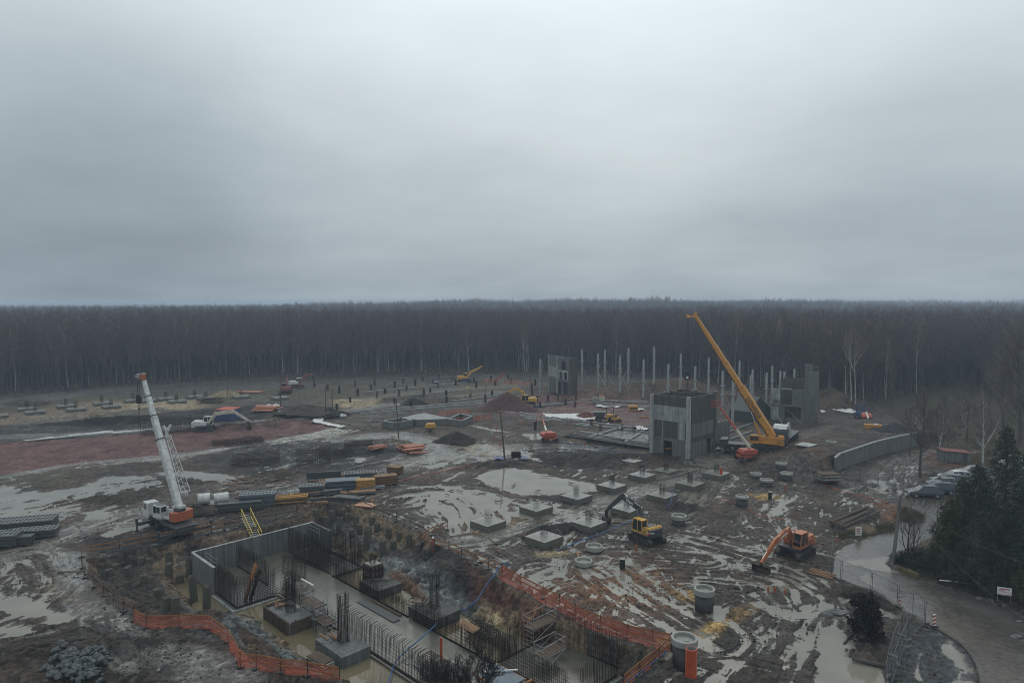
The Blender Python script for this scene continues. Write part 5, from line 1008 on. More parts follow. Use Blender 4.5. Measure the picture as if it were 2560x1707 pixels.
    def arm(nm, pts, hs, w, m):
        """arm plate: pts along the side plane with depth hs"""
        mb = MB(); k = len(pts); vs = []; sd_ = S_ @ Vector((0, 1, 0))
        for i, p in enumerate(pts):
            t = (pts[min(i + 1, k - 1)] - pts[max(0, i - 1)]).normalized(); n_ = t.cross(sd_).normalized()
            for a, b in ((-1, -1), (1, -1), (1, 1), (-1, 1)): vs.append(p + sd_ * a * w / 2 + n_ * b * hs[i] / 2)
        mb._add(vs, [(0, 1, 2, 3), tuple(4 * (k - 1) + q for q in (3, 2, 1, 0))] + [(4 * i + j, 4 * i + (j + 1) % 4, 4 * i + 4 + (j + 1) % 4, 4 * i + 4 + j) for i in range(k - 1) for j in range(4)]); return mb.build(nm, m, r, bevel=.02)
    mid = (p0 + p1) / 2 + (p1 - p0).cross(S_ @ Vector((0, 1, 0))).normalized() * -.12; m2 = (p1 + p2) / 2 + Vector((0, 0, .10)); bm = arm('boom', [p0, mid, p1, m2, p2], [.4, .7, .85, .64, .45], bt, armc); st_a = p2 + (p2 - p3).normalized() * .75
    sk = arm('arm', [st_a, p2, (p2 + p3) / 2, p3], [.3, .62, .46, .28], .28, armc)
    mb = MB(); sd_ = S_ @ Vector((0, 1, 0))
    for y in (-.27, .27): a = p0 + S_ @ Vector((.25, 0, -.25)) + sd_ * y; b = p1 + sd_ * y; mb.cyl(a, a + (b - a) * .6, .09, n=8); 
    a = (p1 + m2) / 2 + Vector((0, 0, .42)); mb.cyl(a, a + (st_a - a) * .62, .09, n=8); c_ = p2 + Vector((0, 0, .25)) + (p3 - p2) * .05; e_ = p3 + (p2 - p3) * .12 + (st_a - p2).cross(sd_).normalized() * -.3
    mb.cyl(c_, c_ + (e_ - c_) * .6, .08, n=8); mb.build('hydraulic_cylinder', armc if armc is not P_DARK else dark, bm)
    mb = MB()
    for y in (-.27, .27): a = p0 + S_ @ Vector((.25, 0, -.25)) + sd_ * y; b = p1 + sd_ * y; mb.cyl(a + (b - a) * .6, b, .045, n=6)
    a = (p1 + m2) / 2 + Vector((0, 0, .42)); mb.cyl(a + (st_a - a) * .62, st_a, .045, n=6); mb.cyl(c_ + (e_ - c_) * .6, e_, .04, n=6); mb.build('piston_rod', M_CHROME, bm)
    fx = (S_ @ Vector((1, 0, 0))); bw_ = .6 if bucket == 'dig' else 1.0; mb = MB(); sc = .62 if bucket == 'dig' else .42; B = []
    for i in range(8): a = R(80 + i * 34); B.append((math.cos(a) * sc * (.9 if i < 5 else 1.0), math.sin(a) * sc))
    ctr = p4 + Vector((0, 0, .45)); vs = []
    for y in (-bw_, bw_): vs += [ctr + fx * x + sd_ * y + Vector((0, 0, z)) for x, z in B[:7]]
    mb._add(vs, [(i, i + 1, 7 + i + 1, 7 + i) for i in range(6)] + [tuple(range(7)), tuple(range(13, 6, -1))]);
    for k in range(5 if bucket == 'dig' else 0): q = ctr + fx * B[6][0] + sd_ * (-bw_ + .1 + k * (2 * bw_ - .2) / 4) + Vector((0, 0, B[6][1])); mb.beam(q, q + fx * .18 + Vector((0, 0, .05)), .09, .05)
    mb.beam(p3, ctr + Vector((0, 0, .45)), .2, .25); mb.beam(p3 + (p2 - p3) * .15, ctr - fx * .25 + Vector((0, 0, .4)), .08, .3); mb.build('bucket', M_RUSTD, r)
    return r, (p0, p1, p2, p3, mid, m2)
M_RUSTD = mat('worn dark bucket steel', (.06, .035, .028), .6, metal=.3, var=.4, scale=3)
# black and yellow excavator in the middle
loc = hit(1617, 1352); rz = R(124)
ex, js = excavator('tracked_excavator', 'yellow-cabbed excavator with long black boom, digging among the square footings', loc, rz, [(.45, 1.6), (1.6, 4.0), (4.85, 4.75), (8.0, 1.9), (8.0, .2)], P_YEL2, P_DARK, P_DARK, short=True)
ex.scale = (.89, .89, .89); p0, p1, p2, p3, mid, m2 = js; c = (p1 + (p2 - p1) * .45) + Vector((0, .185, .08)); ax = (p2 - p1).normalized()
text('lettering', 'VOLVO', .40, M_LETTER, [o for o in ex.children if o.name.startswith('boom')][0], frame(c, -ax, Vector((0, 0, 1))) @ Matrix.Identity(4))
cw_ = [o for o in ex.children if o.name.startswith('counterweight')][0]; text('lettering', 'VOLVO', .30, M_LETTER, cw_, frame(Vector((-1.70, 1.13, 1.72)), (-.36, -.5, 0), (0, 0, 1)) @ Matrix.Identity(4))
MB().box((-1.62, 1.315, 1.62), (.30, .02, .34)).build('warning_plate', paint('red plate', (.4, .03, .03)), cw_)
# orange excavator on the right
loc = hit(1988, 1386)
ex2, js = excavator('tracked_excavator', 'orange tracked excavator with wide flat bucket, on the mud left of the wet road', loc, R(221), [(.5, 1.55), (1.8, 3.3), (4.9, 2.7), (7.75, 1.0), (7.9, -.1)], P_OR2, P_DARK, P_OR2, bucket='wide'); ex2.scale = (.94, .94, .94)
ex2.children[0]; p0, p1, p2, p3, mid, m2 = js; hs = [o for o in ex2.children if o.name.startswith('boom')][0]
text('lettering', 'DOOSAN', .36, M_LETTER, hs, frame((p1 + (p2 - p1) * .42) + Vector((0, .185, .0)), -(p2 - p1), Vector((0, 0, 1))))
# distant excavators
loc = hit(513, 1077); excavator('tracked_excavator', 'white and blue tracked excavator with its arm stretched right, beside the red earth strip', loc, R(8), [(.45, 1.65), (2.2, 3.7), (6.2, 3.9), (9.0, 1.9), (9.2, .1)], P_WHITE, M_NAVY, P_CREAM, lod=1, roof=P_WHITE)
loc = hit(716, 983); excavator('tracked_excavator', 'dark red excavator with folded arm at the far left edge of the field', loc, R(100), [(.45, 1.65), (1.2, 3.6), (2.2, 4.4), (3.0, 2.6), (3.0, .5)], P_MAR, P_DARK, P_MAR, lod=1)
loc = hit(743, 969); excavator('tracked_excavator', 'small white-cabbed excavator with dark red arm reaching right, far left of the field', loc, R(5), [(.45, 1.65), (1.8, 2.8), (3.3, 4.3), (5.0, 4.1), (5.6, .4)], P_WHITE, P_MAR, P_MAR, lod=1, roof=P_WHITE)
loc = hit(1318, 1014); excavator('wheeled_excavator', 'yellow wheeled excavator digging at the big red gravel cone', loc, R(176), [(.45, 1.65), (1.2, 3.6), (3.4, 4.6), (5.9, 2.6), (6.1, .1)], P_YEL2, P_DARK, P_YEL2, lod=1, wheels=True)
loc = hit(1163, 955); excavator('tracked_excavator', 'yellow machine working beside the red netting at the far end of the field', loc, R(20), [(.45, 1.65), (2.0, 3.4), (4.6, 4.4), (6.2, 5.4), (7.4, 3.0)], P_YEL2, P_BLUE, P_YEL2, lod=1)
r = thing('cement_mixer', 'small yellow mixer drum beside the far yellow machine', 'mixer', hit(1151, 955)); MB().cyl((-1, 0, 1.2), (1, 0, 1.6), .9, .5, n=14).build('drum', P_YEL2, r, smooth=True); MB().box((0, 0, .5), (1.6, 1.0, .3)).beam((-.6, -.4, 0), (-.6, -.4, .5), .1).beam((-.6, .4, 0), (-.6, .4, .5), .1).beam((.6, 0, 0), (.6, 0, .5), .1).build('frame', P_DARK, r)
# ---------------------------------------------------------------- white truck crane
loc = hit(424, 1322); hd = R(137)
r = thing('truck_crane', 'white truck crane with orange counterweight and raised boom, beside the pit', 'crane', loc, hd); I = inv(r); GZ = loc.z
MB().box((-.6, 0, 1.05), (9.2, 2.0, .45)).box((-1.6, 0, 1.42), (7.0, 2.6, .16)).box((1.6, 0, 1.42), (2.4, 2.5, .14)).build('chassis', P_DARK, r, bevel=.03)
for x in (3.0, .9, -2.2, -3.7):
    for y in (-1.02, 1.02): wheel(r, x, y, .58, .42)
mb = MB(); mb.prism([(3.35, .85), (5.1, .85), (5.2, 1.7), (4.95, 2.75), (3.35, 2.8)], -.05, 1.28); cb = mb.build('driver_cab', P_WHITE, r, bevel=.06)
mb = MB(); mb.prism([(5.14, 1.78), (5.215, 1.78), (5.0, 2.6), (4.93, 2.6)], .07, 1.18); mb.box((4.3, 1.285, 2.2), (.9, .03, .7)); mb.build('cab_window', M_GLASS, cb)
mb = MB(); mb.prism([(3.3, .85), (5.0, .85), (5.1, 1.6), (3.4, 1.9)], -1.28, -.08); mb.build('hood', P_WHITE, r, bevel=.05)
for sx, nm in ((2.1, 0), (-4.9, 1)):
    MB().box((sx, 0, .85), (.34, 5.9, .34)).build('outrigger_beam', P_DARK, r)
    for y in (-3.0, 3.0): MB().cyl((sx, y, .1), (sx, y, 1.45), .1, n=10).cyl((sx, y, 0), (sx, y, .12), .34, n=14).box((sx, y, 1.2), (.3, .25, .7)).build('outrigger_jack', P_DARK, r)
mb = MB(); mb.cyl((-1.2, 0, 1.5), (-1.2, 0, 1.85), .8, n=22); mb.build('slew_ring', P_DARK, r)
sh = R(150) - hd; C = Matrix.Translation((-1.2, 0, 0)) @ Matrix.Rotation(sh, 4, 'Z')
mb = MB(); mb.M = C; mb.box((-.1, 0, 1.98), (3.6, 2.3, .25)); mb.box((-.4, -.75, 2.45), (2.4, .5, .9)); mb.box((-.4, .55, 2.45), (1.8, .2, 1.0)); mb.box((-.4, -.35, 2.45), (2.0, .18, 1.1)); mb.build('superstructure', P_WHITE, r, bevel=.04)
mb = MB(); mb.M = C; mb.prism([(-1.9, -1.3), (-2.25, -1.15), (-2.35, 0), (-2.25, 1.15), (-1.9, 1.3), (-1.2, 1.3), (-1.2, -1.3)], 1.75, 2.85, 'Z'); cwt = mb.build('counterweight', P_ORANGE, r, bevel=.05)
mb = MB(); mb.M = C; mb.box((-1.7, .25, 2.95), (1.0, .9, .5)); mb.cyl((-1.3, -.6, 3.0), (-1.3, .3, 3.0), .3, n=14); mb.build('winch', P_DARK, r); mb = MB(); mb.M = C; mb.box((-1.75, 0, 3.15), (.7, .7, .7)); mb.build('winch_cover', P_WHITE, r, bevel=.03)
mb = MB(); mb.M = C; mb.prism([(.2, 1.85), (1.75, 1.85), (1.9, 2.6), (1.6, 3.4), (.2, 3.4)], .62, 1.48); cb = mb.build('operator_cab', P_WHITE, r, bevel=.05)
mb = MB(); mb.M = C; mb.box((.62, 1.485, 2.9), (.6, .03, .7)); mb.box((1.3, 1.485, 2.85), (.55, .03, .8)); mb.prism([(1.83, 2.2), (1.94, 2.6), (1.66, 3.3), (1.58, 3.3), (1.8, 2.6)], .72, 1.38); mb.box((.19, 1.05, 2.95), (.03, .6, .6)); mb.box((.9, 1.05, 3.415), (1.0, .6, .03)); mb.build('cab_window', M_GLASS, cb)
Pv = (Matrix.Translation(loc) @ Matrix.Rotation(hd, 4, 'Z') @ C) @ Vector((-1.3, 0, 2.9)); T = atd(357, 942, Pv.y + 4.4); u = (T - Pv)
def sections(r, Pv, T, secs, m, mc):
    I = inv(r); d = T - Pv
    for k, (f0, f1, w, h) in enumerate(secs):
        mb = MB(); mb.M = I; boombox(mb, Pv + d * f0, Pv + d * f1, w, h, w, h * .97); o = mb.build('boom_section', m, r)
        mb = MB(); mb.M = I; boombox(mb, Pv + d * (f1 - .006), Pv + d * f1, w * 1.16, h * 1.16, w * 1.16, h * 1.16); mb.build('boom_collar', mc, o)
        if not m is P_WHITE:
            mb = MB(); mb.M = I; x = d.normalized(); s = x.cross(Vector((0, 0, 1))).normalized(); uu = s.cross(x); a, b = Pv + d * f0 - uu * (h / 2 + .03) - s * w * .0, Pv + d * f1 - uu * (h / 2 + .03); boombox(mb, a, b, w * .7, .1, w * .7, .1); mb.build('underside_shade', P_DARK, o)  # dark strip along the boom's underside, painting in its shade
sections(r, Pv, T, [(0, .52, .78, .98), (.50, .70, .66, .82), (.69, .85, .55, .68), (.84, .975, .45, .56)], P_WHITE, P_DARK)
mb = MB(); mb.M = I; s = u.normalized().cross(Vector((0, 0, 1))).normalized(); hd_ = T + Vector((-.1, 0, 0)); mb.box(T, (.7, .35, .65)); mb.box(T + Vector((-.55, .05, .05)), (.6, .3, .3)); mb.build('boom_head', P_ORANGE, r, bevel=.03); mb = MB(); mb.M = I; mb.cyl(T + Vector((-.6, -.15, .12)), T + Vector((-.6, .15, .12)), .3, n=14); mb.box(T + Vector((.15, 0, .4)), (.5, .3, .25)); mb.build('sheave', M_GALV, r)
mb = MB(); mb.M = I; a = Pv + Vector((0, 0, -.7)) - s * 0 + Vector((-.3, .6, -.3)); b = Pv + u * .38; mb.cyl(a, a + (b - a) * .55, .2, n=12); mb.build('lift_cylinder', P_WHITE, r); mb = MB(); mb.M = I; mb.cyl(a + (b - a) * .55, b, .11, n=10); mb.build('piston_rod', M_CHROME, r)
# stowed lattice jib along the right side of the boom
mb = MB(); mb.M = I; A = Pv + u * .54 + s * .95; B_ = Pv + u * .10 + s * 1.0; x = (B_ - A).normalized(); up = s.cross(x) * -1; n = 15; LB = (B_ - A).length
def cr(t, a, b): w = .28 + .28 * t; return A + x * LB * t + s * a * w + up * b * w
for a in (-1, 1):
    for b in (-1, 1): mb.beam(cr(0, a, b), cr(1, a, b), .07)
for i in range(n):
    t0, t1 = i / n, (i + 1) / n; q = 1 if i % 2 else -1
    for b in (-1, 1): mb.beam(cr(t0, q, b), cr(t1, -q, b), .045); mb.beam(cr(t0, b, q), cr(t1, b, -q), .045)
mb.box(cr(1.0, 0, 0), (.9, .5, .5)); mb.box(A + Vector((0, 0, .4)), (.25, .35, 1.1)); mb.beam(A + Vector((.1, 0, .6)), A + Vector((.5, 0, 1.3)), .16, .3); mb.beam(A + Vector((-.1, 0, .6)), A + Vector((-.45, 0, 1.2)), .16, .3); mb.build('lattice_jib', P_WHITE, r)
mb = MB(); mb.M = I
for f in (.15, .45, .53): q = Pv + u * f; mb.beam(q + s * .3, q + s * 1.2, .14)
mb.build('jib_bracket', P_WHITE, r)
def hook(label, top, zb, ln, big=1.0, col=P_BLACKH if 'P_BLACKH' in globals() else None):
    r = thing('hook_block', label, 'hook', (top.x, top.y, zb)); mb = MB()
    for dx in (-.12, .12): mb.cyl((dx, 0, .3), (dx, 0, top.z - zb), .028, n=5)
    mb.build('hoist_rope', M_BLACK, r); mb = MB(); mb.prism([(-.28 * big, 0), (-.34 * big, .5 * big), (-.2 * big, 1.1 * big), (.2 * big, 1.1 * big), (.34 * big, .5 * big), (.28 * big, 0)], -.16, .16); mb.build('sheave_block', M_BLACK, r, bevel=.03)
    if big > 1: MB().box((0, -.17, .5), (.42, .02, .42)).build('marking_plate', M_LETTER, r)
    mb = MB(); mb.tube([(0, 0, 0), (0, 0, -.3), (.16, 0, -.42), (.14, 0, -.62), (-.06, 0, -.66), (-.16, 0, -.5)], .06, 6); mb.build('hook', M_RUSTD, r)
    mb = MB(); [mb.cyl((dx, 0, -.5), (dx * 2.2, 0, -ln), .022, n=4) for dx in (-.06, .06)]; mb.build('sling', M_STEEL, r)
T1 = T + Vector((-.6, 0, 0)); q = atd(352, 1008, T1.y); hook('black hook block with long sling hanging from the white crane', T1, q.z, 5.2)
# ---------------------------------------------------------------- yellow truck crane
loc = hit(1886, 1131); hd = R(160)
r = thing('truck_crane', 'big yellow mobile crane with dark lettering on its raised boom', 'crane', loc, hd); I = inv(r)
MB().box((0, 0, 1.1), (12.2, 2.1, .5)).box((-.5, 0, 1.48), (10.4, 2.75, .18)).build('chassis', P_DARK, r, bevel=.03)
for x in (4.6, 2.9, -1.3, -3.0, -4.7):
    for y in (-1.1, 1.1): wheel(r, x, y, .66, .5)
mb = MB(); mb.prism([(4.6, .8), (6.0, .8), (6.1, 1.5), (5.8, 2.3), (4.6, 2.4)], -1.3, 1.3); cb = mb.build('driver_cab', P_DARK, r, bevel=.06); MB().box((5.98, 0, 1.9), (.14, 2.2, .6)).build('cab_window', M_GLASS, cb)
for sx in (3.8, -5.6):
    MB().box((sx, 0, .9), (.36, 6.8, .36)).build('outrigger_beam', P_DARK, r)
    for y in (-3.4, 3.4): MB().cyl((sx, y, .1), (sx, y, 1.4), .11, n=10).cyl((sx, y, 0), (sx, y, .12), .4, n=14).build('outrigger_jack', P_DARK, r)
sh = R(152) - hd; C = Matrix.Translation((-1.6, 0, 0)) @ Matrix.Rotation(sh, 4, 'Z')
mb = MB(); mb.M = C; mb.cyl((0, 0, 1.55), (0, 0, 1.95), 1.0, n=22); mb.build('slew_ring', P_DARK, r)
mb = MB(); mb.M = C; mb.box((-.2, 0, 2.1), (4.6, 2.6, .35)); mb.box((-.9, .85, 2.75), (3.0, .6, 1.0)); mb.box((-.9, -.85, 2.75), (3.0, .6, 1.0)); ss = mb.build('superstructure', P_YEL, r, bevel=.05)
mb = MB(); mb.M = C; mb.box((-2.9, 0, 2.55), (1.1, 2.9, 1.35)); mb.box((-2.9, 0, 3.35), (1.0, 2.5, .35)); mb.build('counterweight', P_YEL, r, bevel=.05); mb = MB(); mb.M = C
for k in range(6): mb.box((-2.9, 1.455, 2.0 + .2 * k), (1.0, .02, .04)); mb.box((-3.455, 0, 2.0 + .2 * k), (.02, 2.8, .04))
mb.build('counterweight_joints', P_DARK, r)
mb = MB(); mb.M = C; mb.prism([(.6, 1.95), (2.3, 1.95), (2.45, 2.7), (2.1, 3.45), (.6, 3.45)], .7, 1.65); cb = mb.build('operator_cab', P_YEL, r, bevel=.05)
mb = MB(); mb.M = C; mb.box((1.1, 1.655, 2.9), (.7, .03, .75)); mb.box((1.85, 1.655, 2.85), (.6, .03, .8)); mb.prism([(2.38, 2.3), (2.49, 2.7), (2.16, 3.35), (2.05, 3.35)], .8, 1.55); mb.build('cab_window', M_GLASS, cb)
Pv = (Matrix.Translation(loc) @ Matrix.Rotation(hd, 4, 'Z') @ C) @ Vector((-1.5, 0, 3.1)); T = atd(1738, 789, Pv.y + 6.8); u = T - Pv; s = u.normalized().cross(Vector((0, 0, 1))).normalized(); uu = s.cross(u.normalized())
sections(r, Pv, T, [(0, .40, 1.1, 1.35), (.38, .60, .78, 1.02), (.59, .74, .70, .90), (.73, .86, .62, .78), (.85, .985, .54, .66)], P_YEL, P_YEL)
mb = MB(); mb.M = I; mb.box(T, (.6, .5, .8)); mb.box(T + Vector((-.8, 0, -.15)), (1.3, .35, .35)); mb.cyl(T + Vector((-1.35, -.2, -.15)), T + Vector((-1.35, .2, -.15)), .32, n=14); mb.box(T + Vector((.1, 0, .5)), (.3, .3, .4)); mb.build('boom_head', P_YEL, r, bevel=.03)
mb = MB(); mb.M = I; a = Pv + Vector((-1.6, .6, -1.0)); b = Pv + u * .27 - uu * .6; mb.cyl(a, a + (b - a) * .55, .26, n=12); mb.build('lift_cylinder', P_YEL, r); mb = MB(); mb.M = I; mb.cyl(a + (b - a) * .55, b, .14, n=10); mb.build('piston_rod', M_CHROME, r)
nrm = -s if s.y > 0 else s; bs = [o for o in r.children if o.name.startswith('boom_section')][0]
side_n = nrm; p = Pv + u * .235 + side_n * .57; xdir = -u.normalized(); M = Matrix.Translation(p) @ Matrix((xdir, side_n.cross(xdir), side_n)).transposed().to_4x4(); text('lettering', 'DŹWIGUS', .92, M_LETTERD, bs, I @ M, .01)
q = atd(1719, 950, T.y); T2 = T + Vector((-1.35, 0, 0)); hook('black hook block with white plate hanging from the yellow crane above the core tower', T2, q.z, 3.2, 1.6)
# ---------------------------------------------------------------- boom lifts
def lift(label, loc, rz, tip=None, cage_=True):
    r = thing('boom_lift', label, 'lift', loc, rz); MB().box((0, 0, .75), (2.6, 1.5, .5)).build('chassis', P_RED, r, bevel=.06)
    for x in (-1.1, 1.1):
        for y in (-.95, .95): wheel(r, x, y, .42, .34)
    mb = MB(); mb.prism([(-1.9, 1.1), (1.0, 1.1), (1.1, 1.5), (.6, 2.0), (-1.5, 2.05), (-2.0, 1.7)], -1.0, 1.0); mb.build('turntable_cover', P_RED, r, bevel=.12)
    mb = MB(); mb.cyl((0, 0, .95), (0, 0, 1.12), .5, n=16); mb.build('slew_ring', P_DARK, r)
    if tip is not None:
        I = inv(r); P = Matrix.Translation(loc) @ Matrix.Rotation(rz, 4, 'Z') @ Vector((-.9, 0, 2.1)); d = tip - P
        for (a, b, w, m) in ((0, .42, .34, P_CREAM), (.40, .78, .27, P_CREAM if 0 else P_RED), (.76, .97, .22, P_RED)): mb = MB(); mb.M = I; mb.beam(P + d * a, P + d * b, w, w * 1.25); mb.build('boom_section', m, r)
        mb = MB(); mb.M = I; c = tip + Vector((-.5, 0, -.2))
        for z in (0, .55, 1.1):
            for a, b in (((-.8, -.4), (.8, -.4)), ((.8, -.4), (.8, .4)), ((.8, .4), (-.8, .4)), ((-.8, .4), (-.8, -.4))): mb.beam(c + Vector((*a, z)), c + Vector((*b, z)), .05)
        for a in ((-.8, -.4), (.8, -.4), (.8, .4), (-.8, .4), (0, -.4), (0, .4)): mb.beam(c + Vector((*a, 0)), c + Vector((*a, 1.1)), .05)
        mb.build('work_cage', P_RED, r)
    return r
loc = hit(1862, 1150); lift('red boom lift with long raised boom, parked in front of the yellow crane', loc, R(190), atd(1797, 1014, loc.y + 5))
lift('small bright orange-red boom lift alone in the mud, left of the main core tower', hit(1376, 1104), R(20), hit(1372, 1090) + Vector((-1.2, 1.5, 3.2)))
loc = hit(2166, 1056); r = lift('red boom lift with its boom pointing down to the viewer, near the yellow skip', loc, R(250))
MB().beam((-1.0, 0, 2.2), (2.6, .0, 1.3), .35, .4).build('boom_section', P_CREAM, r)
loc = hit(2150, 1045); r = thing('scissor_lift', 'dark blue scissor lift cage behind the far red boom lift', 'lift', loc, R(20)); MB().box((0, 0, .8), (2.6, 1.3, .6)).box((0, 0, 1.3), (2.4, 1.2, .3)).build('chassis', P_BLUE, r, bevel=.04)
mb = MB()
for z in (1.6, 2.2, 2.8, 3.4):
    for y in (-.6, .6): mb.beam((-1.5, y, z), (1.9, y, z), .06)
for x in (-1.5, -.6, .3, 1.1, 1.9):
    for y in (-.6, .6): mb.beam((x, y, 1.5), (x, y, 3.4), .06)
mb.build('platform_rail', P_BLUE, r)
for x in (-.9, .9): wheel(r, x, -.65, .35, .3); wheel(r, x, .65, .35, .3)
# ---------------------------------------------------------------- flatbed truck with panels
loc = hit(1962, 1108); A_ = hit(1948, 1121); B_ = hit(1990, 1088); d = A_ - B_; rz = math.atan2(d.y, d.x); r = thing('flatbed_truck', 'navy flatbed lorry carrying leaning grey panels, behind the yellow crane', 'lorry', (loc.x, loc.y, loc.z), rz)
MB().box((-1, 0, .9), (12, 1.0, .35)).build('chassis', P_DARK, r); MB().box((-2.3, 0, 1.3), (9.6, 2.5, .2)).build('load_bed', P_DARK, r)
for x in (4.0, -2.9, -4.2, -5.5):
    for y in (-1.05, 1.05): wheel(r, x, y, .52, .42)
cb = MB().prism([(3.1, .7), (5.3, .7), (5.35, 1.7), (5.1, 3.3), (3.1, 3.4)], -1.25, 1.25).build('cab', M_NAVY, r, bevel=.08)
MB().prism([(5.3, 1.95), (5.36, 1.95), (5.19, 3.0), (5.1, 3.0)], -1.1, 1.1).box((4.4, 1.26, 2.4), (.8, .03, .8)).box((4.4, -1.26, 2.4), (.8, .03, .8)).build('windscreen', M_GLASS, cb)
MB().prism([(3.0, 3.42), (4.9, 3.42), (4.2, 4.0), (3.0, 4.1)], -1.2, 1.2).build('roof_spoiler', P_WHITE, cb, bevel=.06); MB().box((5.34, 0, 1.2), (.05, 2.1, .5)).build('grille', P_DARK, cb)
for y in (-.9, .9): MB().box((5.37, y, .95), (.04, .4, .22)).build('headlight', M_LETTER, cb)
text('lettering', 'SCANIA', .42, M_LETTER, cb, frame(Vector((5.37, 0, 1.75)), (0, 1, 0), (0, 0, 1)))
r2 = thing('panel_stack', 'grey-green precast panels leaning on a frame on the lorry bed', 'panels', (0, 0, 0)); W_ = Matrix.Translation(r.location) @ Matrix.Rotation(rz, 4, 'Z')
for k in range(3): mb = MB(); mb.M = W_; mb.prism([(0, 1.42), (.14, 1.42), (-.55, 3.6), (-.69, 3.6)], -1.0, 1.0, 'X') if 0 else mb.box((1.2 - k * .9, .95 - .17 * k, 2.6), (2.6, .14, 2.4), M=Matrix.Rotation(R(14), 4, 'X')); mb.build('precast_panel', C_POST if k else C_LIGHT, r2)
mb = MB(); mb.M = W_
for k in range(4): mb.beam((2.2 - 1.2 * k, 0, 1.4), (2.2 - 1.2 * k, .25, 3.7), .1)
mb.build('rack', P_DARK, r2)
# ---------------------------------------------------------------- dumper, roller, compressor, skip, container
loc = hit(1513, 1054); r = thing('site_dumper', 'yellow site dumper with black skip and canopy on the red gravel', 'dumper', loc, R(170)); MB().prism([(.2, 1.2), (2.6, 1.5), (2.9, 2.3), (-.1, 2.4)], -1.15, 1.15).build('skip', P_DARK, r, bevel=.05); MB().box((-1.2, 0, 1.3), (2.0, 1.7, 1.0)).build('engine_hood', P_YEL2, r, bevel=.08); MB().box((.3, 0, .8), (3.6, .9, .4)).build('chassis', P_DARK, r)
for x in (-1.4, 1.5):
    for y in (-1.05, 1.05): wheel(r, x, y, .72, .5)
mb = MB(); [mb.beam((x, y, 1.8), (x, y, 3.6), .09) for x in (-1.9, -.3) for y in (-.7, .7)]; mb.box((-1.1, 0, 3.63), (1.9, 1.6, .08)); mb.build('roll_frame', P_DARK, r)
loc = hit(1537, 1056); r = thing('roller', 'small black and yellow tandem roller beside the dumper', 'roller', loc, R(10)); MB().box((0, 0, .95), (2.0, 1.1, .6)).build('body', P_YEL2, r, bevel=.06)
for x in (-1.0, 1.0): MB().cyl((x, -.6, .45), (x, .6, .45), .45, n=20).build('drum', M_RUSTD, r)
mb = MB(); [mb.beam((x, y, 1.2), (x, y, 2.7), .08) for x in (-.6,) for y in (-.5, .5)]; mb.beam((-.6, -.5, 2.7), (-.6, .5, 2.7), .08); mb.box((.1, 0, 1.5), (.6, .5, .6)); mb.beam((.7, 0, 1.2), (.9, 0, 2.0), .07); mb.build('roll_frame', P_DARK, r)
loc = hit(1076, 1078); r = thing('compressor', 'small yellow towed compressor standing alone in the mud', 'compressor', loc, R(5)); MB().prism([(-1.1, .75), (1.1, .75), (1.15, 1.2), (.9, 1.75), (-.7, 1.75), (-1.1, 1.3)], -.6, .6).build('hood', P_YEL2, r, bevel=.1); MB().box((0, 0, .6), (2.1, 1.1, .3)).beam((1, 0, .55), (2.2, 0, .5), .1).build('frame', P_DARK, r)
for y in (-.6, .6): wheel(r, 0, y, .35, .2)
loc = hit(2182, 1072); r = thing('skip', 'yellow open steel skip filled with white sacks, above the retaining wall', 'skip', loc, R(-22)); r.scale = (.58, .58, .58); mb = MB(); mb.prism([(-2.2, 0), (2.2, 0), (2.7, 1.5), (-2.7, 1.5)], -1.1, 1.1)
mb.f = [f for f in mb.f]; mb.build('hull', P_YEL, r, bevel=.03); mb = MB(); [mb.beam((-2.7, y, 1.52), (2.7, y, 1.52), .12) for y in (-1.1, 1.1)]; [mb.beam((x, -1.16, .1), (x * 1.1, -1.16, 1.5), .1) for x in (-1.6, -.8, 0, .8, 1.6)]; mb.build('rim', P_YEL, r)
mb = MB(); [mb.box((rnd(-1, 1.6), rnd(-.5, .5), 1.6 + .1 * k), (.9, .6, .3), rz=rnd(0, 3)) for k in range(3)]; mb.build('sack', M_LETTER, r, bevel=.1)
M_COR = paint('container blue', (.035, .07, .20)); M_CROOF = mat('rusty orange roof', (.45, .10, .05), .7, var=.3)
loc = hit(570, 1051); r = thing('site_container', 'blue site container with orange-red roof behind the white excavator', 'container', loc, R(-8)); mb = MB(); L_ = 3.9
mb.box((0, 0, 1.35), (L_, 4.0, 2.5)); [mb.box((-L_ / 2 + .2 + k * .3, -2.01, 1.35), (.12, .04, 2.3)) for k in range(12)]; mb.build('walls', M_COR, r); MB().box((0, 0, 2.72), (L_ + .1, 4.1, .12)).build('roof', M_CROOF, r); MB().box((1.2, -2.04, 2.0), (.7, .04, .3)).build('sign_plate', M_LETTER, r)
loc = hit(1213 + 290, 1032 - 16); r = thing('tank', 'cream water tank with red cap near the columns', 'tank', hit(1505, 1006)); MB().box((0, 0, 1.0), (1.5, 1.3, 1.5)).build('body', P_CREAM, r, bevel=.12); MB().box((0, 0, 1.95), (1.1, .8, .3)).build('cap', P_RED, r, bevel=.05); MB().box((0, 0, .12), (1.6, 1.4, .24)).build('pallet', M_OLDW, r)
r = thing('tank', 'pale wire-caged tank left of the cream tank with red cap', 'tank', hit(1488, 1008)); MB().box((0, 0, .9), (1.5, 1.2, 1.4)).build('body', C_RING, r, bevel=.12); mb = MB(); [mb.beam((x, -.63, .2), (x, -.63, 1.65), .05) for x in (-.7, -.35, 0, .35, .7)]; mb.build('cage', M_GALV, r); MB().box((0, 0, .1), (1.6, 1.3, .2)).build('pallet', M_OLDW, r)
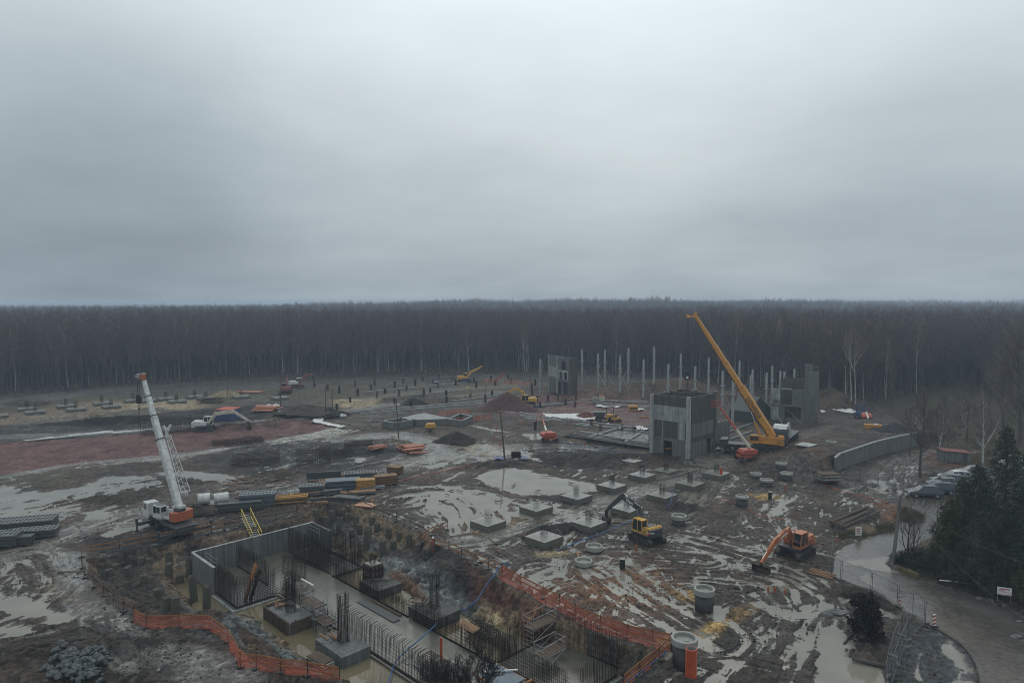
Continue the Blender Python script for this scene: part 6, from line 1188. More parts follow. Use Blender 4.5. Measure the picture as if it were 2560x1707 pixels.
r = thing('skip', 'orange-yellow material box on the red gravel left of the core tower', 'box', hit(1583, 1027)); MB().box((0, 0, .75), (2.3, 1.3, 1.3)).build('hull', P_YEL, r, bevel=.04); MB().box((0, -.66, .75), (1.8, .03, .5)).box((-.8, 0, .05), (.2, 1.3, .12)).box((.8, 0, .05), (.2, 1.3, .12)).build('frame', P_DARK, r)
# ---------------------------------------------------------------- cars
def car(label, loc, rz, col, estate=True, lod=False):
    r = thing('parked_car', label, 'car', loc, rz, 'cars parked behind the evergreens'); W = .9
    xs = [-2.3, -2.25, -1.75, -1.0, 0, .7, 1.35, 2.1, 2.32]; zt = [.75, .98, 1.02, 1.0, .98, .98, .96, .80, .60]; zb = [.45, .32, .30, .30, .30, .30, .30, .32, .42]; wd = [.78, .86, .9, .92, .92, .92, .9, .84, .72]
    mb = MB(); vs = []
    for x, a, b, w_ in zip(xs, zt, zb, wd): vs += [(x, -w_ * .94, b), (x, -w_, (a + b) / 2), (x, -w_ * .93, a), (x, 0, a + .03), (x, w_ * .93, a), (x, w_, (a + b) / 2), (x, w_ * .94, b)]
    n = len(xs); mb._add(vs, [(7 * i + j, 7 * i + (j + 1) % 7, 7 * i + 7 + (j + 1) % 7, 7 * i + 7 + j) for i in range(n - 1) for j in range(7)] + [tuple(range(7)), tuple(range(7 * n - 1, 7 * n - 8, -1))]); mb.build('body', col, r, smooth=False, bevel=.03)
    rear = -2.1 if estate else -1.6; gh = [(rear, .98), (1.15, .97), (.45, 1.5), (-.4, 1.56), (rear + .35, 1.5)]
    mb = MB(); vs = []
    for y, k in ((-.82, -.62), (.82, .62)): vs += [(x, y if z < 1.2 else k, z) for x, z in gh]
    mb._add(vs, [tuple(range(4, -1, -1)), tuple(range(5, 10))] + [(i, (i + 1) % 5, 5 + (i + 1) % 5, 5 + i) for i in range(5)]); gl = mb.build('windows', M_GLASS, r)
    mb = MB(); vs = [(.42, -.6, 1.515), (.42, .6, 1.515), (-.4, .6, 1.575), (-.4, -.6, 1.575), (rear + .36, .6, 1.515), (rear + .36, -.6, 1.515)]; mb._add([(x, y, z + .02) for x, y, z in vs] + [(x, y, z - .03) for x, y, z in vs], [(0, 1, 2, 3), (3, 2, 4, 5), (6, 9, 8, 7), (9, 11, 10, 8), (0, 6, 7, 1), (1, 7, 8, 2), (2, 8, 10, 4), (4, 10, 11, 5), (5, 11, 9, 3), (3, 9, 6, 0)])
    for y, k in ((-.83, -.63), (.83, .63)):
        for xa, xb in ((1.13, .44), (-.1, -.15), (-1.05, -1.0), (rear + .03, rear + .36)): mb.beam((xa, y, .98), (xb, k, 1.52), .06)
    mb.build('roof', col, r)
    for x in (-1.4, 1.42):
        for y in (-.84, .84): wheel(r, x, y, .33, .2, M_GALV)
    for y in (-.62, .62): MB().box((2.26, y, .68), (.12, .3, .12)).build('headlight', M_LETTER, r, bevel=.02); MB().box((-2.28, y * 1.08, .82), (.07, .2, .16)).build('tail_light', P_RED, r)
    return r
K_GREY = paint('dark grey blue car', (.05, .065, .075), .2); K_BLUE = paint('navy car', (.02, .035, .07), .2); K_SIL = paint('silver car', (.26, .28, .29), .25); K_WH = paint('white car', (.65, .66, .66), .25); K_TEAL = paint('grey car', (.13, .16, .17), .22)
for (u, v, a, c, e, l) in ((2310, 1240, 172, K_GREY, 1, 'dark grey estate car parked nearest the site, front to the left'), (2344, 1231, 168, K_BLUE, 1, 'navy car parked right behind the dark grey estate car'), (2362, 1219, 168, K_TEAL, 0, 'grey saloon parked third from the site side'), (2370, 1210, 166, K_TEAL, 1, 'grey-silver car parked fourth from the site side'),
                            (2388, 1201, 172, K_WH, 1, 'white estate car parked fifth from the site side'), (2432, 1188, 168, K_TEAL, 1, 'grey car half hidden by the evergreen, left of the tip'), (2528, 1163, 205, K_WH, 1, 'white car at the right edge behind the evergreens'), (2538, 1176, 200, K_SIL, 0, 'second pale car at the right edge, in front of the white one')):
    car(l, hit(u, v), R(a), c, e)
# ---------------------------------------------------------------- people
def person(label, loc, rz, jacket, trousers, pose=0):
    r = thing('person', label, 'person', loc, rz); me = bpy.data.meshes.new('body')
    J = [(0, 0, .95), (0, 0, 1.2), (0, 0, 1.42), (0, 0, 1.55), (0, 0, 1.68), (0, .19, 1.4), (.08, .27, 1.13), (.24, .22, .95), (0, -.19, 1.4), (.1, -.28, 1.15), (.28, -.2, 1.02), (0, .1, .88), (.04, .11, .48), (0, .12, .06), (.14, .12, .03), (0, -.1, .88), (-.03, -.12, .48), (-.06, -.13, .06), (.08, -.13, .03)]
    E = [(0, 1), (1, 2), (2, 3), (3, 4), (2, 5), (5, 6), (6, 7), (2, 8), (8, 9), (9, 10), (0, 11), (11, 12), (12, 13), (13, 14), (0, 15), (15, 16), (16, 17), (17, 18)]; rad = [.15, .15, .16, .06, .105, .075, .055, .04, .075, .055, .04, .1, .07, .055, .05, .1, .07, .055, .05]
    me.from_pydata(J, E, []); o = bpy.data.objects.new('body', me); COL.objects.link(o); o.parent = r; me.materials.append(jacket); m = o.modifiers.new('skin', 'SKIN'); sv = me.skin_vertices[0].data
    for i, q in enumerate(rad): sv[i].radius = (q, q)
    sv[0].use_root = True; o.modifiers.new('sub', 'SUBSURF').levels = 1; o.modifiers['sub'].render_levels = 1
    MB().lathe([(.14, 1.66), (.135, 1.74), (.09, 1.82), (.001, 1.84)], n=14).build('helmet', M_LETTER, r, smooth=True); MB().lathe([(.165, .55), (.17, .75), (.16, .98), (.001, .99)], n=12).build('trousers', trousers, r, smooth=True); return r
M_HIVIS = mat('hi-vis yellow', (.45, .62, .05), .7, var=.15)
p = W_ @ Vector((-3.4, -.2, 1.42)); person('person in hi-vis yellow jacket standing on the lorry bed among the panels', p, R(200), M_HIVIS, P_DARK)
person('person in hi-vis jacket standing on the ground beams near the far white excavator', hit(1168, 980), R(260), M_HIVIS, P_DARK)
person('person in dark orange clothes at the far edge of the pit, by the timber rail', hit(1083, 1380), R(200), paint('dark orange cloth', (.3, .06, .03), .8), P_DARK)
# ================================================================== SITE CLUTTER
def netmat(name, col, a):
    """open-weave safety net: fine woven holes"""
    m = bpy.data.materials.new(name); m.use_nodes = True; nt = m.node_tree; b = nt.nodes['Principled BSDF']; b.inputs['Base Color'].default_value = (*col, 1); b.inputs['Roughness'].default_value = .7
    tr = nt.nodes.new('ShaderNodeBsdfTransparent'); mx = nt.nodes.new('ShaderNodeMixShader'); tc = nt.nodes.new('ShaderNodeTexCoord'); n = nt.nodes.new('ShaderNodeTexNoise'); n.inputs['Scale'].default_value = 14; n.inputs['Detail'].default_value = 2
    nt.links.new(tc.outputs['Object'], n.inputs['Vector']); r = nt.nodes.new('ShaderNodeMapRange'); r.inputs[1].default_value = .35; r.inputs[2].default_value = .65; r.inputs[3].default_value = a - .22; r.inputs[4].default_value = min(1, a + .22); nt.links.new(n.outputs[0], r.inputs[0])
    nt.links.new(r.outputs[0], mx.inputs[0]); nt.links.new(tr.outputs[0], mx.inputs[1]); nt.links.new(b.outputs[0], mx.inputs[2]); nt.links.new(mx.outputs[0], nt.nodes['Material Output'].inputs[0]); return m
M_NET = netmat('orange safety net', (.42, .085, .04), .42); M_RAIL = mat('orange timber rail', (.30, .125, .04), .7, var=.4, scale=3); M_RAILO = mat('old rail', (.10, .065, .045), .8, var=.4)
def resample(P, st):
    o = [Vector(P[0])]; 
    for a, b in zip(P[:-1], P[1:]):
        a, b = Vector(a), Vector(b); n = max(1, round((b - a).length / st)); o += [a + (b - a) * (k + 1) / n for k in range(n)]
    return o
def railfence(px, label, net=None, h=1.15, rails=(.6, 1.1), dz=0, railm=None, post=2.6, sag=0, name='guard_fence'):
    P = [hit(u, v, dz) for u, v in px]; r = thing(name, label, 'fence', P[0]); I = Matrix.Translation(-P[0]); Q = resample(P, post); rg = random.Random(len(px) * 7 + int(px[0][0])); mb = MB(); mb.M = I; ft = MB(); ft.M = I
    for q in Q: q.z = zat(q.x, q.y); mb = MB(); mb.M = I; mb.cyl(q - Vector((0, 0, .1)), q + Vector((rg.uniform(-.07, .07), rg.uniform(-.07, .07), h + .15)), .03, n=6); po = mb.build('post', M_STEEL, r); ft = MB(); ft.M = I; ft.box(q + Vector((0, 0, .05)), (.5, .28, .12), rz=rg.uniform(0, 3)); ft.build('foot', M_BLACK, po)
    for z in rails:
        mb = MB(); mb.M = I
        for a, b in zip(Q[:-1], Q[1:]): e = Vector((0, 0, z)); mb.beam(a + e + Vector((0, 0, rg.uniform(-.05, .05))), b + e + Vector((0, 0, rg.uniform(-.05, .05))), .035, .12, roll=0)
        mb.build('rail', railm or M_RAIL, r)
    if net:
        R_ = resample(P, .35); vs = []; nn = len(R_); lay = []
        for i, q in enumerate(R_):
            z = zat(q.x, q.y); t = (R_[min(i + 1, nn - 1)] - R_[max(0, i - 1)]); n_ = Vector((-t.y, t.x, 0)).normalized(); w0 = .12 * math.sin(i * .9) + .1 * rg.uniform(-1, 1); out = net
            for k, (hz, off) in enumerate(((h, 0), (h * .66, .06 + w0 * .5), (h * .33, .12 + w0), (.06, .15 + w0), (.04, out * .6 + w0 * 1.5), (.03, out + .35 * math.sin(i * .35) * out))): vs.append(Vector((q.x, q.y, 0)) + n_ * -off + Vector((0, 0, z + hz)))
        mb = MB(); mb.M = I; mb._add(vs, [(6 * i + k, 6 * i + k + 1, 6 * i + 7 + k, 6 * i + 6 + k) for i in range(nn - 1) for k in range(5)]); mb.build('safety_net', M_NET, r, smooth=True)
    return r
railfence([(335, 1553), (365, 1570), (450, 1568), (525, 1572), (570, 1605), (598, 1655), (602, 1668), (640, 1672), (700, 1682), (770, 1690), (850, 1706)], 'left run of sagging orange safety net with timber rails, along the near pit edge', net=-.55)
railfence([(1255, 1438), (1300, 1466), (1357, 1496), (1400, 1518), (1438, 1545), (1500, 1570), (1570, 1594), (1630, 1609), (1678, 1618)], 'long orange safety net with timber rails, along the right side of the pit', net=.55)
railfence([(1680, 1620), (1650, 1650), (1600, 1690), (1560, 1725)], 'short orange netted rail turning down to the bottom edge beside the big manhole', net=.3)
railfence([(1055, 1357), (1120, 1380), (1190, 1410), (1254, 1436)], 'plain orange timber rail continuing the right-hand net towards the pile heads')
railfence([(1052, 1356), (1080, 1338), (1118, 1324)], 'short orange timber rail leading away from the pit corner', rails=(.5, 1.0))
railfence([(204, 1393), (300, 1376), (400, 1358), (520, 1335), (560, 1325)], 'orange timber rail with orange cloth, below the white truck crane')
railfence([(204, 1393), (206, 1420), (212, 1445), (260, 1490), (335, 1550)], 'weathered timber rail along the left edge of the pit', railm=M_RAILO)
railfence([(560, 1325), (640, 1305), (790, 1270), (870, 1246)], 'brown timber rail along the rear pit edge by the formwork stacks', railm=M_RAILO)
railfence([(870, 1246), (960, 1290), (1060, 1330)], 'brown timber rail between the rear pit corner and the wide puddle', railm=M_RAILO)
railfence([(1095, 1040), (1140, 1033), (1178, 1034)], 'red netting behind the half-built basement deck', net=.3, rails=()); railfence([(1100, 1061), (1150, 1056), (1190, 1052), (1230, 1046)], 'red netting in front of the half-built basement deck', net=.3)
railfence([(1208, 955), (1240, 954), (1262, 935)], 'far bright red netting at the end of the field', net=.5, rails=()); railfence([(1262, 958), (1300, 960), (1345, 962)], 'far red netting strip left of the far core tower', net=.8, rails=())
# mesh fences along the road
M_WIRE = netmat('wire mesh', (.25, .26, .26), .16); M_PIPEG = mat('dull galvanised pipe', (.12, .125, .13), .6, metal=.3, var=.3)
def sitefence(px, label, h=2.0, mesh=True):
    P = [hit(u, v) for u, v in px]; r = thing('mesh_fence', label, 'fence', P[0]); I = Matrix.Translation(-P[0])
    mb = MB(); mb.M = I; wm = MB(); wm.M = I; ft = MB(); ft.M = I
    for a, b in zip(P[:-1], P[1:]):
        up = Vector((0, 0, h)); e = (b - a).normalized() * .08; a, b = a + e, b - e; mb.tube([a, a + up], .028, 5).tube([b, b + up], .028, 5).tube([a + up, b + up], .024, 5).tube([a + Vector((0, 0, .15)), b + Vector((0, 0, .15))], .02, 5).tube([a + up * .55, b + up * .55], .012, 4)
        wm.quad(a + Vector((0, 0, .15)), b + Vector((0, 0, .15)), b + up, a + up); ft = MB(); ft.M = I; ft.box(a + Vector((0, 0, .07)), (.7, .24, .14), rz=rnd(0, 3)); ft.build('foot', C_MID, r)
    mb.build('frame', M_PIPEG, r)
    if mesh: wm.build('wire_mesh', M_WIRE, r)
sitefence([(2080, 1395), (2078, 1440)], 'single tall fence frame at the road bend'); sitefence([(2078, 1440), (2103, 1450), (2178, 1482), (2245, 1516), (2312, 1556)], 'wire mesh fence along the left kerb of the wet road')
sitefence([(2282, 1537), (2254, 1588), (2234, 1640), (2220, 1690), (2212, 1730)], 'wire mesh fence coming down from the kerb beside the felled conifer'); sitefence([(2314, 1557), (2270, 1600), (2246, 1660), (2228, 1715)], 'second wire mesh fence, on the dark yard side')
sitefence([(2085, 1343), (2170, 1300), (2244, 1277)], 'low wire fence between the planks and the road bend', h=1.4); sitefence([(2115, 1195), (2150, 1200), (2195, 1215), (2235, 1232)], 'wire mesh fence below the retaining wall')
# poles
def pole(label, loc, top, r0=.14, cap=None, name='timber_pole'):
    r = thing(name, label, 'pole', loc); d = Vector(top) - Vector(loc); mb = MB(); mb.tube([(0, 0, -.3), d * .5, d], [r0, r0 * .85, r0 * .6], 8); mb.build('shaft', M_OLDW if cap != 'concrete' else C_MID, r); return r
for (u, vb, vt, du, l, rr) in ((1262, 1148, 1030, -11, 'leaning dark timber pole in the sandy patch, white box at its foot', .15), (997, 1094, 1000, -7, 'leaning dark timber pole by the wet lane, orange rag on top', .13), (814, 1050, 965, 0, 'left one of two close dark poles behind the red strip', .14), (831, 1048, 968, -1, 'right one of two close dark poles behind the red strip', .13),
                          (701, 1018, 949, 1, 'dark pole in front of the dark red excavator', .13), (567, 998, 935, 3, 'thin dark pole with a ring, in the pale sand heap', .1), (1213, 1010, 957, 2, 'thin dark pole left of the red gravel cone', .1), (1430, 1000, 955, 0, 'thin pole in the foundation field near the far core tower', .08)):
    b = hit(u, vb); t = atd(u + du, vt, b.y); pole(l, b, t, rr)
b = hit(1262, 1146); r = thing('meter_box', 'small white electric box fixed low on the leaning pole in the sandy patch', 'box', b + Vector((-.1, -.25, 1.9))); MB().box((0, 0, 0), (.35, .2, .7)).build('case', M_LETTER, r, bevel=.02); MB().box((0, -.105, 0), (.27, .01, .6)).build('door', C_POST, r)
b = hit(2232, 1406); t = atd(2252, 1238, b.y); r = pole('tall grey concrete utility pole standing at the road bend', b, t, .19, 'concrete', 'utility_pole'); d = t - b
mb = MB(); mb.cyl(d - Vector((.4, 0, .35)), d - Vector((-.4, 0, .35)), .05, n=6); [mb.lathe([(.001, .22), (.05, .2), (.07, .1), (.05, 0), (.03, -.05)], d + Vector((x, 0, -.3)), 8) for x in (-.35, .35)]; mb.build('insulators', C_RING, r)
def sagline(a, b, s, n=12): return [a + (b - a) * (i / n) - Vector((0, 0, s * 4 * (i / n) * (1 - i / n))) for i in range(n + 1)]
for i, (u, v, Y, l, s) in enumerate(((2600, 1420, 45, 'thin overhead wire running right past the evergreens', .8), (2580, 1560, 40, 'lower thin overhead wire running right past the evergreens', 1.0), (1990, 1395, 74, 'thin wire sagging left from the utility pole over the orange excavator', 1.2))):
    if i == 2: e = hit(1870, 1330, 2.0)
    else: e = atd(u, v, Y)
    mb = MB(); mb.tube(sagline(t + Vector((0, 0, -.2 * i)), e, s), .014, 4); tag(mb.build('overhead_wire', M_BLACK), l, 'wire')
# ---- formwork stacks
def stack(label, px, ang, size, cols, n=5, grid=False, lean=0, name='formwork_stack', cat='formwork'):
    loc = hit(*px); r = thing(name, label, cat, loc, R(ang)); Lx, Ly, Hh = size; hh = Hh / n; rg = random.Random(int(px[0]))
    for i in range(n):
        mb = MB(); m = cols[i % len(cols)]; ox, oy = rg.uniform(-.08, .08), rg.uniform(-.06, .06); mb.box((ox, oy, .15 + hh * (i + .5)), (Lx, Ly, hh * .82), rz=rg.uniform(-.02, .02))
        if grid and i == n - 1:
            mb.box((ox, oy, .15 + Hh + .01), (Lx * .99, Ly * .98, .02))
        mb.build('panel', m, r, bevel=.01)
    if grid:
        mb = MB(); z = .15 + Hh + .05; k = int(Lx / .45)
        for i in range(k + 1): mb.beam((-Lx / 2 + i * Lx / k, -Ly / 2, z), (-Lx / 2 + i * Lx / k, Ly / 2, z), .08, .12)
        for y in (-Ly / 2, 0, Ly / 2): mb.beam((-Lx / 2, y, z + .002), (Lx / 2, y, z + .002), .1, .14)
        mb.build('panel_ribs', M_GALV if grid is True else grid, r)
    mb = MB(); [mb.box((x, 0, .07), (.14, Ly, .16)) for x in (-Lx * .35, Lx * .35)]; mb.build('bearers', M_OLDW, r); return r
F_B = paint('blue grey formwork steel', (.10, .14, .18), .5); F_D = paint('dark formwork steel', (.035, .045, .05), .5); F_Y = mat('yellow formwork timber', (.42, .22, .05), .6, var=.4, scale=2); F_PINK = mat('new plywood', (.48, .25, .15), .55, var=.2); F_G = paint('grey green formwork', (.07, .08, .075), .55)
ST = [('rack of blue-grey formwork panels with ribbed top, left of the yellow beam stack', (645, 1262), 14, (4.6, 2.0, 1.5), [F_B, F_G], 5, True), ('low stack of yellow timber beams on dark skids at the pit edge', (722, 1256), 16, (5.0, 1.6, .7), [F_Y, F_D], 3, F_Y), ('long dark formwork bundle just right of the crane outrigger', (600, 1277), 17, (5.6, .9, 1.1), [F_D, F_G], 3, False),
      ('open yellow-floored formwork tray with a dark upright side', (842, 1210), 15, (5.2, 3.0, .35), [F_Y, F_D], 2, F_Y), ('big blue-grey formwork stack in front of the yellow tray', (858, 1221), 15, (5.0, 2.0, 1.3), [F_B, F_D], 5, False), ('blue ribbed formwork stack with a pink plywood sheet, rear of the yard', (902, 1204), 15, (4.8, 1.6, 1.3), [F_B, F_D, F_B], 5, True),
      ('square stack of yellow boards between blue stacks', (913, 1222), 12, (2.8, 1.5, 1.4), [F_Y], 7, False), ('tall brown timber beam stack at the right end of the formwork yard', (965, 1210), 20, (3.4, 1.5, 1.3), [M_WOOD, M_OLDW], 7, False), ('short brown crate stack alone at the far right of the formwork yard', (988, 1182), -25, (2.2, 1.6, 1.0), [M_WOOD, M_OLDW], 5, False),
      ('grey-green metal crate left of the blue-grey stack', (780, 1232), 12, (3.4, 1.8, 1.0), [F_G], 4, True), ('tilted dark blue formwork panel lying before the grey crate', (820, 1235), 22, (3.8, 1.0, .5), [F_B, F_D], 2, False), ('low grey panels lying in front of the yellow boards', (895, 1235), 15, (5, 1.3, .35), [F_B, M_WOOD], 2, False), ('pale aluminium planks lying at the track side', (930, 1223), 18, (3.6, .9, .3), [C_POST, F_B], 2, False),
      ('fan of grey and dark planks near the pink board', (872, 1255), -10, (4.2, 1.3, .7), [C_MID, F_D, M_OLDW], 4, False), ('dark long box panel on the pit lip behind the pile heads', (815, 1257), 10, (4.2, .4, .7), [F_D], 2, False), ('bright pink-orange plywood sheet lying by itself', (915, 1266), -18, (2.9, 1.7, .16), [M_CROOF, F_PINK], 2, False), ('low brown planks beside the dark long box panel', (795, 1262), 10, (2.6, .5, .3), [M_WOOD], 2, False),
      ('small pile of rusty steel beams near the yellow beam stack', (770, 1243), 20, (3.2, .7, .5), [M_RUST, F_B], 3, False), ('upper stack of two ribbed formwork decks at the left edge', (58, 1322), 17, (6.8, 2.6, 1.0), [F_D, F_G], 4, True), ('lower ribbed deck stack with an orange board at the left edge', (88, 1342), 17, (4.6, 1.6, .8), [F_G, F_D], 3, True),
      ('pale ribbed frame stack cut by the left picture edge', (5, 1363), 15, (3.6, 2.2, 1.2), [F_G, F_D], 6, True), ('small dark wire crate standing in the puddle at the left', (63, 1360), 12, (1.6, 1.2, .9), [F_D], 4, False), ('timber-packed pale pallet in front of the retaining wall end', (2069, 1203), 5, (3.0, 2.0, 1.2), [M_OLDW, C_LIGHT], 5, False),
      ('dark rebar bundle crate at the foot of the leaning pole', (1290, 1146), 5, (1.6, 1.1, 1.1), [M_STEEL], 3, False), ('stack of pale boards near the right tower columns', (1792, 1128), 30, (1.4, 1, .5), [C_POST], 2, False)]
for s in ST: stack(s[0], s[1], s[2], s[3], s[4], s[5], s[6])
r = stack('white tarpaulined square slab lying on the mud right of the lorry', (2015, 1115), 40, (3.0, 2.6, .2), [C_POST], 1, name='concrete_plate', cat='plate')
b = hit(800, 1204); r = thing('shuttering_board', 'dark upright formwork board behind the yellow tray', 'formwork', b, R(15)); MB().box((.6, .4, .9), (5.2, .14, 1.1)).build('panel', F_D, r); MB().box((.6, .32, 1.42), (5.2, .03, .06)).box((.6, .32, .42), (5.2, .03, .06)).build('rim', F_B, r)
# ---- pipes
def pipes(label, px, ang, n, L_, r_, m, spread, name='pipe_pile', layers=3, jitter=8, single=False):
    loc = hit(*px); rg = random.Random(int(px[0]))
    r = thing(name, label, 'pipes', loc, R(ang))
    for i in range(n):
        ly = int(layers * (i / n) ** 1.0); w = spread * (1 - ly / (layers + .5)); a = R(rg.uniform(-jitter, jitter)); c = Vector((rg.uniform(-.5, .5), rg.uniform(-w, w), .2 + r_ + ly * r_ * 1.75)); d = Vector((math.cos(a), math.sin(a), rg.uniform(-.03, .03))) * L_ / 2; MB().cyl(c - d, c + d, r_, n=9).build('pipe', m, r)
P_TERRA = mat('orange sewer pipe', (.42, .17, .10), .5, var=.2)
pipes('large heap of orange-pink pipes fanned over each other beside the wet lane', (1030, 1130), 28, 34, 3.4, .16, P_TERRA, 3.6, layers=4, jitter=12); pipes('small heap of orange-pink pipes left of the large heap', (945, 1125), 45, 10, 3.0, .13, P_TERRA, 1.2, layers=3)
pipes('stack of orange pipes lying between the blue container and the white bags', (668, 1027), -6, 20, 5.5, .2, P_TERRA, 3.0, layers=3, jitter=5); pipes('few long orange pipes near the pale sand heap', (625, 982), -4, 6, 7.5, .18, P_TERRA, 1.5, layers=1, jitter=6)
pipes('long white pipes lying along the black track, left piece', (228, 1089), 35, 3, 7, .2, P_WHITE, .8, layers=1, jitter=3); pipes('long white pipes lying along the black track, piece behind the white crane boom', (335, 1083), 34, 3, 8, .2, P_WHITE, .8, layers=1, jitter=2); pipes('thin white pipes at the far left of the black track', (130, 1098), 36, 2, 8, .1, P_WHITE, .8, layers=1, jitter=3)
pipes('bundle of brown timber poles lying beside the black dirt road', (2135, 1300), 38, 9, 9.5, .16, M_OLDW, 1.2, layers=2, jitter=3, name='pole_pile'); pipes('long black pipes lying left of the main core tower', (1560, 1115), -34, 9, 17, .15, M_BLACK, 1.6, layers=2, jitter=3); pipes('second run of black pipes at the corner of the floor slab', (1480, 1100), -30, 6, 12, .14, M_BLACK, 1.2, layers=1, jitter=6)
r = thing('white_tank', 'white cylinders lying on the mud just right of the white crane', 'tank', hit(533, 1258), R(20)); MB().cyl((-1.9, 0, .75), (-.4, .1, .75), .75, n=18).build('drum', P_WHITE, r, smooth=False); MB().cyl((.2, -.2, .7), (2.0, -.2, .7), .68, n=18).lathe([(.66, 0), (.5, .25), (.001, .35)], (0, 0, 0), 8).build('drum', P_WHITE, r); MB().cyl((.0, .9, .6), (1.8, 1.2, .6), .5, n=14).cyl((-2, 1.0, .6), (-.6, 1.1, .6), .5, n=14).build('drum', P_WHITE, r)
# bags and sheets
M_SHEET = mat('white plastic sheet', (.62, .62, .60), .6, var=.25, scale=1.2)
def sheet(label, px, dz=.06, seed=1, h=.12, m=None):
    P = [tuple(hit(*q)[:2]) for q in px]; h *= .6; cx, cy = sum(p[0] for p in P) / len(P), sum(p[1] for p in P) / len(P); z0 = zat(cx, cy); xs = np.arange(min(p[0] for p in P), max(p[0] for p in P), .35); ys = np.arange(min(p[1] for p in P), max(p[1] for p in P), .35); XX, YY = np.meshgrid(xs, ys)
    K = (sdf(XX.ravel(), YY.ravel(), P) + .5 * fbm(XX.ravel() / 1.5, YY.ravel() / 1.5, 3, seed) < 0).reshape(XX.shape); ZZ = macro(XX.ravel(), YY.ravel()).reshape(XX.shape) + dz + .12 + h * (.5 + fbm(XX / .8, YY / .8, 3, seed + 5)) + .5 * h * np.abs(fbm(XX / .4, YY / .4, 2, seed + 8)); mb = MB(); v = {}
    for j in range(len(ys) - 1):
        for i in range(len(xs) - 1):
            if K[j, i] and K[j + 1, i + 1] and K[j, i + 1] and K[j + 1, i]:
                f = []
                for a, b in ((i, j), (i + 1, j), (i + 1, j + 1), (i, j + 1)):
                    if (a, b) not in v: v[(a, b)] = len(mb.v); mb.v.append((xs[a] - cx, ys[b] - cy, ZZ[b, a] - z0))
                    f.append(v[(a, b)])
                mb.f.append(tuple(f)); mb.m.append(0)
    if mb.f: o = mb.build('plastic_sheet', m or M_SHEET, loc=(cx, cy, z0)); so = o.modifiers.new('thick', 'SOLIDIFY'); so.thickness = .03; tag(o, label, 'sheet')
sheet('large crumpled white sheet under the small red heap on the gravel', [(1357, 1035), (1380, 1037), (1440, 1036), (1470, 1042), (1492, 1042), (1487, 1050), (1460, 1053), (1420, 1049), (1365, 1044)], seed=2, h=.3); sheet('thin white sheet strip at the back of the red gravel', [(1485, 1014), (1500, 1014), (1525, 1020), (1522, 1022), (1490, 1018)], seed=3, h=.3)
sheet('white sheet crumple right of the first strip on the gravel', [(1528, 1017), (1555, 1017), (1553, 1021), (1530, 1020)], seed=4, h=.4); sheet('white sheet crumple beside the yellow box', [(1592, 1024), (1608, 1022), (1612, 1028), (1596, 1029)], seed=5, h=.5); sheet('white sheet crumple at the front edge of the red gravel', [(1584, 1070), (1600, 1066), (1622, 1074), (1620, 1079), (1590, 1077)], seed=6, h=.5)
sheet('small white sheet beside the dumper', [(1512, 1062), (1524, 1057), (1524, 1064), (1516, 1066)], seed=7, h=.4); sheet('white geotextile edge curling along the end of the red strip', [(776, 1057), (788, 1047), (812, 1043), (806, 1056), (840, 1062), (866, 1068), (855, 1072), (830, 1068), (800, 1062)], seed=8, h=.3)
sheet('white rags strewn along the edge of the black track', [(30, 1103), (80, 1101), (130, 1094), (200, 1089), (200, 1092), (130, 1098), (80, 1104)], seed=9, h=.2); sheet('blue tarpaulin at the foot of the leaning pole', [(1230, 1146), (1260, 1143), (1258, 1152), (1235, 1152)], seed=10, h=.3, m=P_BLUE); sheet('blue tarpaulin beside the rebar crate', [(1300, 1144), (1325, 1145), (1320, 1152), (1300, 1152)], seed=11, h=.3, m=P_BLUE)
sheet('white rags lying near the far right concrete shell', [(2050, 1028), (2062, 1026), (2064, 1032), (2052, 1034)], seed=12, h=.3); sheet('long white rubble spread between the concrete shell and the far red lift', [(2075, 1023), (2100, 1024), (2145, 1030), (2140, 1036), (2110, 1033), (2080, 1027)], seed=13, h=.3); sheet('small blue tarpaulin by the far yellow machine', [(1083, 956), (1098, 955), (1098, 959), (1086, 959)], seed=14, h=.5, m=P_BLUE)
sheet('white plastic remnants below the leaning pole', [(984, 1062), (992, 1060), (992, 1066), (985, 1066)], seed=15, h=.5)
for i, (u, v, s) in enumerate(((690, 1024, 1.4), (672, 1020, 1.0), (700, 1032, .6), (716, 1034, .6), (731, 1034, .6), (745, 1035, .6), (855, 1043, .8), (862, 1042, .6))):
    r = thing('big_bag', 'white bulk bag, %s from the left of the white bags beside the orange pipe stack' % ORD[i], 'bag', hit(u, v), rnd(0, 3), 'white bulk bags'); mb = MB(); mb.lathe([(.001, 0), (.62, .02), (.72, .35), (.66, .8), (.4, .98), (.001, .92)], n=10); o = mb.build('bag_body', M_SHEET, r, smooth=True); o.scale = (s * 1.1, s, s); mb = MB(); [mb.tube([(x * s, 0, .8 * s), (x * .8 * s, 0, 1.15 * s), (x * .5 * s, 0, .9 * s)], .03, 4) for x in (-.45, .45)]; mb.build('lifting_loop', M_SHEET, r)
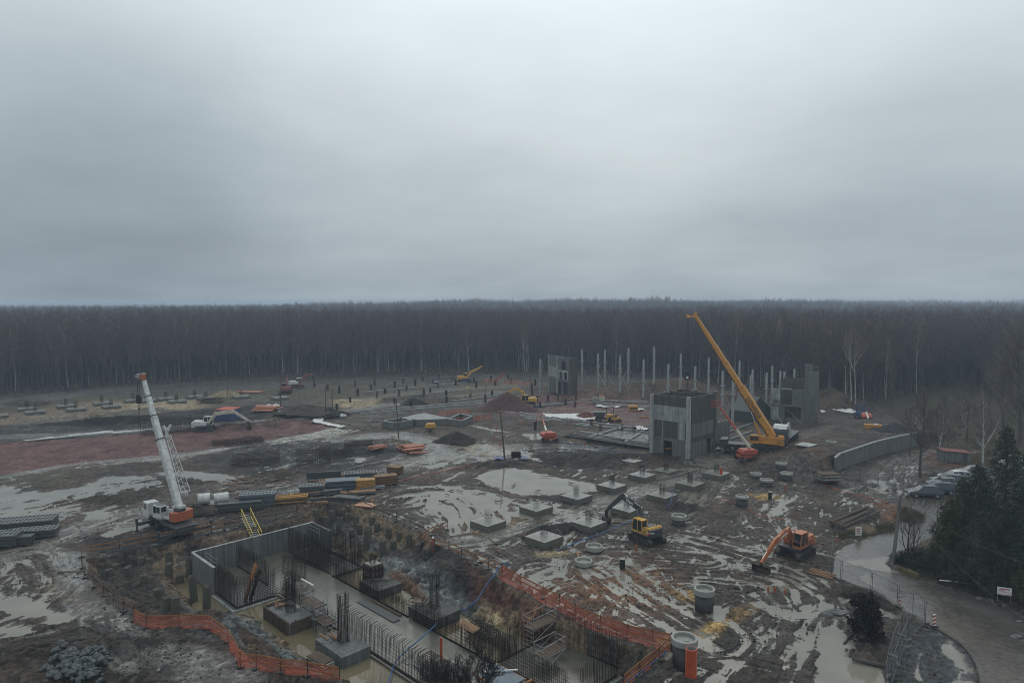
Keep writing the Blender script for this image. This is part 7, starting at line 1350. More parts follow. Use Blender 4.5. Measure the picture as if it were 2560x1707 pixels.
# rebar cages lying / bundles
def rebarbox(label, px, ang, size, rot=0, dz=0, z=None):
    loc = Vector((*G(*px, ZP(z)), ZP(z))) if z is not None else hit(*px); r = thing('rebar_bundle', label, 'rebar', loc, R(ang)); Lx, Ly, H_ = size; mb = MB(); n = int(Lx / .28)
    for i in range(n + 1):
        x = -Lx / 2 + i * Lx / n
        for a, b in (((x, -Ly / 2, .1), (x, -Ly / 2, H_)), ((x, Ly / 2, .1), (x, Ly / 2, H_)), ((x, -Ly / 2, H_), (x, Ly / 2, H_)), ((x, -Ly / 2, .1), (x, Ly / 2, .1))): mb.beam(a, b, .03)
    mb.build('stirrups', M_STEEL, r); mb = MB(); k = 6
    for i in range(k):
        for y in (-Ly / 2, Ly / 2): z = .1 + (H_ - .1) * i / (k - 1); mb.beam((-Lx / 2 - .2, y, z), (Lx / 2 + .2, y, z), .032)
        y = -Ly / 2 + Ly * i / (k - 1); mb.beam((-Lx / 2 - .2, y, H_), (Lx / 2 + .2, y, H_), .032); mb.beam((-Lx / 2 - .2, y, .1), (Lx / 2 + .2, y, .1), .032)
    mb.build('long_bars', M_STEEL, r)
rebarbox('leftmost low black rebar cage stack in the dark yard', (640, 1155), 20, (7.5, 5, 1.3)); rebarbox('dark rebar cage in the middle of the dark yard', (783, 1155), 15, (5.5, 4, 2.0)); rebarbox('dark rebar cage rearmost in the dark yard', (840, 1140), 15, (5.5, 4, 1.8)); rebarbox('small dark cage beyond the two dark yard cages', (895, 1115), 10, (5, 3.5, .9)); rebarbox('flat dark rebar cage in the tan field near the sand heap', (528, 1007), 5, (6.0, 3.0, 1.3))
rebarbox('long brown bar bundle lying on the red strip', (595, 1107), 28, (9, 3.5, .7)); rebarbox('long dark bundle of bars by the white crane boom', (425, 1081), 33, (10, 3.0, 1.6)); rebarbox('dark lattice cage lying in the right side of the pit', (1226, 1600), -45, (4.8, 1.2, .9), z=-3.9); rebarbox('stack of dark rebar lattice at the bottom edge of the slab', (1105, 1690), -45, (4.2, 1.2, 1.1), z=-3.8)
rebarbox('low dark cage lying on the right bay of the pit slab', (800, 1400), -40, (5.0, 3.6, .6), z=-3.8); rebarbox('bent dark starter mesh by the left pit bay', (735, 1440), -45, (3, 1.2, 2.0), z=-3.8)
# branches / brush in dark bundles
M_BRUSH = mat('dark brush', (.022, .018, .015), .95)
def brush(label, px, size, n, z=None, ln=1.6, name='brush_heap', m=None, thick=.03):
    loc = Vector((*G(*px, ZP(z)), ZP(z))) if z is not None else hit(*px); rg = random.Random(int(px[0])); mb = MB()
    for i in range(n):
        a = rg.uniform(0, 6.28); q = rg.random() ** .5; p = Vector((math.cos(a) * q * size[0], math.sin(a) * q * size[1], (1 - q * q) * size[2] * rg.random())); d = Vector((rg.gauss(0, 1), rg.gauss(0, 1), rg.gauss(.25, .5))).normalized() * ln * rg.uniform(.3, 1); s = Vector((rg.gauss(0, 1), rg.gauss(0, 1), rg.gauss(0, 1))).normalized() * thick; mb._add([p - s, p + s, p + d + s * .3, p + d - s * .3], [(0, 1, 2, 3)])
    o = mb.build(name, m or M_BRUSH, loc=loc); tag(o, label, 'brush')
brush('dark brushwood windrow right of the white crane boom tip area, along the black track', (560, 1052), (14, 2.5, 2), 900); brush('dark brush pile left of the crane hook on the black track', (300, 1050), (10, 2, 1.6), 600); brush('dark heap of timber scraps at the far left of the tan field', (70, 1012), (6, 3, 2), 400, ln=2.5); brush('round dark bush heap on the black track', (235, 1055), (2.2, 2, 2.4), 300)
brush('dark tangle of scrap bars in the right half of the pit', (1205, 1585), (1.7, 1.3, 1.4), 260, z=-3.9, ln=1.3); brush('tangle of scrap and bars between the left pit footing and the slab', (735, 1480), (2.2, 1.6, .9), 200, z=-3.8, ln=1.3, m=M_RUST); brush('tree stump and roots lying in the muddy puddle right of the manholes', (2160, 1228), (2.0, .8, .5), 220, ln=1.0); brush('uprooted brush at the mouth of the fence below the wall', (2360, 1190), (3, .8, .6), 200, ln=1.0)
brush('scrap bars lying on the long pit slab', (1010, 1500), (2.5, .6, .2), 60, z=-3.78, ln=2)
# pit furniture
def pxz(u, v, z): return Vector((*G(u, v, ZP(z)), ZP(z)))
def scaffold(label, loc, rz, Lx, Ly, H_, lev=(1.1, 2.1), deck=True):
    r = thing('scaffold', label, 'scaffold', loc, rz); mb = MB()
    for x in (-Lx / 2, Lx / 2):
        for y in (-Ly / 2, Ly / 2): mb.tube([(x, y, 0), (x, y, H_)], .03, 5)
        for k in range(int(H_ / .4)): mb.tube([(x, -Ly / 2, .3 + k * .4), (x, Ly / 2, .3 + k * .4)], .02, 4)
    for z in lev:
        for y in (-Ly / 2, Ly / 2): mb.tube([(-Lx / 2, y, z), (Lx / 2, y, z)], .025, 4).tube([(-Lx / 2, y, min(z + 1, H_)), (Lx / 2, y, min(z + 1, H_))], .025, 4).tube([(-Lx / 2, y, z - 1), (Lx / 2, y, z)], .02, 4)
    mb.build('frame', M_GALV, r)
    if deck: MB().box((0, 0, lev[-1]), (Lx, Ly * .9, .06)).build('deck', M_OLDW, r)
scaffold('pale tube scaffold tower beside the left pit footing', pxz(785, 1560, -4), R(-45), 2.6, 1.3, 3.0); scaffold('second lower bay of pale scaffold next to the nearest left footing', pxz(812, 1575, -4), R(-45), 2.4, 1.2, 2.4, (1.0,)); scaffold('pale scaffold in the near right corner of the pit', pxz(1350, 1615, -3.8), R(45), 3.0, 1.2, 3.4); scaffold('low pale scaffold deck at the right edge of the near bay', pxz(1375, 1655, -3.8), R(45), 2.6, 1.2, 2.0, (1.0,))
for px, l in (((530, 1452), 'thin steel guard rail at the top of the left return wall'), ((785, 1372), 'thin steel guard rail in the back right corner of the pit')):
    p = pxz(*px, -3.8); r = thing('guard_rail', l, 'rail', p, R(-45)); mb = MB(); [mb.tube([(-1.4, 0, z), (1.4, 0, z)], .022, 4) for z in (2.3, 2.75)]; [mb.tube([(x, 0, 0), (x, 0, 2.8)], .022, 4) for x in (-1.4, 0, 1.4)]; mb.build('frame', M_GALV, r)
A, B = pxz(613, 1500, -3.8), pxz(640, 1425, -2.2); r = thing('leaning_beam', 'pair of long rusty orange beams leaning in the left bay of the pit', 'beam', A); B = atd(640, 1408, A.y + 1.2); MB().beam((0, 0, 0), B - A, .34, .2).build('beam', M_RAIL, r); MB().beam((.5, 0, 0), B - A + Vector((.35, .1, -.7)), .3, .2).build('beam', M_STEEL, r)
p = pxz(1103, 1651, -3.8); tag(MB().beam((0, 0, 0), (0, 0, 2.0), .22, .1).build('marker_board', M_OPIPE, loc=p), 'upright orange board standing on the wet pit slab', 'board')
p = pxz(1170, 1565, -2.6); r = thing('leaning_board', 'brown plywood board propped over the scrap in the right half of the pit', 'board', p, R(-45)); MB().box((0, 0, 0), (2.3, .9, .08), M=Matrix.Rotation(R(12), 4, 'X')).build('sheet', F_PINK if 0 else M_WOOD, r); MB().beam((-.9, 0, -1.4), (-.9, 0, 0), .08).beam((.9, 0, -1.4), (.9, 0, 0), .08).build('support', M_OLDW, r)
p = pxz(1250, 1690, -2.3); r = thing('work_table', 'dark blue-grey plywood platform with a pale lath on top, at the bottom of the pit', 'platform', p, R(-45)); MB().box((0, 0, 0), (3.2, 2.2, .08)).build('top', F_B, r); MB().box((0, -1.15, -.06), (3.3, .12, .14)).box((0, 1.15, -.06), (3.3, .12, .14)).box((1.75, .2, -.25), (.16, 3, .16)).build('frame', M_RAIL, r); mb = MB(); [mb.beam((x, y, -1.6), (x, y, 0), .12) for x in (-1.4, 1.4) for y in (-.9, .9)]; mb.build('leg', M_OLDW, r)
tag(MB().beam((-1.3, .2, .12), (1.2, .9, .16), .09).build('lath', M_LETTER, loc=p, rz=R(-10)), 'pale metal lath lying on the blue-grey pit platform', 'lath')
p = pxz(775, 1456, -3.0); tag(MB().beam((-.9, .9, 0), (.9, -.9, .05), .12).build('white_beam', M_LETTER, loc=pxz(768, 1455, -2.9)), 'white steel beam lying on the scrap beside the slab', 'beam')
r = stack('pack of grey and brown boards at the water edge below the left net', (801, 1655), -40, (2.2, 1.1, .6), [M_OLDW, C_POST], 5); r.location = pxz(801, 1665, -3.6)
p = pxz(905, 1510, -3.78); r = thing('board', 'long dark boards lying along the left edge of the pit slab', 'board', pxz(945, 1525, -3.76), R(-45)); MB().box((0, 0, 0), (6.2, .8, .06)).build('sheet', F_D, r); MB().box((0, .9, .02), (5.0, .25, .08)).build('plank', M_OLDW, r)
p = pxz(733, 1573, -3.7); r = thing('pump', 'small blue pump hanging at the corner of the rusty formwork', 'pump', p); MB().cyl((0, 0, 0), (0, 0, .6), .22, n=12).build('motor', P_BLUE, r); MB().tube([(0, 0, .6), (.2, 0, .9), (.6, .2, .5)], .05, 6).build('hose_stub', M_BLACK, r)
p = hit(610, 1300); q = pxz(640, 1355, -1.2) ; r = thing('stairway', 'steep yellow-railed steel stairway leading down behind the pit wall', 'stairs', hit(604, 1310)); a = Vector((0, 0, 1.0)); q = pxz(632, 1352, -2.4) ; b = q - r.location; sd_ = Vector((.9, .55, 0)); mb = MB()
for k in range(14): c = a + (b - a) * (k / 13); mb.box(c + sd_ * .4, (.95, .3, .05), rz=R(30))
mb.build('treads', M_GALV, r); mb = MB()
for f in (0, 1):
    for h_ in (0, .95): mb.beam(a + sd_ * f + Vector((0, 0, h_)), b + sd_ * f + Vector((0, 0, h_)), .07)
    for k in range(5): c = a + (b - a) * k / 4 + sd_ * f; mb.beam(c, c + Vector((0, 0, .95)), .05)
mb.build('handrail', mat('yellow rail', (.62, .48, .06), .5), r)
# hoses
M_HOSE = mat('blue hose', (.02, .09, .26), .45, var=.25)
def hose(label, pts, r_=.05, m=None, name='hose'):
    W = [hit(*p[:2], p[2] if len(p) > 2 else .08) if len(p) < 4 else pxz(*p[:2], p[3]) for p in pts]; C_ = spl([tuple(p) for p in W], 5) if 0 else None
    P = []; Q = [W[0]] + W + [W[-1]]
    for i in range(1, len(Q) - 2):
        for k in range(5): t = k / 5; a, b, c, d = Q[i - 1:i + 3]; P.append(.5 * (2 * b + (c - a) * t + (2 * a - 5 * b + 4 * c - d) * t * t + (3 * b - 3 * c + d - a) * t ** 3))
    P.append(W[-1]); o = MB().tube(P, r_, 6).build(name, m or M_HOSE, smooth=True); tag(o, label, name.replace('_', ' ')); return o
hose('long blue hose crossing the pit from the orange net to the bottom edge', [(1275, 1420, .3), (1252, 1432, 1.0), (1235, 1450, .5), (1215, 1475, .5), (1205, 1492, .5), (1195, 1508, .5), (1180, 1522, .5), (1165, 1533, .4), (1148, 1534, .4), (1130, 1532, .4), (1110, 1545, .4), (1085, 1565, 0, -3.0), (1040, 1605, 0, -3.3), (1000, 1640, 0, -3.5), (985, 1662, 0, -3.6), (970, 1710, 0, -3.7), (965, 1740, 0, -3.8)], .06)
hose('blue hose running between the footings to the yellow excavator', [(1390, 1378), (1440, 1358), (1500, 1335), (1555, 1312), (1590, 1300)], .06); hose('blue hose along the netted rail at the bottom right of the pit', [(1668, 1628), (1630, 1660), (1590, 1690), (1550, 1722)], .06); hose('blue hose draped over the fourth near footing', [(1665, 1232, 1.0), (1680, 1245, 1.0), (1678, 1262, .6), (1668, 1272)], .045)
hose('thin blue hose on the mud left of the floor slab', [(1372, 1102), (1420, 1110), (1470, 1118), (1560, 1130)], .05); hose('red cable across the mud in front of the orange excavator', [(1780, 1245), (1850, 1262), (1900, 1290), (1960, 1300)], .035, M_OPIPE, 'cable'); hose('red cable along the ragged puddle by the parked cars', [(2080, 1222), (2150, 1238), (2220, 1258), (2245, 1268)], .05, M_OPIPE, 'cable'); hose('second red cable beside the black dirt road', [(2050, 1210), (2120, 1232), (2200, 1262), (2280, 1272)], .03, M_OPIPE, 'cable')
hose('black hose lying along the kerb of the wet road', [(2316, 1568), (2360, 1585), (2410, 1620), (2440, 1665), (2450, 1715)], .05, M_BLACK); hose('grey cable looping from the utility pole to the parked cars', [(2250, 1262, 4), (2290, 1268), (2310, 1255), (2312, 1245)], .03, M_GALV, 'cable')
hose('rusty thin pipe edging the track by the formwork yard', [(985, 1205), (1060, 1190), (1120, 1175), (1180, 1162)], .05, M_OPIPE, 'pipe')
# signs, barriers, pegs
def sign(label, loc, rz, w_, h_, z, red):
    r = thing('notice_board', label, 'sign', loc, rz); MB().box((0, 0, z + h_ / 2), (w_, .04, h_)).build('board', M_LETTER, r); mb = MB()
    for (x, zz, ww, hh) in red: mb.box((x * w_, -.024, z + zz * h_), (ww * w_, .008, hh * h_))
    mb.build('printing', P_RED, r); mb = MB(); [mb.beam((x * w_, .04, 0), (x * w_, .04, z + h_), .05) for x in (-.45, .45)]; mb.build('stake', M_GALV, r)
sign('white notice board with red print hanging below the evergreens at the far right', hit(2510, 1506), R(-22), 1.15, .75, .7, [(0, .78, .7, .14), (-.2, .55, .4, .1), (.2, .4, .5, .05), (0, .07, 1, .08)]); sign('small white notice board with red print, left of the utility pole', hit(2146, 1344), R(5), .75, 1.0, .3, [(-.05, .75, .6, .14), (-.1, .5, .5, .12), (.05, .3, .5, .1)])
for u, v, s, l in ((2335, 1566, 1, 'red and white striped beacon at the kerb corner of the wet road'), (2249, 1517, 0, 'narrow dark red and white beacon behind the kerb fence')):
    r = thing('striped_beacon', l, 'beacon', hit(u, v), R(5)); MB().box((0, 0, .05), (.5, .4, .12)).build('foot', M_BLACK, r); MB().box((0, 0, .6), (.30 if s else .22, .05, 1.0)).build('blade', M_LETTER, r); mb = MB(); w_ = .15 if s else .11
    for k in range(3): z = .15 + k * .33; mb.prism([(-w_, z), (w_, z + .1), (w_, z + .27), (-w_, z + .17)], -.03, .03)
    mb.build('stripes', P_RED, r)
for i, (u, v, h_, l) in enumerate(((1590, 1378, .75, 'single orange peg in front of the yellow excavator'), (1920, 1480, .6, 'leftmost of three orange pegs in the mud below the orange excavator'), (1937, 1481, .6, 'middle of three orange pegs in the mud below the orange excavator'), (1962, 1483, .45, 'rightmost of three orange pegs in the mud below the orange excavator'), (1963, 1229, 1.3, 'red upright pipe marker beside the lower wall rings'), (2093, 1350, .6, 'white and red marker post left of the small notice board'))):
    r = thing('marker_peg', l, 'peg', hit(u, v)); MB().cyl((0, 0, 0), (0, 0, h_), .09, .07, n=8).build('peg', M_OPIPE, r); MB().cyl((0, 0, h_ * .8), (0, 0, h_ * .92), .095, n=8).build('band', M_LETTER if i > 3 else P_YEL, r)
for i, (u, v) in enumerate(sorted(((1305, 1075), (1290, 1060), (1233, 1105), (1240, 1095), (1340, 1070), (1240, 1075), (1330, 1062), (1372, 1065), (1420, 1078), (1310, 1058), (1225, 1070), (1395, 1085), (1250, 1120), (1460, 1125)))):
    h_ = 1.2 if i % 3 else 2.2; p = hit(u, v); r = thing('survey_stake', 'thin orange survey stake, %s from the left of fourteen between basement deck and core tower' % ORD[i], 'stake', p, 0, 'survey stakes'); MB().beam((0, 0, -.1), (.05, 0, h_), .09).build('stake', M_OPIPE, r); MB().box((.05, 0, h_), (.2, .1, .12)).build('tip', P_RED, r)
# portable toilet / hut left, shed right
r = thing('shed', 'small grey shed with rusty red roof among the trees at the right', 'shed', hit(2384, 1152), R(-8)); MB().prism([(-2.2, 0), (2.2, 0), (2.2, 1.6), (-2.2, 1.9)], -1.3, 1.3).build('walls', C_MID, r); MB().box((0, 0, 1.86), (4.8, 3.0, .08), M=Matrix.Rotation(R(4), 4, 'Y')).build('roof', mat('rusty roof', (.22, .075, .06), .8, var=.4), r); MB().box((1.2, -1.31, .9), (.8, .03, 1.3)).build('door', F_D, r)
# plank scraps, yellow boards
for px, ang, l, m in (((2052, 1440), -50, 'split yellow and brown planks lying beside the road fence', M_WOOD), ((1478, 1379), 0, 'single brown plank lying between two low manhole rings', M_OLDW), ((1610, 1045), 3, 'orange-brown boards near the red gravel edge', M_RAIL), ((330, 1310), 20, 'flat grey board lying beside the left crane outrigger', C_MID), ((180, 1430), 5, 'grey plank lying across the slurry path', M_OLDW)):
    r = thing('planks', l, 'planks', hit(*px), R(ang)); mb = MB(); k = 4 if m in (M_WOOD, M_RAIL) else 1; [mb.box((rnd(-.2, .2), i * .28, .08 + .05 * i), (2.6, .22, .07), rz=rnd(-.1, .1)) for i in range(k)]; mb.build('plank', m, r)
# rocks
M_ROCK = mat('wet grey-green rock', (.075, .088, .088), .6, var=.45, scale=3, bump=.3); mb = MB(); rg = random.Random(77); rocks = []
for k in range(5):
    mb = MB(); n1_, n2_ = 9, 6; pr = []
    for j in range(n2_): 
        t = math.pi * j / (n2_ - 1)
        for i in range(n1_): a = 2 * math.pi * i / n1_; q = rg.uniform(.72, 1.1); pr.append((math.sin(t) * math.cos(a) * q, math.sin(t) * math.sin(a) * q * .8, math.cos(t) * .55 * q))
    mb._add(pr, [(j * n1_ + i, j * n1_ + (i + 1) % n1_, (j + 1) * n1_ + (i + 1) % n1_, (j + 1) * n1_ + i) for j in range(n2_ - 1) for i in range(n1_)]); rocks.append(mb.build('rock', M_ROCK))
cnt = 0
for i in range(150):
    u = rg.gauss(200, 42); v = 1660 + rg.gauss(0, 26) - (u - 200) * .15
    if not (90 < u < 300 and 1600 < v < 1720): continue
    o = rocks[cnt % 5]; 
    if cnt >= 5: o = o.copy(); COL.objects.link(o)
    s = rg.uniform(.16, .42); p = hit(u, v); o.location = p + Vector((0, 0, s * .3 + rg.uniform(0, .25))); o.rotation_euler = (rg.uniform(-.6, .6), rg.uniform(-.6, .6), rg.uniform(0, 6)); o.scale = (s, s, s); cnt += 1
    tag(o, 'wet grey-green broken rock in the heap at the bottom left corner', 'rock', 'rocks at the bottom left')
for (u, v, s, l) in ((2085, 1532, 1.0, 'large pale flat boulder beside the puddle left of the felled conifer'), (2226, 1245, .55, 'pale round stone in the ragged puddle by the parked cars'), (2540, 1590, .45, 'pale stone at the right edge of the wet road'), (2548, 1552, .3, 'smaller pale stone above the one at the right road edge'), (2128, 1340, .5, 'grey stone left of the small notice board')):
    o = rocks[2].copy(); COL.objects.link(o); o.data = o.data.copy(); o.data.materials[0] = C_MID; o.location = hit(u, v); o.scale = (s * 1.3, s * .8, s * .6); o.rotation_euler = (0, 0, .2); tag(o, l, 'rock')
# separate heaps standing on the mud
def heap(label, px, rx, ry, h, col, seed, name='gravel_heap', sharp=1.15):
    loc = hit(*px); n, mr = 44, 16; mb = MB(); vs = [(0, 0, h)]
    for j in range(1, mr + 1):
        for i in range(n):
            a = 2 * math.pi * i / n; t = j / mr; k = 1 + .14 * math.sin(3 * a + seed) + .08 * math.sin(7 * a + seed * 2); x, y = rx * t * k * math.cos(a), ry * t * k * math.sin(a)
            z = h * (1 - t) ** sharp + float(fbm(np.array([x / .9 + seed]), np.array([y / .9]), 3, seed)[0]) * .34 * min(h, 2) * (1 - t * .6) - .15 * (j == mr); vs.append((x, y, z))
    mb._add(vs, [(0, 1 + i, 1 + (i + 1) % n) for i in range(n)] + [(1 + (j - 1) * n + i, 1 + j * n + i, 1 + j * n + (i + 1) % n, 1 + (j - 1) * n + (i + 1) % n) for j in range(1, mr) for i in range(n)])
    m = mat(name + ' material', col, .9, var=.5, scale=1.5, bump=.6, spec=.2); o = mb.build(name, m, loc=loc, smooth=True); tag(o, label, 'heap')
heap('big dark red gravel cone at the digging wheeled excavator', (1268, 1022), 8.2, 7.0, 4.6, (.095, .052, .046), 3); heap('dark brown soil heap by the wet lane, right of the orange pipes', (1143, 1104), 4.4, 3.5, 2.1, (.045, .037, .03), 5, 'soil_heap', 1.0); heap('small bright red-brown heap on the white sheet', (1465, 1044), 3.2, 3.0, 1.4, (.14, .055, .04), 7); heap('pale sand heap beside the thin ringed pole', (568, 990), 5.2, 4, 1.9, (.26, .21, .13), 9, 'sand_heap', .9)
heap('grey spoil heap with dark flank behind the two close poles', (768, 1030), 7, 5, 1.9, (.07, .06, .05), 11, 'soil_heap'); heap('black soil heap beside the grey spoil heap', (825, 1034), 4, 3.5, 1.5, (.03, .027, .027), 13, 'soil_heap'); heap('brown crumbly heap right of the white crane, beside the white cylinders', (485, 1278), 2.8, 1.8, 1.0, (.05, .04, .032), 15, 'soil_heap'); heap('dark grey heap by the yellow skip', (2235, 1075), 5, 4, 1.4, (.04, .042, .045), 17, 'soil_heap'); heap('pale tan sand heap beside the timber poles', (2158, 1325), 2.0, 1.5, .9, (.17, .13, .09), 19, 'sand_heap')
heap('small black heap between the far footing and the puddled mud', (1035, 1008), 4, 3, 1.7, (.035, .032, .03), 21, 'soil_heap')
# scraps lying about
rg = random.Random(55); mats_ = [M_OLDW, M_WOOD, C_POST, M_RUST, M_SHEET]; mb = MB()
for i in range(620):
    u, v = rg.uniform(560, 2060), rg.uniform(985, 1420)
    if rg.random() < .4: v = rg.uniform(985, 1130)
    elif rg.random() < .4: u, v = rg.uniform(560, 1000), rg.uniform(1180, 1275)
    x, y = G(u, v)
    if sdf(np.array([x]), np.array([y]), RIM)[0] < 1 or sdf(np.array([x]), np.array([y]), ROADP)[0] < 1: continue
    z = zat(x, y) + .06; a = rg.uniform(0, 3.14); mb.cur = rg.choice((0, 0, 0, 1, 3, 3, 2)); L_ = rg.uniform(.3, 2.4) if mb.cur != 2 else rg.uniform(.2, .7); mb.box((x, y, z + .04), (L_, rg.uniform(.08, .3), .08), rz=a)
tag(mb.build('debris', mats_), 'scraps of timber, plastic and metal strewn over the churned mud', 'debris', kind='stuff')
# clods and rubble scattered over the mud (nobody could count them)
rg = np.random.RandomState(12); mb = MB(); n = 0; cube = [(-1, -1, -.6), (1, -1, -.7), (1, 1, -.6), (-1, 1, -.7), (-.6, -.7, .7), (.7, -.5, .6), (.6, .7, .8), (-.7, .5, .5)]; cf = [(4, 5, 6, 7), (0, 1, 5, 4), (1, 2, 6, 5), (2, 3, 7, 6), (3, 0, 4, 7)]
us_ = rg.uniform(-40, 2600, 26000); PW = [px2w(p[0]) for p in PUD]; vs_ = 1150 + 600 * rg.rand(26000) ** .8; ww = np.array([G(a, b) for a, b in zip(us_, vs_)]); zz = macro(ww[:, 0], ww[:, 1]); dens = fbm(ww[:, 0] / 4, ww[:, 1] / 4, 3, 201); rd_ = sdf(ww[:, 0], ww[:, 1], ROADP)
wetm = np.zeros(len(ww), bool)
for P_ in PW: wetm |= sdf(ww[:, 0], ww[:, 1], P_) < .3
for ii, ((x, y), z, d, q) in enumerate(zip(ww, zz, dens, rd_)):
    if q < .5 or rg.rand() > .3 + 1.5 * d or z < -1.9 or wetm[ii]: continue
    s = .02 + .06 * rg.rand() ** 3; a = rg.uniform(0, 6.28); c, sn = math.cos(a), math.sin(a); b = len(mb.v); mb.v += [(x + s * (p[0] * c - p[1] * sn), y + s * (p[0] * sn + p[1] * c), z + .03 + s * p[2]) for p in cube]; mb.f += [tuple(b + i for i in f) for f in cf]; mb.m += [int(rg.rand() < .14)] * 5
tag(mb.build('rubble', [mat('mud clods', (.045, .037, .03), .9, var=.4, scale=.5, spec=.2), mat('stone chips', (.17, .165, .15), .8, var=.4, scale=.5)]), 'clods and stone chips scattered over the churned mud', 'rubble', kind='stuff')
# ================================================================== VEGETATION ON THE RIGHT
def leafmat(name, c1, c2):
    m = mat(name, c1, .75, col2=c2, scale=.8, spec=.2); return m
M_NEED = leafmat('dark needles', (.042, .060, .028), (.014, .022, .013)); M_NEED2 = leafmat('yellow green sprays', (.070, .068, .018), (.022, .030, .012)); M_IVY = leafmat('evergreen leaves', (.048, .064, .032), (.016, .022, .014))
def conifer(label, px, H, Rr, m, seed, n=9000, shape=1.0, name='evergreen_tree', trunk=.22, base=.03, lf=.16, loc=None):
    """evergreen built of many small spray faces around whorled limbs"""
    loc = loc or hit(*px); rg = random.Random(seed); r = thing(name, label, 'tree', loc); t = MB(); t.tube([(0, 0, -.2), (.1, .05, H * .5), (0, 0, H * .97)], [trunk, trunk * .6, .03], 8); c = MB(); limbs = []
    nl = int(H * 9)
    for i in range(nl):
        h = base + (1 - base) * (i + rg.random()) / nl; a = i * 2.399 + rg.uniform(-.4, .4); L_ = Rr * ((1 - h) ** shape * .92 + .06) * rg.uniform(.6, 1.15); z = H * h; up = .25 if shape < .9 else -.12; limbs.append((z, a, L_, up)); e = Vector((math.cos(a) * L_, math.sin(a) * L_, z + up * L_)); t.tube([(0, 0, z), e * .5 + Vector((0, 0, z * .5 + .1)), e], [.05, .03, .012], 3)
    tot = sum(l[2] for l in limbs)
    for z, a, L_, up in limbs:
        k = max(6, int(n * L_ / tot)); dx, dy = math.cos(a), math.sin(a)
        for _ in range(k):
            q = rg.random() ** .65; w_ = L_ * .28 * (1.1 - q * .6); p = Vector((dx * L_ * q - dy * rg.gauss(0, w_) * .6, dy * L_ * q + dx * rg.gauss(0, w_) * .6, z + up * L_ * q + rg.gauss(0, .14 + .05 * L_) - .12 * q)); d = (Vector((dx, dy, 0)) * .6 + Vector((rg.gauss(0, .6), rg.gauss(0, .6), rg.gauss(-.15, .4)))).normalized(); s = lf * rg.uniform(.6, 1.5); si = d.cross(Vector((rg.gauss(0, 1), rg.gauss(0, 1), rg.gauss(0, 1)))).normalized() * s * .32
            c._add([p, p + d * s * .5 + si, p + d * s * 1.3, p + d * s * .5 - si], [(0, 1, 2, 3)])
    t.build('trunk', M_BARK, r); c.build('crown', m, r); return r
conifer('tall spiky dark evergreen, tallest of the group at the right edge', (2505, 1400), 14.6, 5.0, M_NEED, 1, 17000, .8, base=.05); conifer('broad dark evergreen left of the tallest one', (2440, 1420), 11.0, 4.2, M_NEED, 2, 14000, .85); conifer('yellowish columnar evergreen at the left end of the group', (2372, 1425), 7.6, 2.4, M_NEED2, 3, 9000, .55); conifer('second yellowish evergreen behind the columnar one', (2402, 1385), 8.6, 2.6, M_NEED2, 4, 8000, .7)
conifer('dark evergreen at the right picture edge in front of the tallest', (2560, 1450), 11.5, 4.2, M_NEED, 5, 14000, .8); conifer('dense dark evergreen low in the middle of the group', (2465, 1465), 7.4, 3.8, M_IVY, 6, 12000, .6); conifer('dark evergreen cut by the right picture edge above the notice board', (2590, 1490), 8.5, 4.0, M_NEED, 7, 11000, .7); conifer('low yellow-green shrub at the right edge by the notice board', (2555, 1505), 3.0, 2.2, M_NEED2, 8, 3500, .5, name='shrub')
for i, (u, v, h_, rr, l) in enumerate(((2300, 1418, 2.0, 1.8, 'low dark leafy shrub right of the utility pole foot'), (2335, 1432, 2.6, 2.2, 'dark leafy shrub below the yellowish columnar evergreen'), (2385, 1450, 2.8, 2.4, 'third dark shrub along the road, left of the pale rail'), (2435, 1472, 2.6, 2.4, 'fourth dark shrub along the road, over the pale rail'), (2490, 1492, 2.4, 2.2, 'fifth dark shrub along the road, left of the notice board'), (2258, 1408, 1.0, 1.2, 'small brown-green shrub at the foot of the utility pole'))):
    conifer(l, (u, v), h_, rr, M_IVY, 20 + i, 3600, .45, name='shrub', trunk=.06, lf=.12)
conifer('felled dark conifer lying in the muddy puddle at the bottom right', (2165, 1590), 3.6, 1.6, leafmat('dead dark needles', (.022, .018, .014), (.010, .009, .008)), 31, 7000, .35, name='felled_tree', trunk=.1, lf=.16)
brush('dark twiggy fringe round the felled conifer', (2170, 1598), (1.6, 1.2, 1.4), 700, ln=.9, thick=.012, name='branch_heap'); 
tag(MB().cyl((0, 0, .15), (1.8, -.9, .12), .16, n=8).build('log', M_BARK, loc=hit(2130, 1650)), 'dark log lying in the puddle below the felled conifer', 'log')
tag(MB().tube([(0, 0, .5), (1.6, -.4, .5), (2.6, -.7, .45)], .05, 6).build('guard_pipe', M_LETTER, loc=hit(2348, 1462)), 'pale pipe rail lying along the foot of the evergreen hedge', 'rail')
for u0, v0, u1, v1, l in ((2245, 1424, 2295, 1446, 'low mossy yellow-brown concrete edging at the hedge foot'), (2270, 1432, 2298, 1446, 'second piece of low mossy edging at the hedge foot')):
    A, B = hit(u0, v0), hit(u1, v1); d = B - A; tag(MB().box((A + B) / 2 + Vector((0, 0, .2)), (d.length, .12, .5), rz=math.atan2(d.y, d.x)).build('edging', mat('mossy edging', (.12, .095, .035), .8, var=.4)), l, 'edging')
def solo(label, px, H, r0, kind, seed, **k):
    t = MB(); c = MB(); grow(t, c, (0, 0, -.2), H, r0, kind, seed, **k); r = thing('birch_tree' if kind == 'birch' else 'bare_tree', label, 'tree', hit(*px)); t.build('trunk', k.get('m') or (M_BIRCH if kind == 'birch' else M_BARK), r); c.build('crown', M_BTWIG if kind == 'birch' else M_TWIG, r)
def solo2(label, px, H, r0, kind, seed, **k): solo(label, px, H, r0, kind, seed, **k)
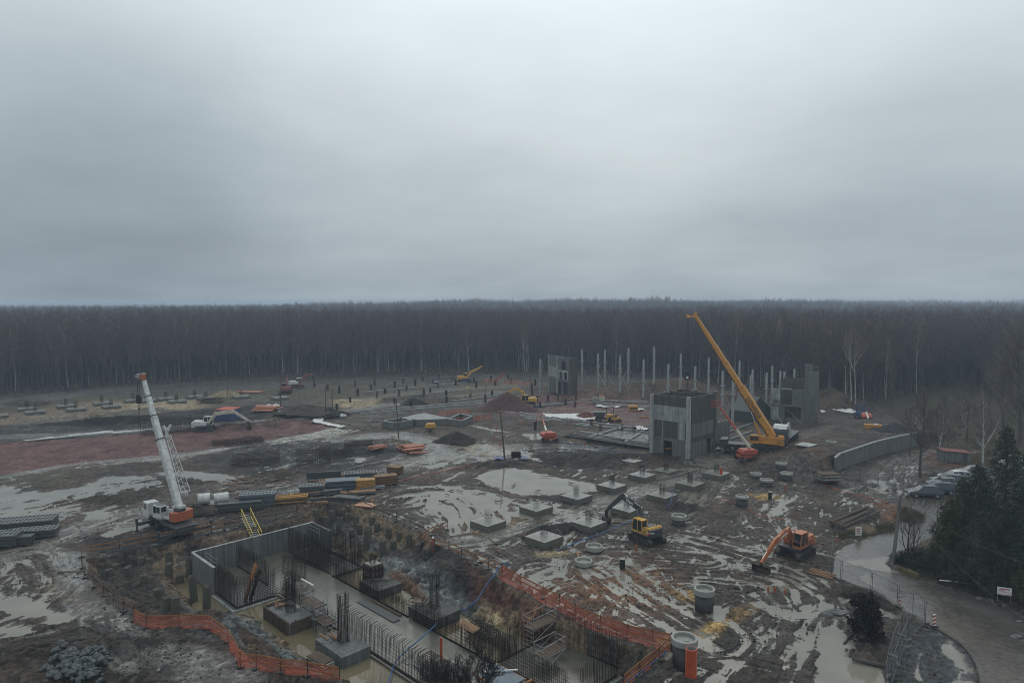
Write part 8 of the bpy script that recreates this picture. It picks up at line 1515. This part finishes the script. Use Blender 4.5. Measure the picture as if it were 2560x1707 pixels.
solo2('tall bare tree in front of the far end of the retaining wall', (2302, 1193), 13.5, .26, 'dark', 41, dens=1.3, low=.3, tw=.03, spread=1.1); solo2('crooked pale birch left of the small shed', (2345, 1145), 9.5, .16, 'birch', 42, dens=1.0, low=.35, lean=.1, tw=.025); solo2('pale forked birch right of the small shed', (2458, 1160), 12.5, .20, 'birch', 43, dens=1.1, low=.25, fork=[(1, .25), (-1, .3)], tw=.025)
solo2('thin bare tree just left of the tall one at the wall end', (2275, 1140), 9, .12, 'dark', 44, dens=.8, low=.3, tw=.03); solo2('big dark bare tree at the right edge behind the evergreens', (2545, 1110), 21, .42, 'dark', 45, dens=1.6, low=.2, tw=.04, spread=1.3); solo2('dark bare tree left of the big one at the right edge', (2505, 1070), 19, .32, 'dark', 46, dens=1.4, low=.25, tw=.04, spread=1.2)
solo2('bare tree between the grass clearing and the shed', (2420, 1105), 12, .18, 'dark', 47, dens=1.0, low=.2, tw=.03); solo2('multi-stemmed bare shrub tree right of the utility pole', (2268, 1392), 5.6, .12, 'dark', 48, dens=.9, low=.35, fork=[(1, .12), (-1, .15), (.5, .2)], tw=.012, twn=2); solo2('second bare stem right of the utility pole', (2284, 1390), 5.2, .11, 'dark', 49, dens=.8, low=.3, fork=[(1, .2)], tw=.012, twn=2)
solo2('thin bare sapling between the road bend and the evergreens', (2340, 1375), 5, .05, 'dark', 50, dens=.8, low=.15, tw=.01, twn=2, spread=1.3); solo2('dark bare tree behind the yellow skip', (2230, 1035), 11, .14, 'dark', 51, dens=.9, low=.2, tw=.035); solo2('bare tree right of the grass clearing', (2470, 1040), 15, .22, 'dark', 52, dens=1.2, low=.2, tw=.035)
i = 0; rg = random.Random(31); b0 = None
for qi, (u, v) in enumerate(sorted(((2330, 1075), (2360, 1060), (2390, 1085), (2440, 1070), (2475, 1100), (2400, 1050), (2300, 1060), (2520, 1130), (2340, 1105), (2450, 1120), (2500, 1045), (2560, 1150), (2370, 1120), (2265, 1075)))):
    if b0 is None:
        t = MB(); c = MB(); grow(t, c, (0, 0, -.2), 6.5, .07, 'dark', 61, dens=1.0, low=.1, tw=.03, spread=1.4); b0 = thing('bare_shrub', '', 'shrub'); t.build('stem', M_BARK, b0); c.build('twigs', M_TWIG, b0); o = b0
    else: o = copy_tree(b0)
    o.location = hit(u, v); o.rotation_euler.z = rg.uniform(0, 6); s = rg.uniform(.6, 1.2); o.scale = (s, s, s); tag(o, 'grey bare shrub right of the retaining wall, %s from the left of fourteen' % ORD[qi], 'shrub', 'bare shrubs on the rough ground')
# bare shrub at the bottom of the picture, in front of the pit
p = pxz(1150, 1760, -1.5); t = MB(); c = MB()
M_DK = mat('near black branches', (.016, .014, .012), .9); rg = random.Random(5)
def br(p, d, L_, r_, lev, mb):
    P = [p]; dd = d.copy(); k = 6
    for i in range(k): dd = (dd + Vector((rg.gauss(0, .2), rg.gauss(0, .2), rg.gauss(.06, .12)))).normalized(); P.append(P[-1] + dd * L_ / k)
    mb.tube(P, [max(.009, r_ * (1 - .7 * i / k)) for i in range(k + 1)], 5 if lev < 2 else 4)
    if lev < 3:
        for i in range(2, k + 1):
            for _ in range(1 + (lev < 2)): a = rg.uniform(0, 6.28); br(P[i], (dd + Vector((math.cos(a), math.sin(a) * .6, rg.uniform(-.1, .5))) * .9).normalized(), L_ * rg.uniform(.4, .62), r_ * .5, lev + 1, mb)
for (dx, l) in ((-.8, 'left'), (1.4, 'right')):
    mb = MB(); br(Vector((0, 0, 0)), Vector((.1 * (1 if dx > 0 else -1), 0, 1)), 2.5, .06, 0, mb); br(Vector((.1, 0, 0)), Vector((.5, .1, 1)).normalized(), 2.1, .05, 0, mb); br(Vector((-.1, 0, 0)), Vector((-.5, .1, 1)).normalized(), 2.1, .05, 0, mb)
    tag(mb.build('bare_shrub', M_DK, loc=p + Vector((dx, 0, 0))), 'near black leafless shrub tips at the bottom centre of the picture, %s clump' % l, 'shrub')
# grass tufts on verge and rough ground
rg2 = np.random.RandomState(3); mb = MB(); gl_ = [([(2080, 1335), (2240, 1310), (2240, 1330), (2100, 1352)], 1500, .35, .012), ([(2120, 1010), (2500, 965), (2600, 1100), (2450, 1190), (2330, 1120), (2290, 1040)], 4200, .6, .03), ([(2060, 1455), (2170, 1490), (2300, 1570), (2200, 1540), (2080, 1500)], 900, .2, .01), ([(2230, 1400), (2300, 1445), (2560, 1520), (2600, 1480), (2300, 1400)], 2500, .35, .012), ([(2260, 1270), (2310, 1290), (2300, 1310), (2240, 1300)], 900, .5, .015)]
for poly, n, h_, w_ in gl_:
    P = np.array(poly, float); lo, hi = P.min(0), P.max(0); u_ = rg2.uniform(lo[0], hi[0], n * 2); v_ = rg2.uniform(lo[1], hi[1], n * 2); k = sdf(u_, v_, poly) < 0
    ww = np.array([G(a, b) for a, b in zip(u_[k], v_[k])]); zz = macro(ww[:, 0], ww[:, 1])
    for (x, y), z in zip(ww, zz):
        for _ in range(3): a, b = rg2.normal(0, .25, 2); hh = h_ * rg2.uniform(.5, 1.2); mb._add([(x + a - w_, y + b, z), (x + a + w_, y + b, z), (x + a + rg2.normal(0, .4) * hh, y + b + rg2.normal(0, .4) * hh, z + hh)], [(0, 1, 2)])
tag(mb.build('grass', mat('dead winter grass', (.12, .10, .045), .9, col2=(.05, .055, .02), scale=.3)), 'dead winter grass and weeds on the verge and the rough ground', 'grass', kind='stuff')
# ================================================================== haze
hz = MB().box((0, 1240, 12), (3600, 2560, 35)).build('haze', bpy.data.materials.new('haze air'))
hz.location = (0, 0, 0); hz['kind'] = 'stuff'
m = hz.data.materials[0]; m.use_nodes = True; nt = m.node_tree; nt.nodes.clear()
o = nt.nodes.new('ShaderNodeOutputMaterial'); v = nt.nodes.new('ShaderNodeVolumePrincipled'); nt.links.new(v.outputs[0], o.inputs['Volume'])
v.inputs['Color'].default_value = (.70, .84, 1.0, 1); v.inputs['Density'].default_value = .00055; v.inputs['Anisotropy'].default_value = .2
